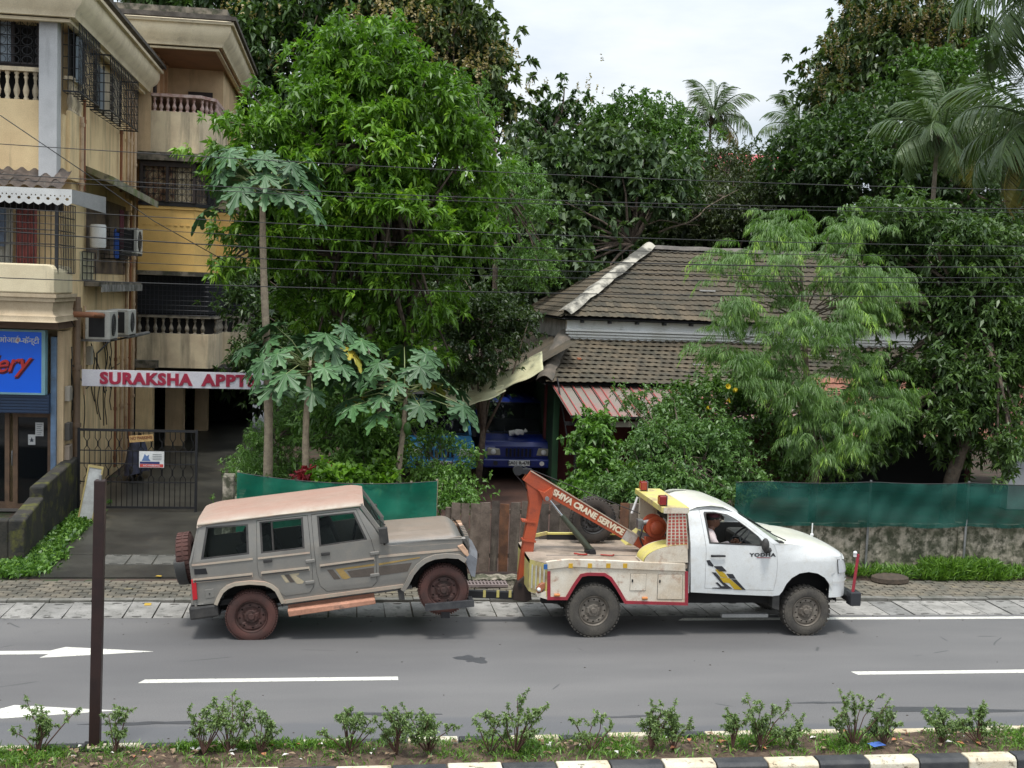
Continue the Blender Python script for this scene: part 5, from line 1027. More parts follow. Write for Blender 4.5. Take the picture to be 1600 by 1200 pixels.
# ---- papaya trees
def papaya_leaf_mesh(seed, mat):
    r = random.Random(seed); m = MB(); lobes = 7; R_ = .36; out = []
    for i in range(lobes):
        a = rad(-145+290*i/(lobes-1)); L_ = R_*(1.0-.35*abs(i-3)/3)*r.uniform(.9,1.1)
        a2 = a-rad(12); a3 = a+rad(12)
        out += [(a-rad(22), .12), (a-rad(15), L_*.55), (a-rad(20), L_*.72), (a-rad(7), L_*.8), (a-rad(6), L_*.93), (a, L_), (a+rad(6), L_*.93), (a+rad(7), L_*.8), (a+rad(20), L_*.72), (a+rad(15), L_*.55)]
    vs = [(0,0,0)]+[(q*math.cos(a), q*math.sin(a), -.42*q*q/.36+.05*math.sin(a*7)*q*3*.3) for a, q in out]; n = len(out)
    m.add(vs, [(0, i, i+1) for i in range(1, n)]); 
    return m.mesh('leaf_blade', mat, 40)
PLM = [papaya_leaf_mesh(i, LM_PAP) for i in range(4)]; PLY = papaya_leaf_mesh(9, LM_PAPY); PET = M('petiole', (.25,.3,.12), .6)
def papaya(label, base, top, nleaf, R_, seed, r0=.1, fruit=False, yellow=()):
    r = random.Random(seed); t = thing('papaya_tree', label, 'tree', (base[0], base[1], 0), 'papaya trees in the left garden')
    m = MB(); pts = []
    for i in range(14):
        s_ = i/13; pts.append((base[0]+(top[0]-base[0])*s_+.03*math.sin(s_*7+seed), base[1]+(top[1]-base[1])*s_, (top[2]+.15)*s_-.05))
    m.tube(pts, [r0*(1-.45*i/13)*(1.08 if i % 2 else 1) for i in range(14)], 10); m.build('trunk', PALEBARK, t, smooth=180)
    for i in range(nleaf):
        az = i*2.4+r.uniform(-.2,.2); el = rad(r.uniform(-18,62)); L_ = R_*r.uniform(.72,1.1); z0 = top[2]+r.uniform(-.2,.1)
        e_ = (top[0]+L_*math.cos(az)*math.cos(el), top[1]+L_*math.sin(az)*math.cos(el), z0+L_*math.sin(el)*.75)
        mid = ((top[0]+e_[0])/2, (top[1]+e_[1])/2, (z0+e_[2])/2+.1)
        b = inst('leaf', PLY if i in yellow else PLM[i % 4], t, (e_[0]-base[0], e_[1]-base[1], e_[2]), (r.uniform(-.25,.25), rad(r.uniform(18,48)), az), (r.uniform(.95,1.4),)*3)
        b.rotation_mode = 'XYZ'; b.rotation_euler = (r.uniform(-.25,.25), rad(r.uniform(15,45)), az)
        pm_ = MB().tube([(top[0],top[1],z0), mid, e_], [.014,.011,.008], 5).mesh('petiole', PET, 180, t.location); pl = link('petiole', pm_, t)
    if fruit:
        for i in range(5): MB().ball((top[0]+.14*math.cos(i*1.3), top[1]+.14*math.sin(i*1.3), top[2]-.35-.08*i), (.075,.075,.12), 10, 8).build('fruit', M('green_fruit', (.06,.15,.03), .4) if 'green_fruit' not in bpy.data.materials else bpy.data.materials['green_fruit'], t, smooth=180)
papaya('tallest papaya tree with a long bare trunk and grey green crown at left', onY(422,745,22.2), onY(412,300,22.2), 40, 1.1, 5, .095)
papaya('middle papaya tree with wide crown touching the name board', onY(472,745,22.0), onY(486,572,22.0), 46, 1.22, 6, .085, yellow=(5,))
papaya('shortest papaya tree with yellow lower leaves beside the light blue van', onY(622,745,21.8), onY(632,612,21.8), 34, 1.15, 8, .07, True, yellow=(3,9))
# ---- coconut palms
def frond_mesh(seed, mat, L=3.6, sag=1.0, wid=.9):
    r = np.random.default_rng(seed); n = 58; s_ = np.linspace(.08, 1, n); x = L*s_*(1-.22*sag*s_**2); z = .75*np.sin(s_*1.5)*L*.28-.55*sag*L*s_**2.4*.6
    P = np.concatenate([np.c_[x, 0*x, z]]*2); sd = np.r_[-np.ones(n), np.ones(n)]; ll = wid*np.sin(np.clip(s_*1.05+.12, 0, 1)*math.pi)**.6*.9+.12
    D = np.c_[np.full(2*n, .75), sd*1.0, np.full(2*n, -.75)-.8*r.random(2*n)]+r.normal(size=(2*n, 3))*.07; Ls = np.r_[ll, ll]
    N_ = len(P); D = nrm(D); side = nrm(np.cross(D, np.array([0, .0, 1.0]))); m = MB()
    w_ = .03
    V = np.empty((N_, 4, 3)); V[:, 0] = P-side*w_*.5; V[:, 1] = P+side*w_*.5; mid = P+D*Ls[:, None]; V[:, 2] = mid+[0,0,0]; V[:, 3] = P+D*Ls[:, None]*.5-side*w_*.8; V[:, 2, 2] -= Ls*.35
    V[:, 1] = P+D*Ls[:, None]*.5+side*w_*.8; V[:, 0] = P
    for i in range(N_): m.add(V[i], [(0,1,2,3)])
    m.tube([(float(a), 0, float(c)) for a, c in zip(x[::6], z[::6])], [.045*(1-.8*k/len(x[::6])) for k in range(len(x[::6]))], 5)
    me = m.mesh('frond', mat); at = me.attributes.new('tone', 'FLOAT', 'FACE'); at.data.foreach_set('value', (np.random.default_rng(seed).random(len(me.polygons))*.6+.2).astype(np.float32)); return me
FR = [frond_mesh(i, LM_PALM, 3.4, 1.0+.25*(i % 3)) for i in range(4)]
FD = frond_mesh(8, leafmat('dead_frond', (.06,.045,.035), (.16,.12,.09), None), 3.0, 1.5)
FY = frond_mesh(9, leafmat('yellow_frond', (.1,.12,.03), (.28,.28,.08), None), 3.4, 1.1)
def palm(label, top, n, scale, seed, base=None, dead=0, el=(-35,75), nuts=True, azs=None):
    r = random.Random(seed); t = thing('coconut_palm', label, 'palm tree', (base or top)[:2]+(0,), 'coconut palms'); bx = t.location
    b_ = base or (top[0]-.6, top[1], 0)
    m = MB(); m.tube([(b_[0]+(top[0]-b_[0])*k/9+.15*math.sin(k*.5), top[1], (top[2])*k/9) for k in range(10)], [.2*scale*.6-.004*k for k in range(10)], 9); m.build('trunk', M('palm_bark', (.3,.26,.2), .9, (.16,.13,.1), 4) if 'palm_bark' not in bpy.data.materials else bpy.data.materials['palm_bark'], t, smooth=180)
    for i in range(n):
        az = (azs[i] if azs else i*2.399+r.uniform(-.2,.2)); e_ = rad(el[0]+(el[1]-el[0])*(i/n)); me = FD if i < dead else (FY if i == dead else FR[i % 4])
        inst('frond', me, t, (top[0]-bx.x, top[1]-bx.y, top[2]), (r.uniform(-.2,.2), -e_+rad(8), az), (scale*r.uniform(.85,1.1),)*3)
    if nuts:
        for i in range(6): MB().ball((top[0]+.3*scale*math.cos(i), top[1]-.25*scale, top[2]-.3*scale-.1*(i % 3)), (.14*scale,.14*scale,.17*scale), 8, 6).build('coconut', BARK, t, smooth=180)
    return t
palm('distant coconut palm standing clear against the sky right of centre', onY(1116,178,60), 20, .85, 1, el=(-40,85))
palm('distant coconut palm half hidden at the left edge of the right hand trees', onY(1248,195,56), 16, .85, 2, el=(-30,80))
palm('coconut palm with long drooping fronds amid the dark trees at upper right', onY(1474,205,33), 20, .8, 3, el=(-42,88), dead=0)
palm('coconut palm at the right edge with brown dead fronds hanging by its trunk', onY(1625,190,27), 26, 1.0, 4, base=(onY(1592,760,27)[0], 27, 0), dead=4, el=(-80,60))
palm('coconut palm crown cut by the top right corner of the view', onY(1640,-30,25), 20, .95, 7, base=(onY(1690,760,25)[0], 25, 0), el=(-55,50))
# ---- median shrubs
TW = M('red_twig', (.1,.05,.035), .8)
def twig_shrub(px, label, w_, h_, seed, n=9):
    r = random.Random(seed); b_ = onG(px, 1176, .12); b_ = (b_[0], min(max(b_[1], 11.62), 11.95), .1); t = thing('median_shrub', label, 'shrub', b_, 'small shrubs planted on the median')
    m = MB(); T = []; O = []
    for i in range(n):
        a = r.uniform(0, 6.28); l = h_*r.uniform(.35,1.1); sp = w_*r.uniform(.1,1.15)+.06*math.sin(seed);  tip = Vector((b_[0]+sp*math.cos(a), b_[1]+sp*.6*math.sin(a), .1+l)); mid = Vector(b_).lerp(tip, .55)+Vector((r.uniform(-.04,.04),0,.03))
        m.tube([b_, mid, tip], [.008,.006,.003], 4, caps=False)
        for k in range(4):
            q = mid.lerp(tip, .35+k*.2); e_ = q+Vector((r.uniform(-.09,.09), r.uniform(-.06,.06), r.uniform(.0,.09))); m.tube([q, e_], [.003,.002], 3, caps=False)
            for z in range(3): T.append(q.lerp(e_, .4+z*.3)); O.append((e_-q).normalized())
    m.build('stems', TW, t, smooth=180); T = np.array([tuple(v) for v in T]); O = np.array([tuple(v) for v in O])
    leaves('foliage', *rosettes(T, O, np.random.default_rng(seed).random(len(T))*.4, 12, .04, .36, .8, seed, .03), LM_MSH, t, seed=seed)
LM_MSH = leafmat('leaf_median', (.07,.14,.05), (.2,.32,.13), (.3,.42,.17), .14)
shr = [(60,.26,.42,'bushy low shrub at the far left end of the median'),(180,.14,.4,'small leafy shrub just right of the brown steel post'),(318,.12,.42,'upright shrub left in the cluster beyond the post'),(358,.24,.46,'widest shrub of the cluster between post and towed vehicle'),(405,.12,.4,'thin leaning shrub at the right of that cluster'),(545,.22,.4,'shrub with two leafy heads below the rear wheel of the towed vehicle'),(620,.2,.42,'shrub below the front of the towed vehicle, left of two'),(670,.2,.44,'tall shrub below the front of the towed vehicle, right of two'),(765,.14,.36,'sparse small shrub left of the yellowish dense one'),(805,.2,.5,'dense shrub in the middle of the median'),(925,.14,.42,'shrub under the rear wheel of the truck with a side branch'),(1020,.18,.48,'tall airy shrub below the truck cab'),(1055,.15,.34,'smaller shrub leaning beside the tall airy one'),(1150,.14,.36,'twiggy pale shrub below the front door of the truck'),(1195,.24,.5,'largest shrub of the median under the truck bonnet'),(1248,.12,.3,'small shrub at the right of the largest one'),(1345,.2,.5,'tall narrow topped shrub right of the truck'),(1395,.14,.34,'short shrub touching the tall narrow topped one'),(1490,.18,.36,'open shrub with pale tips near the right end'),(1550,.2,.36,'last low shrub at the right end of the median')]
for i, (px, w_, h_, lb) in enumerate(shr): twig_shrub(px, lb, w_*1.45, h_*1.05, 300+i, (6 if w_ < .16 else 12)+i*7%5)
# ---- grass and weeds
def grassy(name, label, boxes, seed, L=.22, mat=GRASS, cat='grass', wd=.05):
    r = np.random.default_rng(seed); P = []
    for x0, x1, y0, y1, n, z in boxes:
        k = max(1, n//14); cx = r.uniform(x0, x1, k); cy = r.uniform(y0, y1, k); i = r.integers(0, k, n); P.append(np.c_[cx[i]+r.normal(size=n)*.07, cy[i]+r.normal(size=n)*.05, np.full(n, z)])
    P = np.concatenate(P); n = len(P); D = np.c_[r.normal(size=(n,2))*.55, np.full(n,1.0)]; LL = L*r.uniform(.4,1.2,n)
    o = leaves(name, P, D, LL, LL*wd*2, r.random(n), mat, None, droop=.3, seed=seed, kind='stuff'); tag(o, label, cat); return o
grassy('grass', 'fresh green grass and weeds growing at the foot of the lichen wall', [(9.4,12.6,19.3,19.75,3200,0),(10.4,11.9,19.2,19.75,4200,.0),(10.5,11.8,19.3,19.75,2600,.12),(7.2,9.5,19.5,19.75,900,0),(12.6,17,19.4,19.75,2200,0)], 80, .34, wd=.035)
grassy('weeds', 'leafy weeds along the base of the mossy stepped wall', [(-5.3,-4.7,19.5,21.2,2400,0),(-7.5,-4.9,19.35,20.4,5200,0),(-5.25,-4.8,21.2,24.6,2600,0),(-5.2,-4.9,24,26,700,0)], 81, .17, LM_SHRUB, 'weeds', .16)
grassy('grass', 'tufts of green grass and litter weeds on the planting bed of the median', [(-4,9,11.3,11.98,5200,.1),(-4,9,11.85,12.0,2600,.1),(2.6,3.2,11.5,11.9,700,.1),(4.2,4.8,11.6,11.95,700,.1),(-1.6,0.2,11.9,12.0,2000,.1),(-3.8,-2.7,11.6,11.95,1600,.1),(1.6,2.3,11.55,11.9,900,.1),(5.2,5.8,11.5,11.9,700,.1),(7.3,8.1,11.5,11.9,900,.1)], 82, .12)
grassy('grass', 'grass tufts growing at the edge of the garden beside the driveway', [(-1.75,1.7,19.5,21,2500,0),(7,16,20.2,22,3000,0)], 83, .3)
# ================================================================== VEHICLES
def c3(u, v, Y=15.95): return onY(260+u*.325, 740+v*.325, Y)
def c4(u, v, Y=15.95): p = onY(700+u*.25, 720+v*.25, Y); return (p[0], p[2])
def c5(u, v, Y=15.95): p = onY(980+u*.2375, 740+v*.2375, Y); return (p[0], p[2])
def wheel(parent, c, R, wdt, rimR, tm, rm, out=-1, holes=10, lug=34, rot=0.0, hub=None, kn=.95):
    # c = centre of the outer face, out = -1 faces -Y; coordinates local to parent
    m = MB(); s = -out
    pr = [(rimR*.99,.02),(rimR*1.03,-.004),(rimR*1.12,-.012),(R*.82,-.016),(R*.93,-.004),(R*.975,.03),(R*.985,wdt*.5),(R*.975,wdt-.03),(R*.93,wdt),(R*.8,wdt+.008),(rimR,wdt-.02)]
    m.lathe([(a, b*s) for a, b in pr], 40, c, 'Y')
    for k in range(lug):
        a = 2*math.pi*k/lug
        for y0, y1, da in ((-.002,.055,0),(wdt-.055,wdt+.002,.09),(.07,wdt*.5-.01,.05),(wdt*.5+.01,wdt-.07,.12)):
            aa = a+da; w_ = R*2*math.pi/lug*.3; ca, sa = math.cos(aa), math.sin(aa); vs = []
            for y in (y0, y1):
                for r_, w2 in ((R*.95,-w_),(R*(.985+(.95-kn)*-.1+.015),-w_),(R*(.985+(.95-kn)*-.1+.015),w_),(R*.95,w_)): vs.append((c[0]+r_*ca-w2*sa, c[1]+y*s, c[2]+r_*sa+w2*ca))
            m.add(vs, [(0,1,2,3),(7,6,5,4),(1,5,6,2),(0,4,5,1),(3,2,6,7)])
    w = m.mesh('tyre', tm, 40)
    dish = lambda r_: (.035 if r_ > rimR*.86 else .02 if r_ > rimR*.62 else .045 if r_ > rimR*.42 else .015)
    hl = [ellipse(rimR*.73*math.cos(rot+2*math.pi*k/holes), rimR*.73*math.sin(rot+2*math.pi*k/holes), rimR*.062, rimR*.062, 8) for k in range(holes)]
    pn = panel(ellipse(0, 0, rimR*.96, rimR*.96, 40), hl, [i*rimR*.125 for i in range(-7, 8)], [i*rimR*.125 for i in range(-7, 8)], lambda a, b, t: (c[0]+a, c[1]+s*(dish(math.hypot(a, b))+t), c[2]+b), .01)
    pn.lathe([(rimR*1.0,-.0*s),(rimR*.985,-.008*s),(rimR*.95,.0),(rimR*.93,.035*s),(rimR*.93,.12*s)], 36, c, 'Y')
    pn.lathe([(0,-.01*s),(rimR*.17,-.01*s),(rimR*.2,.0),(rimR*.22,.03*s)], 20, c, 'Y')
    for k in range(5):
        a = rot+k*2*math.pi/5; q = (c[0]+rimR*.33*math.cos(a), c[1]+.0*s, c[2]+rimR*.33*math.sin(a)); pn.tube([(q[0], q[1]+.03*s, q[2]), (q[0], q[1]-.002*s, q[2])], rimR*.05, 6)
    o = link('wheel', pn.mesh('rim', rm, 45), parent); t_ = link('tyre', w, o)
    MB().lathe([(0,.09*s),(rimR*.95,.09*s),(rimR*.95,wdt*s)], 24, c, 'Y').build('brake_drum', DARK, o, world=False)
    return o
def paint(name, col, col2, dust, dlo=.45, dhi=.75, rough=.4, metal=.0, up=None, upamt=.8, low=None, coat=.3):
    m, nt, b = newmat(name); c = mix(nt, ramp(nt, noise(nt, 2.5), .35, .7), col, col2)
    c = mix(nt, ramp(nt, noise(nt, 6, 6, .7), dlo, dhi, (0,0,0,1), (.55,.55,.55,1)), c, dust)
    if up:   # dust settled on upward faces
        g = nt.nodes.new('ShaderNodeNewGeometry'); sp = nt.nodes.new('ShaderNodeSeparateXYZ'); nt.links.new(g.outputs['Normal'], sp.inputs[0])
        f = ramp(nt, sp.outputs['Z'], .86, .995, (0,0,0,1), (upamt,)*3+(1,)); f2 = ramp(nt, noise(nt, 3.5, 6, .65, stretch=(.5,1.2,1)), .3, .7, (.55,.55,.55,1), (1,1,1,1))
        f = mix(nt, 1.0, f, f2, 'MULTIPLY'); c = mix(nt, f, c, up)
    gr = noise(nt, 60, 5, .7); c = mix(nt, 1, c, ramp(nt, gr, .3, .7, (.93,.93,.93,1), (1.07,1.07,1.07,1)), 'MULTIPLY')
    nt.links.new(c, b.inputs['Base Color']); b.inputs['Metallic'].default_value = metal; b.inputs['Coat Weight'].default_value = coat; b.inputs['Coat Roughness'].default_value = .25
    rr = ramp(nt, noise(nt, 6, 6, .7), dlo, dhi, (rough,)*3+(1,), (min(1, rough+.35),)*3+(1,)); nt.links.new(rr, b.inputs['Roughness']); return m
def lamp_mat(name, col, rough=.12):
    m, nt, b = newmat(name); b.inputs['Base Color'].default_value = (*col, 1); b.inputs['Roughness'].default_value = rough; b.inputs['Coat Weight'].default_value = .6; return m
TRIM = M('black_plastic', (.028,.027,.026), .6, (.06,.055,.05), 4, grain=.15); SEAT = M('seat_fabric', (.05,.048,.045), .85, (.03,.03,.03), 5)
# ------------------------------------------------------------------ the towed SUV
GREY = paint('dusty_grey_paint', (.215,.205,.185), (.185,.177,.16), (.28,.24,.19), .5, .8, .42, .1, up=(.34,.25,.19), upamt=.75)
CREAMP = paint('dusty_cream_edge', (.46,.4,.31), (.36,.31,.25), (.5,.33,.24), .45, .7, .45, 0, up=(.6,.34,.25), upamt=.55)
RC = c3(408,692); FC = c3(1332,565); TILT = math.atan2(FC[2]-RC[2], FC[0]-RC[0]); ZW = .35
V1 = thing('towed_suv', 'dusty grey off road car with pink dust on its roof, being towed', 'car', (RC[0], 15.95, RC[2]), rot=(0, -TILT, 0))
def L3(u, v):
    q = c3(u, v); x, z = q[0]-RC[0], q[2]-RC[2]; return (x*math.cos(TILT)+z*math.sin(TILT), -x*math.sin(TILT)+z*math.cos(TILT)+ZW)
def P3(*pts): return [L3(*p) for p in pts]
WD = 1.62
def sideY(x, z):
    y = .0 if z > .62 else .035*((.62-z)/.3)
    if z > 1.2: y += (z-1.2)*.19
    if x < -.62: y += ((-.62-x)/.15)**2*.05
    if x > 2.85: y += ((x-2.85)/.25)**2*.06
    return y
def near(dy=0): return lambda a, b, t: (a, sideY(a, b)+dy+t, b-ZW)
def far(dy=0): return lambda a, b, t: (a, WD-sideY(a, b)-dy-t, b-ZW)
cx = [-.6,-.4,0,.5,1,1.5,2,2.5,2.85,2.95,3.05]; cz = [.5,.62,.9,1.2,1.45]
outline = P3((115,635),(117,560),(120,440),(155,258),(160,250),(500,207),(925,170),(1000,265),(1046,345),(1180,350),(1330,338),(1400,334),(1436,352),(1444,390),(1448,432),(1430,412),(1400,402),(1340,398),(1290,405),(1250,418),(1220,435),(1190,465),(1165,505),(1145,545),(1000,565),(850,585),(700,605),(560,626),(545,598),(525,562),(500,545),(470,533),(400,528),(330,537),(295,550),(270,572),(250,605),(240,624))
qwin = P3((187,262),(390,248),(398,388),(165,415))
rdoor = P3((430,232),(678,204),(692,330),(708,545),(690,574),(572,590),(545,570),(515,535),(480,520),(445,495),(436,440))
fdoor = P3((694,202),(912,176),(985,318),(1008,400),(1014,520),(990,546),(772,568),(738,540),(722,480),(706,330))
rwin = P3((445,238),(655,215),(665,360),(455,385)); fwin = P3((722,208),(903,190),(966,318),(735,352))
def cb(mb, name, mats, parent=V1, **k): return mb.build(name, mats, parent, world=False, **k)
body = cb(panel(outline, [qwin, rdoor, fdoor], cx, cz, near(), .03), 'body_side', GREY, smooth=35)
cb(panel(outline, [qwin, rwin, fwin], cx, cz, far(), .03), 'body_side', GREY, smooth=35)
def shrink(poly, d):
    c = np.mean(poly, axis=0); return [(p[0]+(c[0]-p[0])*d, p[1]+(c[1]-p[1])*d) for p in poly]
GL = glass('dusty_window_glass', (.006,.007,.007), .12, .04)
for nm, o_, w_, hd in (('door', rdoor, rwin, (488,418)), ('door', fdoor, fwin, (765,384))):
    d = cb(panel(shrink(o_, .012), [w_], cx, cz, near(-.004), .03), nm, GREY, smooth=35)
    cb(panel(shrink(w_, -.0), [shrink(w_, .09)], (), (), near(.002), .015), 'window_frame', TRIM, d)
    cb(panel(shrink(w_, .02), (), (), (), near(.018), .004), 'pane', GL, d)
    a, b = L3(*hd); cb(MB().box(a-.06, a+.06, -.028, -.005, b-ZW-.022, b-ZW+.022), 'handle', TRIM, d, bevel=.008)
a0, a1 = L3(505,235), L3(515,378); cb(MB().beam((a0[0],.06,a0[1]-ZW),(a1[0],.02,a1[1]-ZW),.02,.02), 'window_divider', TRIM)
cb(panel(qwin, [shrink(qwin, .1)], (), (), near(.0), .015), 'window_frame', TRIM); cb(panel(shrink(qwin, .02), (), (), (), near(.018), .004), 'pane', GL)
for w_ in (qwin, rwin, fwin): cb(panel(w_, (), (), (), far(.018), .004), 'pane', GL)
# side mouldings, flares, stripes
def strip(name, pts, w_, mat, dy=-.012, th=.012, parent=V1, closed=False):
    p = [Vector((q[0], q[1])) for q in pts]; up = []; dn = []
    for i, q in enumerate(p):
        d = (p[min(i+1, len(p)-1)]-p[max(i-1, 0)]).normalized(); n_ = Vector((-d.y, d.x)); up.append(tuple(q+n_*w_/2)); dn.append(tuple(q-n_*w_/2))
    return cb(panel(up+dn[::-1], (), cx, (), near(dy), th), name, mat, parent, smooth=40)
strip('side_moulding', P3((128,516),(270,502),(415,486)), .055, CREAMP, -.016); strip('side_moulding', P3((455,480),(570,468),(688,455)), .05, CREAMP, -.02); strip('side_moulding', P3((738,445),(870,428),(1000,410)), .045, CREAMP, -.02)
strip('side_moulding', P3((130,518),(270,505),(412,490)), .022, TRIM, -.02); strip('side_moulding', P3((458,484),(685,459)), .02, TRIM, -.024); strip('side_moulding', P3((740,449),(998,414)), .02, TRIM, -.024)
strip('belt_line', P3((122,442),(415,410)), .022, CREAMP, -.01); strip('belt_line', P3((440,408),(690,380)), .02, CREAMP, -.014)
strip('belt_line', P3((1020,400),(1120,390),(1440,362)), .03, CREAMP, -.01)
FL = [(1135,562),(1158,525),(1180,480),(1212,440),(1245,415),(1290,398),(1345,392),(1405,396),(1438,418)]
strip('wheel_arch', P3(*FL), .06, paint('flare_paint', (.27,.25,.22), (.2,.19,.165), (.36,.27,.2), .4, .7, .5), -.05, .05)
strip('wheel_arch', P3((238,628),(250,598),(268,565),(295,543),(330,529),(400,521),(472,526),(505,539),(530,558),(548,592),(562,622)), .05, CREAMP, -.04, .04)
strip('sill', P3((560,618),(850,578),(1140,540)), .05, CREAMP, -.02, .03)
GOLD = M('gold_stripe', (.36,.24,.08), .5); BR = M('brown_stripe', (.1,.08,.065), .5); CRS = M('cream_stripe', (.5,.42,.28), .5)
def dec(name, mat, *pts, dy=-.0065, fn=P3): cb(panel(fn(*pts), (), (), (), near(dy), .002), name, mat)
dec('stripe', CRS, (550,488),(565,486),(592,522),(575,524)); dec('stripe', BR, (568,486),(588,484),(618,522),(596,523)); dec('stripe', CRS, (592,483),(640,477),(635,488),(622,490),(662,518),(655,528),(628,530))
dec('stripe', BR, (772,462),(800,460),(838,506),(806,508)); dec('stripe', GOLD, (812,458),(1000,432),(1000,442),(850,462),(885,500),(862,508),(845,504)); dec('stripe', BR, (868,468),(998,450),(998,492),(890,500))
dec('stripe', GOLD, (1020,432),(1220,400),(1218,406),(1022,441), dy=-.004); dec('stripe', BR, (1022,446),(1180,428),(1160,470),(1022,490), dy=-.004)
for (u, v) in ((1000,382),(1000,487),(690,420),(688,522)):
    a, b = L3(u, v); cb(MB().box(a-.06, a+.07, -.025, .0, b-ZW-.025, b-ZW+.025), 'hinge', GREY, bevel=.012)
cb(panel(P3((133,460),(190,455),(198,482),(135,486)), (), (), (), near(-.006), .008), 'air_vent', BLACK)
a, b = L3(208,577); cb(MB().box(a-.06,a+.06,-.006,.004,b-ZW-.06,b-ZW+.06), 'fuel_flap', GREY, bevel=.015); cb(MB().tube([(a,-.012,b-ZW),(a,0,b-ZW)], .01, 8), 'lock', TRIM)
# roof
def roofz(x, y):
    v = (y-.08)/(WD-.16); e = 1-abs(2*v-1)**5; r_ = 1.685+.085*e**.7 if e > 0 else 1.685; return r_-.05*max(0, (-.3-x)/.3)**2-.035*max(0, (x-1.45)/.2)**2
def roofp(u, v):
    vv = .5-.5*math.cos(v*math.pi); x = -.57+2.24*u; y = .07+(WD-.14)*vv
    return (x, y, roofz(x, .08+(WD-.16)*vv)-ZW)
cb(MB().grid(roofp, 30, 26), 'roof', paint('roof_paint', (.44,.37,.3), (.38,.31,.25), (.34,.24,.18), .4, .65, .5, 0, up=(.36,.2,.15), upamt=.88, coat=.1), smooth=180)
cb(MB().tube([(-.56,.075,1.685-ZW),(.5,.068,1.69-ZW),(1.63,.075,1.67-ZW)], .014, 6), 'drip_rail', CREAMP, smooth=180); cb(MB().tube([(-.56,WD-.075,1.685-ZW),(1.63,WD-.075,1.67-ZW)], .014, 6), 'drip_rail', CREAMP, smooth=180)
# windscreen, cowl, bonnet
cb(MB().grid(lambda u, v: (1.66+.23*v+.03*math.sin(u*math.pi), .1+(WD-.2)*u-.0*v, 1.66-.45*v-ZW), 10, 2), 'windscreen', GL, smooth=180)
for y0, y1 in ((.07,.13),(WD-.13,WD-.07)): cb(MB().beam((1.63,(y0+y1)/2,1.68-ZW),(1.92,(y0+y1)/2-.03*(1 if y0 < 1 else -1),1.17-ZW),.06,.05), 'pillar', GREY)
cb(MB().box(1.6,1.66,.1,WD-.1,1.63-ZW,1.69-ZW), 'header', GREY); cb(MB().box(1.88,1.93,.06,WD-.06,1.1-ZW,1.19-ZW), 'cowl', TRIM)
for y in (.35,.9): cb(MB().tube([(1.94,y,1.19-ZW),(1.86,y+.1,1.26-ZW),(1.76,y+.45,1.45-ZW)], .008, 5), 'wiper', BLACK)
def hood(u, v):
    x = 1.9+1.08*u; e = 1-abs(2*v-1)**6; z = 1.075-.05*u+.085*e**.6-.13*max(0, (u-.82)/.18)**2
    z += .02*(1 if .2 < v < .8 else 0)*(1-u)
    return (x, .012+(WD-.024)*v, z-ZW)
cb(MB().grid(hood, 22, 30), 'bonnet', GREY, smooth=50)
cb(MB().box(1.92,2.95,.012,.05,.8-ZW,1.075-ZW), 'fender_inner', GREY); cb(MB().add([(1.9,.0,1.16-ZW),(3.0,.0,1.04-ZW),(3.0,.04,1.06-ZW),(1.9,.04,1.17-ZW)], [(0,1,2,3)]), 'fender_top', GREY)
# nose
cb(MB().grid(lambda u, v: (3.0+.07*math.sin(v*3)-.05*abs(2*u-1)**4, .02+(WD-.04)*u, 1.03-.35*v-ZW), 14, 8), 'grille', TRIM, smooth=60)
for i in range(7): cb(MB().box(3.02,3.085,.45+i*.11,.5+i*.11,.74-ZW,.98-ZW), 'grille_bar', GREY)
hl = P3((1398,348),(1425,338),(1450,372),(1460,412),(1432,388)); cb(panel(hl, (), (), (), near(-.03), .06), 'headlight', lamp_mat('amber_headlight', (.6,.38,.25)), bevel=.01)
cb(MB().box(2.9,3.09,WD-.3,WD-.02,.78-ZW,.98-ZW), 'headlight', bpy.data.materials['amber_headlight'], bevel=.03)
BP = M('silver_grey_bumper', (.19,.2,.22), .4, (.12,.12,.13), 3)
m = MB(); bp = P3((1432,405),(1462,388),(1495,412),(1484,498),(1466,492),(1445,440)); n = len(bp)
m.add([(a, -.01+max(0,(a-3.0))*.15, b-ZW) for a, b in bp]+[(a+.05, .45, b-ZW) for a, b in bp]+[(a+.05, WD-.45, b-ZW) for a, b in bp]+[(a, WD+.01, b-ZW) for a, b in bp], [tuple(range(n))]+[(k*n+i, k*n+(i+1) % n, (k+1)*n+(i+1) % n, (k+1)*n+i) for k in range(3) for i in range(n)]+[tuple(range(3*n, 4*n))]); cb(m, 'front_bumper', BP, smooth=35)
# rear: tailgate, bumper, tail light, spare wheel
cb(panel([(.02,.55),(WD-.02,.55),(WD-.02,1.2),(WD-.12,1.68),(.12,1.68),(.02,1.2)], [[(.25,1.22),(WD-.25,1.22),(WD-.3,1.6),(.3,1.6)]], (), (1.2,), lambda a, b, t: (-.72+t+(.0 if b < 1.2 else (b-1.2)*.34), a, b-ZW), .03), 'tailgate', GREY)
cb(panel([(.25,1.22),(WD-.25,1.22),(WD-.3,1.6),(.3,1.6)], (), (), (), lambda a, b, t: (-.7+t+(b-1.2)*.34, a, b-ZW), .004), 'pane', GL)
cb(MB().box(-.8,-.42,-.01,WD+.01,.42-ZW,.6-ZW), 'rear_bumper', TRIM, bevel=.03)
p = P3((118,512),(142,508),(150,605),(126,612)); cb(panel(p, (), (), (), near(-.014), .06), 'tail_light', lamp_mat('tail_red', (.5,.01,.02)), bevel=.008); cb(MB().box(-.76,-.7,WD-.2,WD,.65-ZW,1.0-ZW), 'tail_light', bpy.data.materials['tail_red'])
REDT = M('red_dust_tyre', (.095,.04,.032), .9, (.055,.03,.026), 4, grain=.2, bump=.3); REDR = M('red_dust_rim', (.075,.034,.028), .7, (.04,.024,.02), 5)
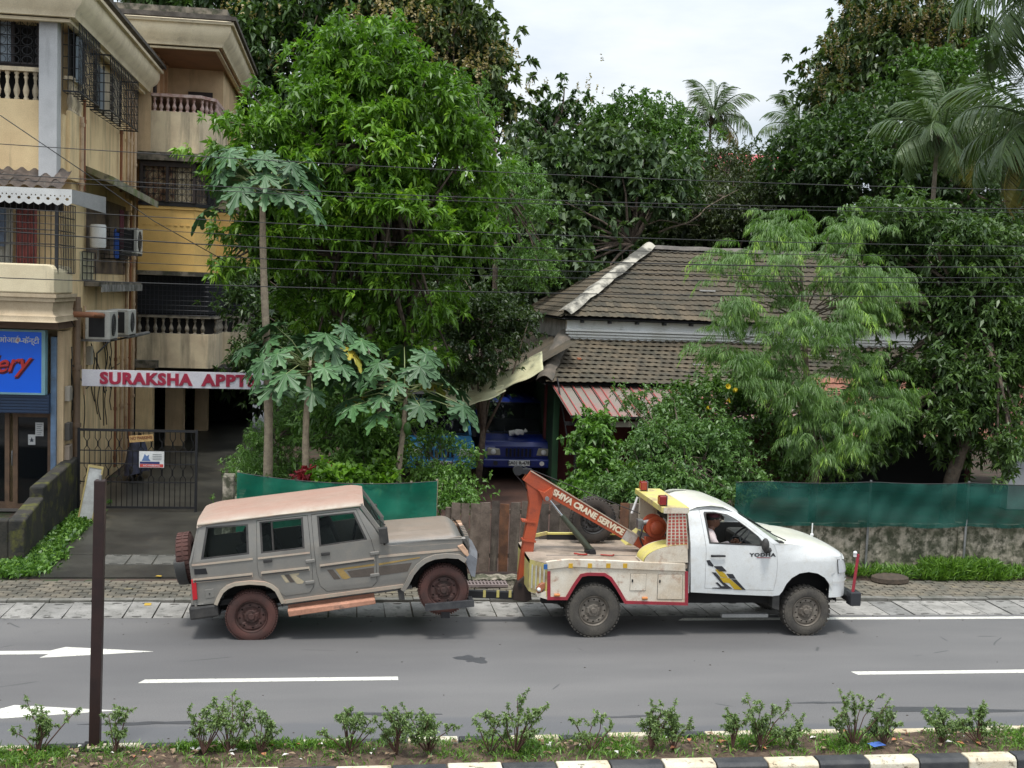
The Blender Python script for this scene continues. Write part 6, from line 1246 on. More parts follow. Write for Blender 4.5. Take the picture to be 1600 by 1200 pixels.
sw = MB().lathe([(.2,.01),(.25,-.01),(.31,-.0),(.345,.03),(.35,.1),(.345,.17),(.3,.2),(.2,.2)], 40, (-.96,.78,1.12-ZW), 'X')
for k in range(34):
    a = 2*math.pi*k/34; ca, sa = math.cos(a), math.sin(a)
    for x0, x1 in ((.02,.09),(.11,.18)):
        vs = [(-.96+x, .78+r_*ca-w2*sa, 1.12-ZW+r_*sa+w2*ca) for x in (x0, x1) for r_, w2 in ((.34,-.024),(.356,-.024),(.356,.024),(.34,.024))]; sw.add(vs, [(0,1,2,3),(7,6,5,4),(1,5,6,2),(0,4,5,1),(3,2,6,7)])
spare = cb(sw, 'spare_wheel', REDT, smooth=40)
cov = MB()
def cv_(u, v):
    a = -math.pi*.02-math.pi*1.0*u; return (-.985-.0*v+.13*(v > .5)*v, .78+(.375-.0*v)*math.cos(a)*(1 if v > .01 else .0), 1.12-ZW+.375*math.sin(a)*(1 if v > .01 else 0))
cov.lathe([(0,-.03),(.3,-.03),(.37,-.01),(.378,.06),(.378,.13)], 40, (-.97,.78,1.12-ZW), 'X'); 
cov.v = [(x, y, min(z, 1.14-ZW+.0*y)) for x, y, z in cov.v]; cb(cov, 'spare_wheel_cover', M('cover_grey', (.07,.07,.068), .6), spare, smooth=50)
# interior and underbody
cb(MB().box(-.6,1.95,.08,WD-.08,.55-ZW,.62-ZW), 'floor_pan', DARK); cb(MB().box(-.7,3.0,.3,WD-.3,.38-ZW,.55-ZW), 'chassis', DARK); cb(MB().box(1.6,1.9,.1,WD-.1,.7-ZW,1.16-ZW), 'dashboard', TRIM, bevel=.04)
for x, y in ((1.05,.2),(1.05,.95),(.2,.2),(.2,.95)):
    cb(MB().box(x,x+.45,y,y+.5,.65-ZW,.85-ZW), 'seat', SEAT, bevel=.05); cb(MB().beam((x+.03,y+.25,.8-ZW),(x-.12,y+.25,1.32-ZW),.48,.12,up=(0,1,0)), 'backrest', SEAT, bevel=.04); cb(MB().box(x-.2,x-.1,y+.13,y+.37,1.34-ZW,1.5-ZW), 'headrest', SEAT, bevel=.03)
m = MB(); m.tube([(1.5+.06*math.cos(a), .95+.0+.19*math.sin(a)+.2, 1.13-ZW+.18*math.cos(a)) for a in [k*math.pi/10 for k in range(21)]], .014, 6); cb(m, 'steering_wheel', BLACK)
cb(MB().box(1.83,1.95,-.13,-.02,1.15-ZW,1.36-ZW).tube([(1.88,-.02,1.2-ZW),(1.86,.05,1.18-ZW)], .015, 6), 'mirror', TRIM, bevel=.02); cb(MB().box(1.8,1.86,WD+.02,WD+.13,1.15-ZW,1.36-ZW), 'mirror', TRIM, bevel=.02)
st = P3((583,655),(1002,600),(1006,622),(590,684)); cb(MB().add([(a,-.06,b-ZW) for a,b in st]+[(a,.12,b-ZW+.015) for a,b in st], [(0,1,2,3),(7,6,5,4),(0,4,5,1),(1,5,6,2),(2,6,7,3),(3,7,4,0)]), 'side_step', M('pink_dust_step', (.52,.26,.17), .85, (.35,.17,.11), 4, stain=(.15,.1,.08), slo=.6, shi=.7), bevel=.01)
cb(panel(P3((583,640),(1000,582),(1002,600),(583,655)), (), (), (), near(.06), .02), 'step_panel', M('dusty_underside', (.3,.16,.11), .9), smooth=40)
cb(MB().box(2.0,2.08,.02,.22,.3-ZW,.6-ZW), 'mud_flap', TRIM); cb(MB().tube([(-.5,.3,.4-ZW),(2.2,.3,.4-ZW)], .035, 8), 'exhaust_pipe', STEEL)
def half_liner(x, y0, y1, z, r_):
    return MB().grid(lambda u, v: (x+r_*math.cos(math.pi*u), y0+(y1-y0)*v, z+r_*math.sin(math.pi*u)), 16, 1)
def arch_liner(x): return half_liner(x, .04, .3, .06, .42)
for x in (0, 2.62): cb(arch_liner(x), 'wheel_well', DARK); cb(MB().box(x-.36,x+.36,.28,.3,.02,.4), 'wheel_well', DARK)
x2 = 2.625
wheel(V1, (0,.03,0), .35, .2, .215, REDT, REDR, -1, 8, 60); wheel(V1, (x2,.03,0), .35, .2, .215, REDT, REDR, -1, 8, 60, rot=.3)
wheel(V1, (0,WD-.03,0), .35, .2, .215, REDT, REDR, 1, 8); wheel(V1, (x2,WD-.03,0), .35, .2, .215, REDT, REDR, 1, 8)
cb(MB().tube([(0,.1,0),(0,WD-.1,0)], .05, 8), 'axle', DARK); cb(MB().tube([(x2,.1,0),(x2,WD-.1,0)], .05, 8), 'axle', DARK)

# ------------------------------------------------------------------ the tow truck
V2 = thing('tow_truck', 'white pickup tow truck with orange crane boom and rusty white service bed', 'truck', (3.62, 16, 0))
WHT = paint('white_cab_paint', (.72,.73,.72), (.64,.65,.64), (.46,.41,.32), .5, .8, .3, 0, up=(.66,.63,.42), upamt=.55, coat=.5)
RW = M('rusty_white_bed', (.68,.62,.52), .7, (.55,.45,.33), 2.2, .4, .65, stain=(.3,.12,.05), sscale=6, slo=.54, shi=.7, streak=False, samt=.8, grain=.1)
WRED = M('worn_red_trim', (.33,.025,.04), .5, (.25,.03,.04), 5); ORG = M('orange_boom_paint', (.42,.075,.025), .5, (.33,.065,.03), 3, stain=(.06,.03,.02), sscale=6, slo=.6, shi=.75, samt=.7)
DECK = M('deck_plate', (.4,.32,.25), .7, (.28,.22,.17), 2, stain=(.12,.1,.07), sscale=3, slo=.5, shi=.7); YEL = M('dirty_yellow', (.6,.52,.14), .6, (.5,.42,.2), 3, stain=(.3,.2,.1), slo=.55, shi=.7); STAIN_Y = M('yellow_reflector', (.65,.38,.03), .4)
def tb_(mb, name, mats, parent=V2, **k): return mb.build(name, mats, parent, world=True, **k)
def C4(*p): return [c4(*q) for q in p]
def C5(*p): return [c5(*q) for q in p]
NY, FYY = 15.95, 17.62
side = C4((622,682),(622,868),(738,870),(760,828),(790,770),(828,716),(870,704),(980,706),(1020,734),(1060,792),(1108,888),(1300,892),(1490,897),(1490,690),(1480,688),(760,662),(640,676))
sd_ = tb_(panel(side, (), (), (), lambda a, b, t: (a, NY+t, b), .03), 'bed_side', RW); tb_(panel(side, (), (), (), lambda a, b, t: (a, FYY-t, b), .03), 'bed_side', RW)
def band(name, pts, w_, mat, y, th, mirror=False, parent=V2):
    p = [Vector(q) for q in pts]; up = []; dn = []
    for i, q in enumerate(p):
        d0 = (q-p[i-1]).normalized() if i else (p[1]-q).normalized(); d1 = (p[i+1]-q).normalized() if i < len(p)-1 else d0
        n0 = Vector((-d0.y, d0.x)); n1 = Vector((-d1.y, d1.x)); n_ = (n0+n1); n_ = n_.normalized()/max(.5, n_.normalized().dot(n0)); up.append(tuple(q+n_*w_/2)); dn.append(tuple(q-n_*w_/2))
    return tb_(panel(up+dn[::-1], (), (), (), lambda a, b, t: (a, y+t, b), th), name, mat, parent)
band('red_trim', C4((630,690),(630,860),(740,860),(792,772),(832,716),(875,708),(978,710),(1016,734),(1056,792),(1110,884),(1490,894),(1490,690)), .045, WRED, NY-.008, .008)
rail = C4((612,632),(640,626),(755,614),(1000,622),(1482,642),(1482,690),(760,662),(640,676),(622,680))
tb_(panel(rail, (), (), (), lambda a, b, t: (a, NY-.02+t, b), .06), 'bed_rail', RW, bevel=.006)
for u in (765,885,1000,1105): a, b = c4(u, 648); tb_(MB().box(a-.03,a+.03,NY-.026,NY-.021,b-.045,b+.02), 'reflector', STAIN_Y)
a, b = c4(608,658); tb_(MB().box(a-.025,a+.025,NY-.03,NY-.01,b-.04,b+.03), 'blue_tag', M('blue_tag', (.03,.12,.35), .5))
for q in (((1140,705),(1240,705),(1235,812),(1135,812)), ((1312,708),(1468,708),(1464,868),(1305,865))):
    pp = C4(*q); d = tb_(panel(shrink(pp, .03), (), (), (), lambda a, b, t: (a, NY-.009+t, b), .008), 'locker_door', RW, bevel=.003)
    tb_(panel(pp, [shrink(pp, .04)], (), (), lambda a, b, t: (a, NY-.003+t, b), .002), 'door_gap', BLACK, d); a, b = pp[0]; tb_(MB().box(a+.02,a+.04,NY-.02,NY-.009,b-.12,b-.08), 'latch', BLACK, d)
for u, v in ((680,838),(1228,858)): a, b = c4(u, v); tb_(MB().tube([(a-.04,NY-.012,b),(a+.04,NY-.012,b)], .022, 8), 'side_marker', lamp_mat('amber_marker', (.55,.2,.05)), smooth=60)
# tail corner with chevrons and lamp
tx0, tz0 = c4(612, 655); tx1 = c4(506, 650, 16.3)[0]; tail = [(2.93,NY),(tx1,16.25),(tx1,17.35),(2.93,FYY)]
tt_ = MB()
for i in range(3): a, b = tail[i], tail[i+1]; tt_.add([(a[0],a[1],.6),(b[0],b[1],.6),(b[0],b[1],1.06),(a[0],a[1],1.06)], [(0,1,2,3)])
tb_(tt_, 'tailboard', YEL)
for k in range(4):
    m = MB(); s0, s1 = .12+k*.22, .2+k*.22; q = lambda s_, z: (2.93+(tx1-2.93)*s_-.006, NY+(16.25-NY)*s_-.004, z); m.add([q(s0,.66),q(s1,.66),q(s1,1.0),q(s0,1.0)], [(0,1,2,3)]); tb_(m, 'chevron', M('white_chevron', (.6,.58,.5), .6) if 'white_chevron' not in bpy.data.materials else bpy.data.materials['white_chevron'])
lp = C4((555,800),(575,775),(608,762),(608,798),(585,822),(557,828)); tb_(panel(lp, (), (), (), lambda a, b, t: (a, 15.99+t-.03, b), .08), 'tail_lamp', lamp_mat('tail_lamp_mix', (.35,.12,.06)), bevel=.01); a, b = c4(568,805); tb_(MB().ball((a,15.95,b), .03, 10, 8), 'reverse_lamp', lamp_mat('clear_lamp', (.7,.7,.68)), smooth=180)
tb_(panel(C4((555,835),(622,815),(622,868),(560,850)), (), (), (), lambda a, b, t: (a, 15.96+t, b), .1), 'bumper_corner', RW)
# deck
tb_(MB().prism([(4.95,NY+.02),(2.96,NY+.02)][::-1]+[(4.95,FYY-.02),(2.93,FYY-.02),(tx1,17.35),(tx1,16.25)], 1.0, 1.06), 'deck', DECK)
for y in (16.5,17.05): tb_(MB().box(3.0,4.9,y-.004,y+.004,1.061,1.066), 'deck_seam', STEEL)
tb_(MB().box(3.2,4.4,FYY-.06,FYY,1.02,1.14), 'far_rail', BLACK); tb_(MB().beam((2.8,17.4,1.12),(3.2,FYY-.03,1.16),.03,.05), 'far_rail', YEL); tb_(MB().box(3.2,4.42,FYY-.065,FYY+.005,1.141,1.165), 'rail_cap', YEL)
tb_(MB().add([(4.35,17.2,1.06),(4.75,17.2,1.06),(4.75,17.6,1.06),(4.35,17.6,1.06),(4.6,17.2,1.25),(4.75,17.2,1.25),(4.75,17.6,1.25),(4.6,17.6,1.25)], [(0,1,5,4),(2,3,7,6),(0,4,7,3),(4,5,6,7)]), 'wedge', YEL)
# fender hump by the cab
hp = [(4.29,1.08)]+[(4.93-.62*math.cos(a)**.9*(1), 1.09+.25*math.sin(a)) for a in [k*math.pi/2/8 for k in range(9)]]+[(4.95,1.09)]
tb_(MB().prismY(hp, NY-.005, 16.38), 'fender_hump', RW, smooth=40); tb_(MB().grid(lambda u, v: (4.93-.63*math.cos(u*math.pi/2), NY-.0+.39*v, 1.095+.255*math.sin(u*math.pi/2)), 12, 2), 'hump_top', YEL, smooth=180)
# headboard with red and white checks
hbp = C4((1380,330),(1490,325),(1505,552),(1370,548))
hb = tb_(panel(hbp, (), (), (), lambda a, b, t: (a, NY+.02+t, b), .05), 'headboard', RW); CH_ = M('red_check', (.42,.07,.05), .5, (.33,.07,.05), 6)
def bil(u, v): a = [hbp[0][k]*(1-u)+hbp[1][k]*u for k in (0,1)]; b = [hbp[3][k]*(1-u)+hbp[2][k]*u for k in (0,1)]; return [a[k]*(1-v)+b[k]*v for k in (0,1)]
for i in range(5):
    for j in range(11):
        q = [bil((i+.14)/5,(j+.14)/11), bil((i+.8)/5,(j+.14)/11), bil((i+.8)/5,(j+.8)/11), bil((i+.14)/5,(j+.8)/11)]; tb_(panel(q, (), (), (), lambda a, b, t: (a, NY+.016+t, b), .003), 'check', CH_, hb)
tb_(MB().box(4.62,4.94,17.5,17.56,1.06,1.8), 'headboard', RW); tb_(MB().box(4.9,4.95,NY+.08,17.5,1.06,1.25), 'headboard_rail', BLACK); tb_(MB().box(4.9,4.95,NY+.08,17.5,1.5,1.56), 'headboard_rail', BLACK)
for y in (16.4,16.9,17.3): tb_(MB().box(4.9,4.94,y,y+.04,1.06,1.8), 'post', BLACK)
tb_(MB().box(4.53,4.93,NY,17.5,1.8,1.885), 'light_bar', YEL, bevel=.01); tb_(MB().box(4.56,4.92,NY-.006,NY-.001,1.795,1.875), 'light_bar_panel', RW); tb_(MB().tube([(4.5,17.2,1.8),(4.42,17.2,1.55)], .02, 6), 'strut', WHITE)
for (x, y, z) in ((4.56,16.05,1.9),(4.6,17.28,1.9)):
    l = tb_(MB().box(x-.05,x+.05,y-.06,y+.06,z,z+.13), 'warning_lamp', lamp_mat('dark_red_lamp', (.25,.015,.015)) if 'dark_red_lamp' not in bpy.data.materials else bpy.data.materials['dark_red_lamp'], bevel=.012)
    tb_(MB().box(x-.056,x-.051,y-.045,y+.045,z+.02,z+.11), 'lens', bpy.data.materials['amber_marker'], l); tb_(MB().box(x+.051,x+.06,y-.065,y+.065,z-.01,z+.135), 'lamp_back', STEEL, l)
# crane
b0 = c4(520,110,16.8); b1 = c4(1285,560,16.8); B0 = Vector((b0[0],16.8,b0[1])); B1_ = Vector((b1[0],16.8,b1[1])); bd = (B1_-B0).normalized(); bn = Vector((-bd.z,0,bd.x)); bn = bn if bn.z > 0 else -bn
def bpt(s_, h_): q = B0+bd*s_+bn*h_; return (q.x, q.z)
BL = (B1_-B0).length
tb_(MB().prismY([bpt(-.08,.1), bpt(BL,.07), bpt(BL,-.075), bpt(.1,-.1), bpt(-.1,-.08)], 16.72, 16.88), 'boom', ORG, bevel=.006)
tb_(MB().prismY([bpt(-.085,.105), bpt(BL-.02,.08), bpt(BL-.02,.066), bpt(-.085,.09)], 16.705, 16.72), 'boom_edge', CREAMP)
tb_(MB().prismY([bpt(1.62,.09), bpt(1.82,.088), bpt(1.82,-.085), bpt(1.62,-.085)], 16.712, 16.719), 'silver_band', M('bare_metal', (.4,.38,.36), .5, (.3,.2,.15), 4))
LET = M('cream_letter', (.7,.6,.45), .6); th = math.atan2(bd.z, bd.x); q = B0+bd*.98+bn*.0
me = text_mesh('SHIVA CRANE SERVICE', .1, .002, 0, 1.0, .005); me.materials.clear(); me.materials.append(LET); xs = [v.co.x for v in me.vertices]
inst('lettering', me, V2, (q.x-3.62, 16.712-16, q.z), (math.pi/2, -th, 0), (1.24/(max(xs)-min(xs)), 1.2, 1))
arm = C4((488,150),(492,98),(520,92),(600,158),(588,235),(575,300),(556,400),(538,490),(520,640),(505,710),(470,770),(432,750),(445,650),(470,480),(492,372),(505,262))
arm = [onY(700+u*.25,720+v*.25,16.8) for u, v in ((488,150),(492,98),(520,92),(600,158),(588,235),(575,300),(556,400),(538,490),(520,640),(505,710),(470,770),(432,750),(445,650),(470,480),(492,372),(505,262))]
tb_(MB().prismY([(x, z) for x, y, z in arm], 16.73, 16.87), 'lift_arm', ORG, bevel=.008)
for v in (370, 490): a = onY(700+468*.25, 720+v*.25, 16.8); b = onY(700+540*.25, 720+(v+10)*.25, 16.8); tb_(MB().beam((a[0]-.02,16.8,a[2]),(b[0]+.01,16.8,b[2]),.17,.025), 'arm_collar', ORG)
f_ = [onY(700+u*.25,720+v*.25,16.75) for u, v in ((430,752),(500,692),(505,760),(520,862),(480,877),(400,862),(412,790))]; tb_(MB().prismY([(x, z) for x, y, z in f_], 16.68, 16.82), 'foot', M('dark_brown_foot', (.04,.025,.02), .6), bevel=.01); a = onY(700+450*.25,720+775*.25,16.68); tb_(MB().tube([(a[0],16.66,a[2]),(a[0],16.69,a[2])], .03, 10), 'pivot_pin', BLACK)
g_ = [onY(700+u*.25,720+v*.25,16.7) for u, v in ((560,180),(600,195),(645,165),(655,205),(640,245),(600,252),(588,225))]; tb_(MB().prismY([(x, z) for x, y, z in g_], 16.66, 16.72), 'ram_bracket', ORG, bevel=.005); a = onY(700+618*.25,720+235*.25,16.66); tb_(MB().tube([(a[0],16.63,a[2]),(a[0],16.67,a[2])], .032, 12), 'bolt', STEEL)
pu = onY(700+437*.25,720+58*.25,16.8); tb_(MB().lathe([(0,0),(.07,0),(.075,.02),(.06,.05),(.075,.08),(.07,.1),(0,.1)], 20, (pu[0],16.75,pu[2]), 'Y').box(pu[0],B0.x,16.76,16.84,pu[2]-.05,pu[2]+.02), 'pulley', BLACK, smooth=50)
wp = [(pu[0]+.02,16.8,pu[2]+.075), onY(700+1200*.25,720+330*.25,16.8)]; tb_(MB().tube(wp, .007, 5), 'winch_cable', WIRE); tb_(MB().tube([(pu[0]-.05,16.8,pu[2]-.05), onY(816,750+3,16.8), onY(826,772,16.8)], .008, 5), 'hook_rope', WIRE)
r0, r1, r2 = [onY(700+u*.25,720+v*.25,16.68) for u, v in ((635,245),(712,342),(895,565))]
tb_(MB().tube([r0, r1], .018, 10), 'ram_rod', M('chrome_rod', (.55,.58,.6), .2, metal=.9), smooth=60); tb_(MB().tube([r1, r2], [.038,.052], 14), 'ram_barrel', M('olive_barrel', (.05,.06,.04), .45), smooth=60)
tb_(MB().box(r2[0]-.09,r2[0]+.05,16.6,16.76,1.06,r2[2]+.03).tube([(r2[0],16.56,r2[2]),(r2[0],16.78,r2[2])], .05, 12), 'ram_base', BLACK, bevel=.004)
tb_(MB().tube([(r2[0]-.1,16.5,1.075),(r2[0]-.2,16.45,1.085),(r2[0]-.28,16.55,1.08)], .012, 5).tube([(r2[0]+.1,16.5,1.075),(r2[0]+.25,16.42,1.08),(r2[0]+.3,16.5,1.075)], .01, 5), 'red_strap', M('red_strap', (.4,.04,.03), .6))
w_ = tb_(MB().lathe([(.09,-.02),(.16,-.02),(.16,.0),(.1,.01),(.1,.2),(.16,.21),(.16,.23),(.05,.24)], 24, (4.66,16.66,1.45), 'Y'), 'winch_drum', ORG, smooth=40); tb_(MB().lathe([(0,-.1),(.05,-.1),(.1,-.07),(.1,-.02)], 20, (4.66,16.66,1.45), 'Y'), 'winch_hub', ORG, w_, smooth=40)
tb_(MB().tube([(4.45,16.7,1.5),(4.56,16.7,1.52)], .04, 8).box(4.38,4.46,16.64,16.76,1.42,1.56).beam((4.4,16.75,1.35),(4.75,16.75,1.22),.04,.08), 'winch_motor', STEEL, bevel=.006); tb_(MB().tube([(4.45,16.6,1.5),(4.4,16.58,1.3),(4.48,16.58,1.12),(4.6,16.6,1.08)], .014, 6), 'hose', BLACK, smooth=180)
tb_(MB().box(4.5,4.85,16.68,16.98,1.06,1.3), 'winch_base', ORG, bevel=.01)
# spare tyre on the deck
scx = onY(700+905*.25,720+370*.25,17.35); wheel(V2, (scx[0]-3.62,17.28-16,scx[2]), .35, .19, .2, RUBBER, M('dark_rim', (.05,.05,.05), .6), -1, 8, 34)
# underlift: striped bar, crossbar and wheel tray under the car's front wheels
ub0 = onY(802,930,16.75); ub1 = onY(728,926,16.75); tb_(MB().beam((ub0[0],16.75,ub0[2]),(ub1[0]-.25,16.75,ub1[2]+.0),.1,.1), 'underlift_bar', BLACK)
for px in (757,778,797): a = onY(px,928,16.69); tb_(MB().box(a[0]-.02,a[0]+.02,16.69,16.698,a[2]-.052,a[2]+.052), 'yellow_stripe', YEL)
wc = Vector((FC[0], 0, FC[2])); trz = wc.z-.36
tb_(MB().box(FC[0]-.02,FC[0]+.1,15.95,17.6,trz-.02,trz+.06), 'crossbar', BLACK)
for y in (15.86, 17.4):
    a = onY(664,948,15.9); b = onY(740,941,15.9); tb_(MB().beam((a[0],y,a[2]),(b[0],y,b[2]+.0),.06,.09), 'wheel_tray', M('tray_steel', (.035,.036,.04), .5, (.07,.07,.07), 6) if 'tray_steel' not in bpy.data.materials else bpy.data.materials['tray_steel']); tb_(MB().beam((a[0],y+.2,a[2]-.01),(b[0],y+.2,b[2]-.01),.06,.07), 'wheel_tray', BLACK)
    tb_(MB().beam((b[0]-.04,y,b[2]),(b[0]-.04,y+.2,b[2]),.06,.09), 'wheel_tray', BLACK); tb_(MB().beam((a[0]+.06,y,a[2]),(a[0]+.06,y+.2,a[2]),.06,.07), 'wheel_tray', BLACK)
# chassis and wheels
tb_(MB().box(2.9,7.2,16.15,16.3,.45,.6).box(2.9,7.2,17.25,17.4,.45,.6).box(2.95,4.95,16.1,17.5,.6,1.0).box(5.0,6.4,16.2,17.4,.5,.62), 'chassis', DARK)
TGREY = M('dusty_tyre', (.055,.05,.044), .9, (.1,.088,.072), 3.5, grain=.25, bump=.4); RIMG = M('dusty_steel_rim', (.2,.175,.145), .65, (.13,.11,.09), 6, metal=.2)
rw = onY(927.5,954.5,16.0); fw = onY(1260,953.8,16.0)
wheel(V2, (rw[0]-3.62,-.02,.385), .385, .21, .215, TGREY, RIMG, -1, 12, 40); wheel(V2, (rw[0]-3.62,1.6,.385), .385, .21, .215, TGREY, RIMG, 1, 12, 40)
wheel(V2, (fw[0]-3.62,-.01,.36), .36, .2, .215, TGREY, RIMG, -1, 12, 30, .1); wheel(V2, (fw[0]-3.62,1.6,.36), .36, .2, .215, TGREY, RIMG, 1, 12, 30)
tb_(MB().tube([(rw[0],16.1,.38),(rw[0],17.5,.38)], .06, 8), 'axle', DARK); tb_(MB().tube([(fw[0],16.1,.36),(fw[0],17.5,.36)], .05, 8), 'axle', DARK)
for x_ in (rw[0], fw[0]): tb_(half_liner(x_, 16.0, 16.33, .5, .45), 'wheel_well', DARK); tb_(MB().box(x_-.42,x_+.42,16.3,16.33,.45,.9), 'wheel_well', DARK)
tb_(MB().box(5.55,6.25,16.12,16.2,.24,.29), 'side_step', M('silver_step', (.35,.35,.34), .4, metal=.5)); 
a = C5((965,800),(1010,790),(1008,905),(962,890)); tb_(panel(a, (), (), (), lambda p, q, t: (p, 16.0+t, q), .16), 'mud_flap', TRIM)
# cab
NW = 1.68
def cabY(x, z):
    y = -.02*math.sin(max(0, min(1, (z-.6)/.78))*math.pi)
    if z > 1.37: y += (z-1.37)*.36+.10*max(0, (z-1.7)/.2)**2
    if x > 6.9: y += .14*((x-6.9)/.45)**2
    if z > 1.15 and x > 6.4: y += (z-1.15)*.5*min(1, (x-6.4)/.4)
    return y
def cn(dy=0): return lambda a, b, t: (a, NY+cabY(a, b)+dy+t, b)
def cf(dy=0): return lambda a, b, t: (a, NY+NW-cabY(a, b)-dy-t, b)
ccx = [5.1,5.3,5.6,5.9,6.2,6.5,6.7,6.9,7.0,7.1,7.2,7.3]; ccz = [.65,.72,.8,.9,1.0,1.1,1.2,1.3,1.37,1.5,1.62,1.7,1.76,1.82]
cab_o = C5((420,245),(432,222),(460,212),(490,210),(560,212),(640,225),(690,240),(730,262),(800,308),(880,370),(950,425),(1005,462),(1090,468),(1180,482),(1270,508),(1340,528),(1400,553),(1418,600),(1400,640),(1345,668),(1364,740),(1366,800),(1350,770),(1330,725),(1300,685),(1250,655),(1190,645),(1130,655),(1080,685),(1045,725),(1020,775),(1000,800),(955,806),(700,795),(560,788),(418,780),(416,560))
door_o = C5((497,255),(540,246),(640,258),(700,278),(770,322),(850,380),(930,442),(968,470),(984,520),(986,600),(978,690),(962,768),(720,764),(508,754),(512,620),(518,500),(508,370))
win_o = C5((530,282),(536,270),(600,270),(680,285),(730,312),(790,355),(862,415),(880,440),(884,470),(700,463),(547,455),(540,380))
tb_(panel(cab_o, [door_o], ccx, ccz, cn(), .03), 'cab_side', WHT, smooth=45); tb_(panel(cab_o, [win_o], ccx, ccz, cf(), .03), 'cab_side', WHT, smooth=45)
dr_ = tb_(panel(shrink(door_o, .008), [win_o], ccx, ccz, cn(-.002), .03), 'door', WHT, smooth=45)
wf = shrink(win_o, -.05); tb_(panel(wf, [shrink(win_o, .03)], ccx, ccz, cn(-.005), .02), 'window_frame', TRIM, dr_, smooth=60)
a, b = c5(590,538); tb_(MB().tube([(a-.1,NY-.045,b),(a,NY-.055,b+.005),(a+.11,NY-.045,b)], [.018,.016,.014], 8), 'handle', BLACK, dr_, smooth=180)
# stripes on the door
DKS = M('charcoal_stripe', (.03,.03,.035), .4); YS = M('mustard_stripe', (.5,.33,.02), .4)
def dd(mat, *p): tb_(panel(C5(*p), (), ccx, ccz, cn(-.0075), .003), 'stripe', mat, dr_)
dd(DKS, (518,568),(540,566),(566,603),(560,610),(530,600)); dd(DKS, (566,606),(620,606),(652,640),(600,642)); dd(YS, (575,628),(602,630),(640,655),(660,684),(610,676)); dd(DKS, (553,645),(580,648),(640,718),(690,755),(655,757),(600,700))
dd(DKS, (648,656),(692,658),(712,690),(672,688)); dd(YS, (604,680),(668,686),(756,762),(702,760),(668,718),(630,714)); dd(DKS, (680,692),(714,694),(778,764),(756,762)); dd(DKS, (578,716),(592,712),(618,738),(650,740),(660,757),(556,752),(560,748),(610,748))
cy_ = c5(888,534); me = text_mesh('YODHA', .09, .001, 0, 1.1, .004); me.materials.clear(); me.materials.append(DKS); xs = [v.co.x for v in me.vertices]; inst('lettering', me, dr_, (cy_[0]-3.62, NY+cabY(*cy_)-.006-16, cy_[1]), (math.pi/2, 0, 0), (.4/(max(xs)-min(xs)), .75, 1))
dd(WRED, (848,548),(940,550),(940,554),(848,552))
# roof / windscreen / bonnet
rp = [(4.96,1.80),(4.99,1.86),(5.1,1.905),(5.3,1.925),(5.48,1.905),(5.66,1.83),(5.72,1.79)]
def interp(prof, t):
    n = len(prof)-1; i = min(int(t*n), n-1); f = t*n-i; return prof[i][0]+(prof[i+1][0]-prof[i][0])*f, prof[i][1]+(prof[i+1][1]-prof[i][1])*f
def cabroof(u, v):
    x, z = interp(rp, u); e = 1-abs(2*v-1)**3.2; y0 = .17; return (x+.08*e*u*u, NY+y0+(NW-2*y0)*v, z-.045+.028*e)
tb_(MB().grid(cabroof, 18, 20), 'roof', WHT, smooth=180)
tb_(MB().grid(lambda u, v: (5.70+.08*(1-abs(2*u-1)**3)*1+.62*v+.07*(1-abs(2*u-1)**2.5)*v, NY+(.16-.03*v)+(NW-2*(.16-.03*v))*u, 1.775+.02*(1-abs(2*u-1)**3)*(1-v)-.415*v), 14, 8), 'windscreen', glass('cab_glass', (.01,.012,.012), .2, .04), smooth=180)
tb_(panel([(.1,.62),(NW-.1,.62),(NW-.04,1.37),(NW-.2,1.84),(.2,1.84),(.04,1.37)], [[(.3,1.4),(NW-.3,1.4),(NW-.38,1.75),(.38,1.75)]], (), (), lambda a, b, t: (4.99+t, NY+a, b), .03), 'cab_back', WHT); tb_(MB().box(5.05,6.3,NY+NW-.1,NY+NW-.085,.65,1.36), 'door_lining', DARK); tb_(MB().box(5.05,6.35,NY+.08,NY+.09,.7,1.3), 'door_lining', DARK); tb_(MB().box(5.0,5.01,NY+.3,NY+NW-.3,1.4,1.75), 'pane', bpy.data.materials['cab_glass'])
hpf = [(6.28,1.35),(6.5,1.365),(6.75,1.345),(6.95,1.305),(7.1,1.255),(7.24,1.19),(7.33,1.12)]
def bonnet(u, v):
    x, z = interp(hpf, u); e = 1-abs(2*v-1)**4; y0 = cabY(x, max(.9, z-.07))+.01; return (x+.12*e*u, NY+y0+(NW-2*y0)*v, z-.075+.095*e**.8)
tb_(MB().grid(bonnet, 22, 24), 'bonnet', WHT, smooth=180)
tb_(MB().box(6.3,6.42,NY+.14,NY+NW-.14,1.32,1.36), 'cowl', TRIM); 
for y in (16.1,16.7): tb_(MB().tube([(6.45,y,1.38),(6.3,y+.12,1.44),(6.05,y+.5,1.6)], .009, 5), 'wiper', BLACK)
def nose(a_, z, off=0):
    # a_ from -1 (near side) to 1 (far side)
    t = abs(a_)**1.0; ang = a_*math.pi/2; x = 7.1+(.40+off)*abs(math.cos(ang))**.75*(1-.35*max(0,(z-.95)/.3)**1.3); yy = (NW/2-.035+off)*(1 if a_ > 0 else -1)*abs(math.sin(ang))**.7; inset = 0.03
    return (x, NY+NW/2+yy, z)
tb_(MB().grid(lambda u, v: nose(-1+2*u, .57+.6*v), 40, 14), 'nose', WHT, smooth=180)
tb_(MB().grid(lambda u, v: nose(-.97+1.94*u, .80+.03*v, .018), 40, 2), 'bumper_line', WHT, smooth=180)
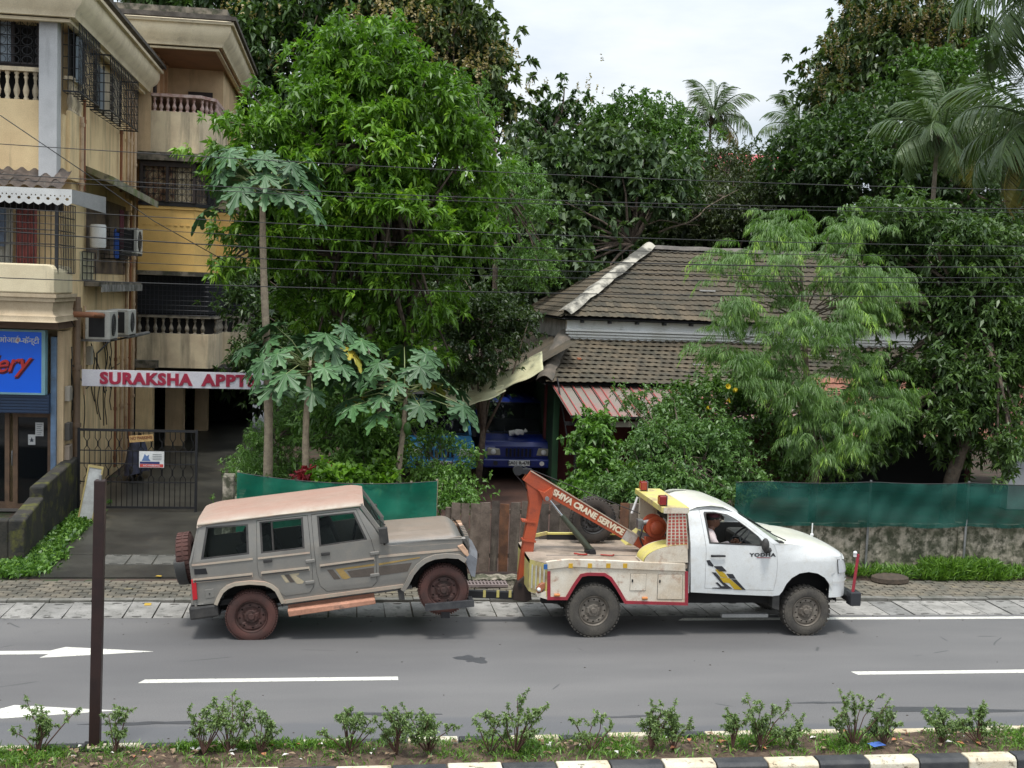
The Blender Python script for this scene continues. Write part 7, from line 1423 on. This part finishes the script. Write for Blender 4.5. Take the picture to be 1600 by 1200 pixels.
tb_(MB().grid(lambda u, v: nose(-.86+.32*u, .93+.2*v*(1-.25*u), .012), 8, 6), 'headlight', lamp_mat('headlamp_clear', (.55,.57,.58)), smooth=180); tb_(MB().grid(lambda u, v: nose(.54+.32*u, .93+.2*v, .012), 8, 6), 'headlight', bpy.data.materials['headlamp_clear'], smooth=180)
m = MB(); m.tube([nose(-.87+.34*u, z, .014) for u, z in ((0,.93),(0,1.13),(1,1.1),(1,.92),(0,.93))], .006, 5); tb_(m, 'headlight_rim', TRIM)
tb_(MB().grid(lambda u, v: nose(-.5+1.0*u, .93+.14*v, .01), 16, 3), 'grille', TRIM, smooth=180)
tb_(MB().box(7.1,7.2,16.1,17.5,.5,.58), 'valance', TRIM)
m_ = tb_(MB().ball((c5(893,460)[0],NY-.1,c5(893,460)[1]), (.055,.07,.1), 12, 8), 'mirror', TRIM, smooth=180); tb_(MB().tube([(c5(905,500)[0],NY-.07,c5(905,500)[1]),(c5(925,500)[0]+.02,NY+.02,c5(925,500)[1]-.01)], [.045,.05], 8), 'mirror_arm', TRIM, m_, smooth=180); tb_(MB().ball((c5(893,460)[0],NY+NW+.1,1.45), (.06,.08,.1), 10, 8), 'mirror', TRIM, smooth=180)
gb = c5(1490,820,16.0); tb_(MB().box(gb[0]-.075,gb[0]+.085,15.93,16.1,gb[1]-.1,gb[1]+.1), 'front_guard', M('guard_black', (.03,.032,.036), .5), bevel=.015); tb_(MB().box(7.4,7.6,16.0,17.5,gb[1]-.05,gb[1]+.03), 'front_guard', BLACK)
pst = tb_(MB().tube([(gb[0]-.02,16.0,gb[1]+.08),(gb[0]+.03,16.0,c5(1500,535)[1])], .022, 10), 'marker_post', WRED, smooth=60); a = c5(1500,522,16.0); tb_(MB().ball((a[0],16.0,a[1]), .03, 10, 8), 'marker_ball', WHITE, pst, smooth=180); tb_(MB().tube([(a[0],16,a[1]-.055),(a[0],16,a[1]-.02)], .024, 10), 'marker_band', WHITE, pst)
tb_(MB().ball((c5(1215,402,17.3)[0],17.3,c5(1215,402,17.3)[1]), .028, 8, 6).tube([(c5(1215,402,17.3)[0],17.3,1.2),(c5(1215,402,17.3)[0],17.3,1.4)], .01, 6), 'marker_ball', WHITE)
# cab interior
tb_(MB().box(5.0,5.08,16.1,17.5,.7,1.3).box(5.0,5.6,16.08,17.5,.7,.95), 'bench_seat', SEAT, bevel=.03); tb_(MB().box(6.0,6.35,16.08,17.5,.9,1.3), 'dashboard', TRIM, bevel=.05); tb_(MB().box(5.0,6.4,16.05,17.55,.62,.68), 'cab_floor', DARK)
swc = Vector((5.86,16.42,1.36)); m = MB(); ax = Vector((-.75,0,.66)).normalized(); e1 = Vector((0,1,0)); e2 = ax.cross(e1)
m.tube([swc+(e1*math.cos(a)+e2*math.sin(a))*.19 for a in [k*math.pi/12 for k in range(25)]], .014, 6, caps=False)
for a in (0.3, 2.84, 4.7): m.tube([swc, swc+(e1*math.cos(a)+e2*math.sin(a))*.19], .012, 5)
m.tube([swc, swc-ax*.3], .025, 6); tb_(m, 'steering_wheel', BLACK, smooth=60)
# ------------------------------------------------------------------ the driver (skin-grown body)
def skin_body(name, verts, edges, radii, mat, parent, sub=2, world_off=None):
    me = bpy.data.meshes.new(name); off = parent.location if parent else Vector((0,0,0))
    me.from_pydata([tuple(Vector(v)-off) for v in verts], edges, []); me.materials.append(mat); o = bpy.data.objects.new(name, me); COL.objects.link(o); o.parent = parent
    s_ = o.modifiers.new('skin', 'SKIN'); s_.use_smooth_shade = True
    for i, r_ in enumerate(radii):
        sv = me.skin_vertices[0].data[i]; sv.radius = (r_, r_) if not hasattr(r_, '__len__') else r_
    me.skin_vertices[0].data[0].use_root = True
    u = o.modifiers.new('sub', 'SUBSURF'); u.levels = sub; u.render_levels = sub
    bpy.context.view_layer.update(); m2 = bpy.data.meshes.new_from_object(o.evaluated_get(bpy.context.evaluated_depsgraph_get())); o.modifiers.clear(); o.data = m2
    if not m2.materials: m2.materials.append(mat)
    return o
SKINM = M('brown_skin', (.16,.075,.045), .55, (.13,.06,.035), 8, grain=.05, bump=0); SHIRT = M('pale_pink_shirt', (.62,.53,.52), .85, (.52,.44,.43), 6, grain=.06)
dx, dy = 5.27, 16.3
DRV = thing('person', 'driver in pale shirt and dark cap at the wheel of the tow truck', 'person', (dx, dy, .95))
hd_ = c5(600,340,16.4)
bv = [(dx+.02,dy,1.0),(dx+.03,dy,1.15),(dx+.05,dy,1.33),(dx+.09,dy,1.45),(dx+.12,dy,1.52),(dx+.07,dy-.17,1.40),(dx+.22,dy-.22,1.18),(dx+.46,dy-.16,1.26),(dx+.07,dy+.17,1.40),(dx+.25,dy+.22,1.18),(dx+.46,dy+.16,1.27),(dx+.2,dy-.1,1.0),(dx+.5,dy-.12,1.02),(dx+.2,dy+.1,1.0),(dx+.5,dy+.12,1.02),(dx+.62,dy-.12,.75),(dx+.62,dy+.12,.75)]
be = [(0,1),(1,2),(2,3),(3,4),(3,5),(5,6),(6,7),(3,8),(8,9),(9,10),(0,11),(11,12),(0,13),(13,14),(12,15),(14,16)]
skin_body('body', bv, be, [.13,.13,.15,.1,.05,.065,.048,.035,.065,.048,.035,.085,.07,.085,.07,.055,.055], SHIRT, DRV)
H_ = Vector((dx+.14, dy, 1.635))
hm_ = MB(); hm_.grid(lambda u, v: (0,0,0), 1, 1) if False else None
def headp(th, ph):   # th around, ph up; x forward
    x = math.cos(ph)*math.cos(th); y = math.cos(ph)*math.sin(th); z = math.sin(ph); px_ = .098*x; py_ = .078*y*(1-.12*max(0,-z)); pz = .12*z
    if x > 0: px_ += .010*math.exp(-((z+.55)/.25)**2)*math.exp(-(y/.4)**2)*1.2          # chin
    if x > .5: px_ += .028*math.exp(-((z+.02)/.16)**2)*math.exp(-(y/.13)**2); px_ -= .008*math.exp(-((z-.16)/.08)**2)*math.exp(-((abs(y)-.36)/.18)**2); px_ += .007*math.exp(-((z+.33)/.06)**2)*math.exp(-(y/.3)**2)
    return (H_.x+px_, H_.y+py_, H_.z+pz)
hm_ = MB(); nu_, nv_ = 40, 30; vs = [headp(2*math.pi*i/nu_, -math.pi/2+math.pi*j/nv_) for j in range(nv_+1) for i in range(nu_)]; hm_.add(vs, [(j*nu_+i, j*nu_+(i+1) % nu_, (j+1)*nu_+(i+1) % nu_, (j+1)*nu_+i) for j in range(nv_) for i in range(nu_)])
for s_ in (-1, 1): hm_.ball((H_.x-.005, H_.y+s_*.08, H_.z), (.02,.01,.032), 8, 6)
hm_.tube([(dx+.1,dy,1.48),(H_.x-.01,dy,H_.z-.08)], [.055,.05], 12)
hd2 = tb_(hm_, 'head', SKINM, DRV, smooth=180)
for s_ in (-1, 1): tb_(MB().ball((H_.x+.083, H_.y+s_*.03, H_.z+.018), .011, 8, 6), 'eye', M('eye_white', (.7,.68,.65), .3) if 'eye_white' not in bpy.data.materials else bpy.data.materials['eye_white'], hd2, smooth=180)
tb_(MB().ball((H_.x-.008, H_.y, H_.z+.045), (.104,.085,.085), 16, 10), 'hair', M('black_hair', (.012,.01,.01), .6), hd2, smooth=180); tb_(MB().lathe([(.1,.0),(.095,.04),(.06,.075),(0,.085)], 18, (H_.x,H_.y,H_.z+.055)).add([(H_.x+.08,H_.y-.06,H_.z+.06),(H_.x+.08,H_.y+.06,H_.z+.06),(H_.x+.17,H_.y+.035,H_.z+.045),(H_.x+.17,H_.y-.035,H_.z+.045)], [(0,1,2,3)]), 'cap', M('maroon_cap', (.1,.02,.03), .8), DRV, smooth=50)
for s_ in (-1, 1):
    h0 = Vector((dx+.46, dy+s_*.16, 1.265)); hb_ = MB(); hb_.ball(tuple(h0+Vector((.05,0,.02))), (.045,.028,.038), 10, 8)
    for k in range(4): q0 = h0+Vector((.08,0,.045-.022*k)); hb_.tube([q0, q0+Vector((.035,-s_*.01,.008)), q0+Vector((.045,-s_*.035,.0)), q0+Vector((.03,-s_*.05,-.005))], [.0095,.009,.008,.006], 6)
    q0 = h0+Vector((.04,-s_*.02,.05)); hb_.tube([q0, q0+Vector((.02,-s_*.02,.02)), q0+Vector((.045,-s_*.025,.02))], [.011,.01,.007], 6); tb_(hb_, 'hand', SKINM, DRV, smooth=180)
# ------------------------------------------------------------------ parked vans under the tarpaulins (noses towards the road)
def van(x0, x1, yf, label, col, dust, lampc, plate, high=2.02, cabin=True, nm='parked_van'):
    cxm = (x0+x1)/2; w = x1-x0; t = thing(nm, label, 'van', (cxm, yf, 0)); P_ = paint('van_%s' % label.split()[0]+label.split()[1], col, mul(col,.8), dust, .55, .85, .35, .1); 
    def bl(mb, n, mt, p=t, **k): return mb.build(n, mt, p, world=True, **k)
    h1 = high*.56
    body = [(yf+.05,.42),(yf,.5),(yf-.02,.75),(yf+.02,h1*.82),(yf+.12,h1*.93),(yf+.75,h1),(yf+.85,h1+.02),(yf+1.3,high*.9),(yf+1.45,high*.96),(yf+3.9,high),(yf+4.1,high*.9),(yf+4.15,.45)]
    lowp = [p for p in body if p[1] <= h1+.03][:7]+[(yf+4.15,h1),(yf+4.15,.45)]
    def prof(pts, xa, xb, m_): n = len(pts); m_.add([(xa, y, z) for y, z in pts]+[(xb, y, z) for y, z in pts], [tuple(range(n)), tuple(range(n, 2*n))[::-1]]+[(i, (i+1) % n, n+(i+1) % n, n+i) for i in range(n)]); return m_
    bl(prof(lowp, x0, x1, MB()), 'body', P_, smooth=35, bevel=.03)
    ins = .1; up_ = [(yf+1.38,high*.93),(yf+1.5,high*.965),(yf+3.9,high),(yf+4.05,high*.93)]; bl(prof(up_, x0+ins, x1-ins, MB()), 'roof', P_, smooth=35, bevel=.02)
    for k in range(5): xx = x0+ins+.2+k*(w-2*ins-.4)/4; bl(MB().box(xx-.02,xx+.02,yf+1.6,yf+3.8,high*.985,high+.015), 'roof_rib', P_)
    for xa in (x0+.03, x1-.03): s_ = 1 if xa < cxm else -1; bl(MB().beam((xa,yf+.86,h1+.01),(xa+s_*(ins-.02),yf+1.42,high*.95),.07,.06), 'pillar', P_); bl(MB().beam((xa,yf+2.3,h1),(xa+s_*(ins-.02),yf+2.3,high*.96),.08,.06), 'pillar', P_)
    g_ = bpy.data.materials.get('van_glass') or glass('van_glass', (.015,.018,.02), .6, .05)
    bl(MB().grid(lambda u, v: (x0+.07+v*(ins-.04)+(w-.14-2*v*(ins-.04))*u, yf+.87+.53*v-.05*math.sin(u*math.pi), h1+.01+(high*.94-h1)*v), 10, 3), 'windscreen', g_, smooth=180)
    m = MB(); m.tube([(x0+.07,yf+.85,h1+.02),(x1-.07,yf+.85,h1+.02),(x1-ins,yf+1.4,high*.94),(x0+ins,yf+1.4,high*.94),(x0+.07,yf+.85,h1+.02)], .018, 6); bl(m, 'windscreen_seal', BLACK)
    bl(MB().tube([(cxm-.3,yf+.83,h1+.04),(cxm+.15,yf+.9,h1+.12)], .01, 5), 'wiper', BLACK)
    bl(MB().box(x0+.1,x1-.1,yf+1.4,yf+1.5,.6,h1+.35), 'seat', SEAT, bevel=.04); bl(MB().box(x0+.05,x1-.05,yf+4,yf+4.1,.5,high*.9), 'rear_wall', DARK)
    # bonnet shut line and front panel
    bl(MB().box(x0+.3,x1-.3,yf-.035,yf-.02,.66,h1*.83), 'grille', P_, bevel=.01)
    for k in range(7): xx = cxm-.3+k*.1; bl(MB().tube([(xx,yf-.04,.68),(xx,yf-.04,h1*.78)], .028, 8), 'grille_slot', BLACK); bl(MB().tube([(xx+.05,yf-.045,.67),(xx+.05,yf-.045,h1*.8)], .012, 6), 'grille_bar', P_)
    for s_ in (-1, 1):
        lx = cxm+s_*(w/2-.25); h_ = bl(MB().prismY([(lx-.19,.70),(lx+.19*(1),.70),(lx+.17,.88),(lx-.14*s_*s_,.9)], yf-.05, yf+.03), 'headlight', lampc, bevel=.03); bl(MB().ball((lx,yf-.055,.79), (.07,.02,.07), 10, 8), 'bulb', bpy.data.materials['clear_lamp'], h_, smooth=180)
    bb = bl(MB().box(x0-.02,x1+.02,yf-.14,yf+.1,.4,.63), 'bumper', P_, bevel=.04)
    for s_ in (-1, 1): bl(MB().tube([(cxm+s_*(w/2-.3),yf-.15,.52),(cxm+s_*(w/2-.3),yf-.135,.52)], .06, 12), 'fog_lamp', BLACK if s_ < 0 else bpy.data.materials['clear_lamp'], bb)
    pl = bl(MB().box(cxm-.25,cxm+.28,yf-.16,yf-.145,.46,.6), 'number_plate', WHITE); text('lettering', plate, .115, t, (.015,-.163,.53), R0, BLACK, .001, 0, 1, .95, .003)
    for s_ in (-1, 1): mr_ = bl(MB().box(cxm+s_*(w/2+.06)-.06,cxm+s_*(w/2+.06)+.06,yf+.75,yf+.82,h1+.0,h1+.2), 'mirror', BLACK, bevel=.02)
    for s_ in (-1, 1):
        for yy in (yf+.65, yf+3.2): bl(MB().lathe([(.1,-.09),(.3,-.09),(.34,-.06),(.34,.06),(.3,.09),(.1,.09),(0,.07)], 22, (cxm+s_*(w/2-.12),yy,.34), 'X'), 'wheel', RUBBER, smooth=50)
    return t
van(3.6, 5.38, 29.2, 'dark blue boxy van with a white cat on its bonnet, parked under the tarpaulin', (.006,.02,.16), (.01,.03,.12), lamp_mat('yellowed_lamp', (.3,.29,.23)), 'GA01 R-4782')
van(1.62, 3.35, 28.9, 'light blue pickup van with clear headlights half hidden by the twiggy shrub', (.05,.3,.62), (.2,.35,.45), lamp_mat('clear_headlight', (.6,.6,.6)), 'GA07 F-1629', 1.95)
van(2.0, 3.7, 34.0, 'dark red van parked in the shade behind the two blue vans', (.25,.01,.015), (.2,.02,.02), bpy.data.materials['yellowed_lamp'], 'GA02 T-3310', 2.1)
# white cat curled on the bonnet
cp = Vector((4.56, 29.75, 1.15)); CAT = thing('cat', 'white cat curled up asleep on the dark blue van bonnet', 'cat', tuple(cp))
CF_ = M('white_fur', (.75,.72,.68), .9, (.62,.58,.54), 10, bump=.3)
skin_body('body', [cp+Vector(v) for v in ((-.15,0,.07),(-.07,-.01,.09),(.03,-.01,.085),(.1,0,.08),(.15,-.01,.1),(-.17,.06,.04),(-.1,.12,.03),(.02,.13,.03),(.06,-.06,.035),(.13,-.08,.03),(-.08,-.07,.04),(0,-.1,.025))], [(0,1),(1,2),(2,3),(3,4),(0,5),(5,6),(6,7),(3,8),(8,9),(1,10),(10,11)], [.07,.085,.075,.055,.045,.03,.022,.015,.028,.02,.035,.022], CF_, CAT)
m = MB().ball(tuple(cp+Vector((.18,-.02,.115))), (.05,.045,.043), 14, 10).ball(tuple(cp+Vector((.215,-.04,.105))), (.02,.02,.016), 8, 6); m.build('head', CF_, CAT, smooth=180)
for s_ in (-1, 1): q = cp+Vector((.175,-.02+s_*.028,.15)); MB().add([q+Vector((-.014,0,0)), q+Vector((.014,0,0)), q+Vector((0,s_*.014,0)), q+Vector((0,s_*.008,.035))], [(0,1,3),(1,2,3),(2,0,3),(0,2,1)]).build('ear', CF_, CAT)
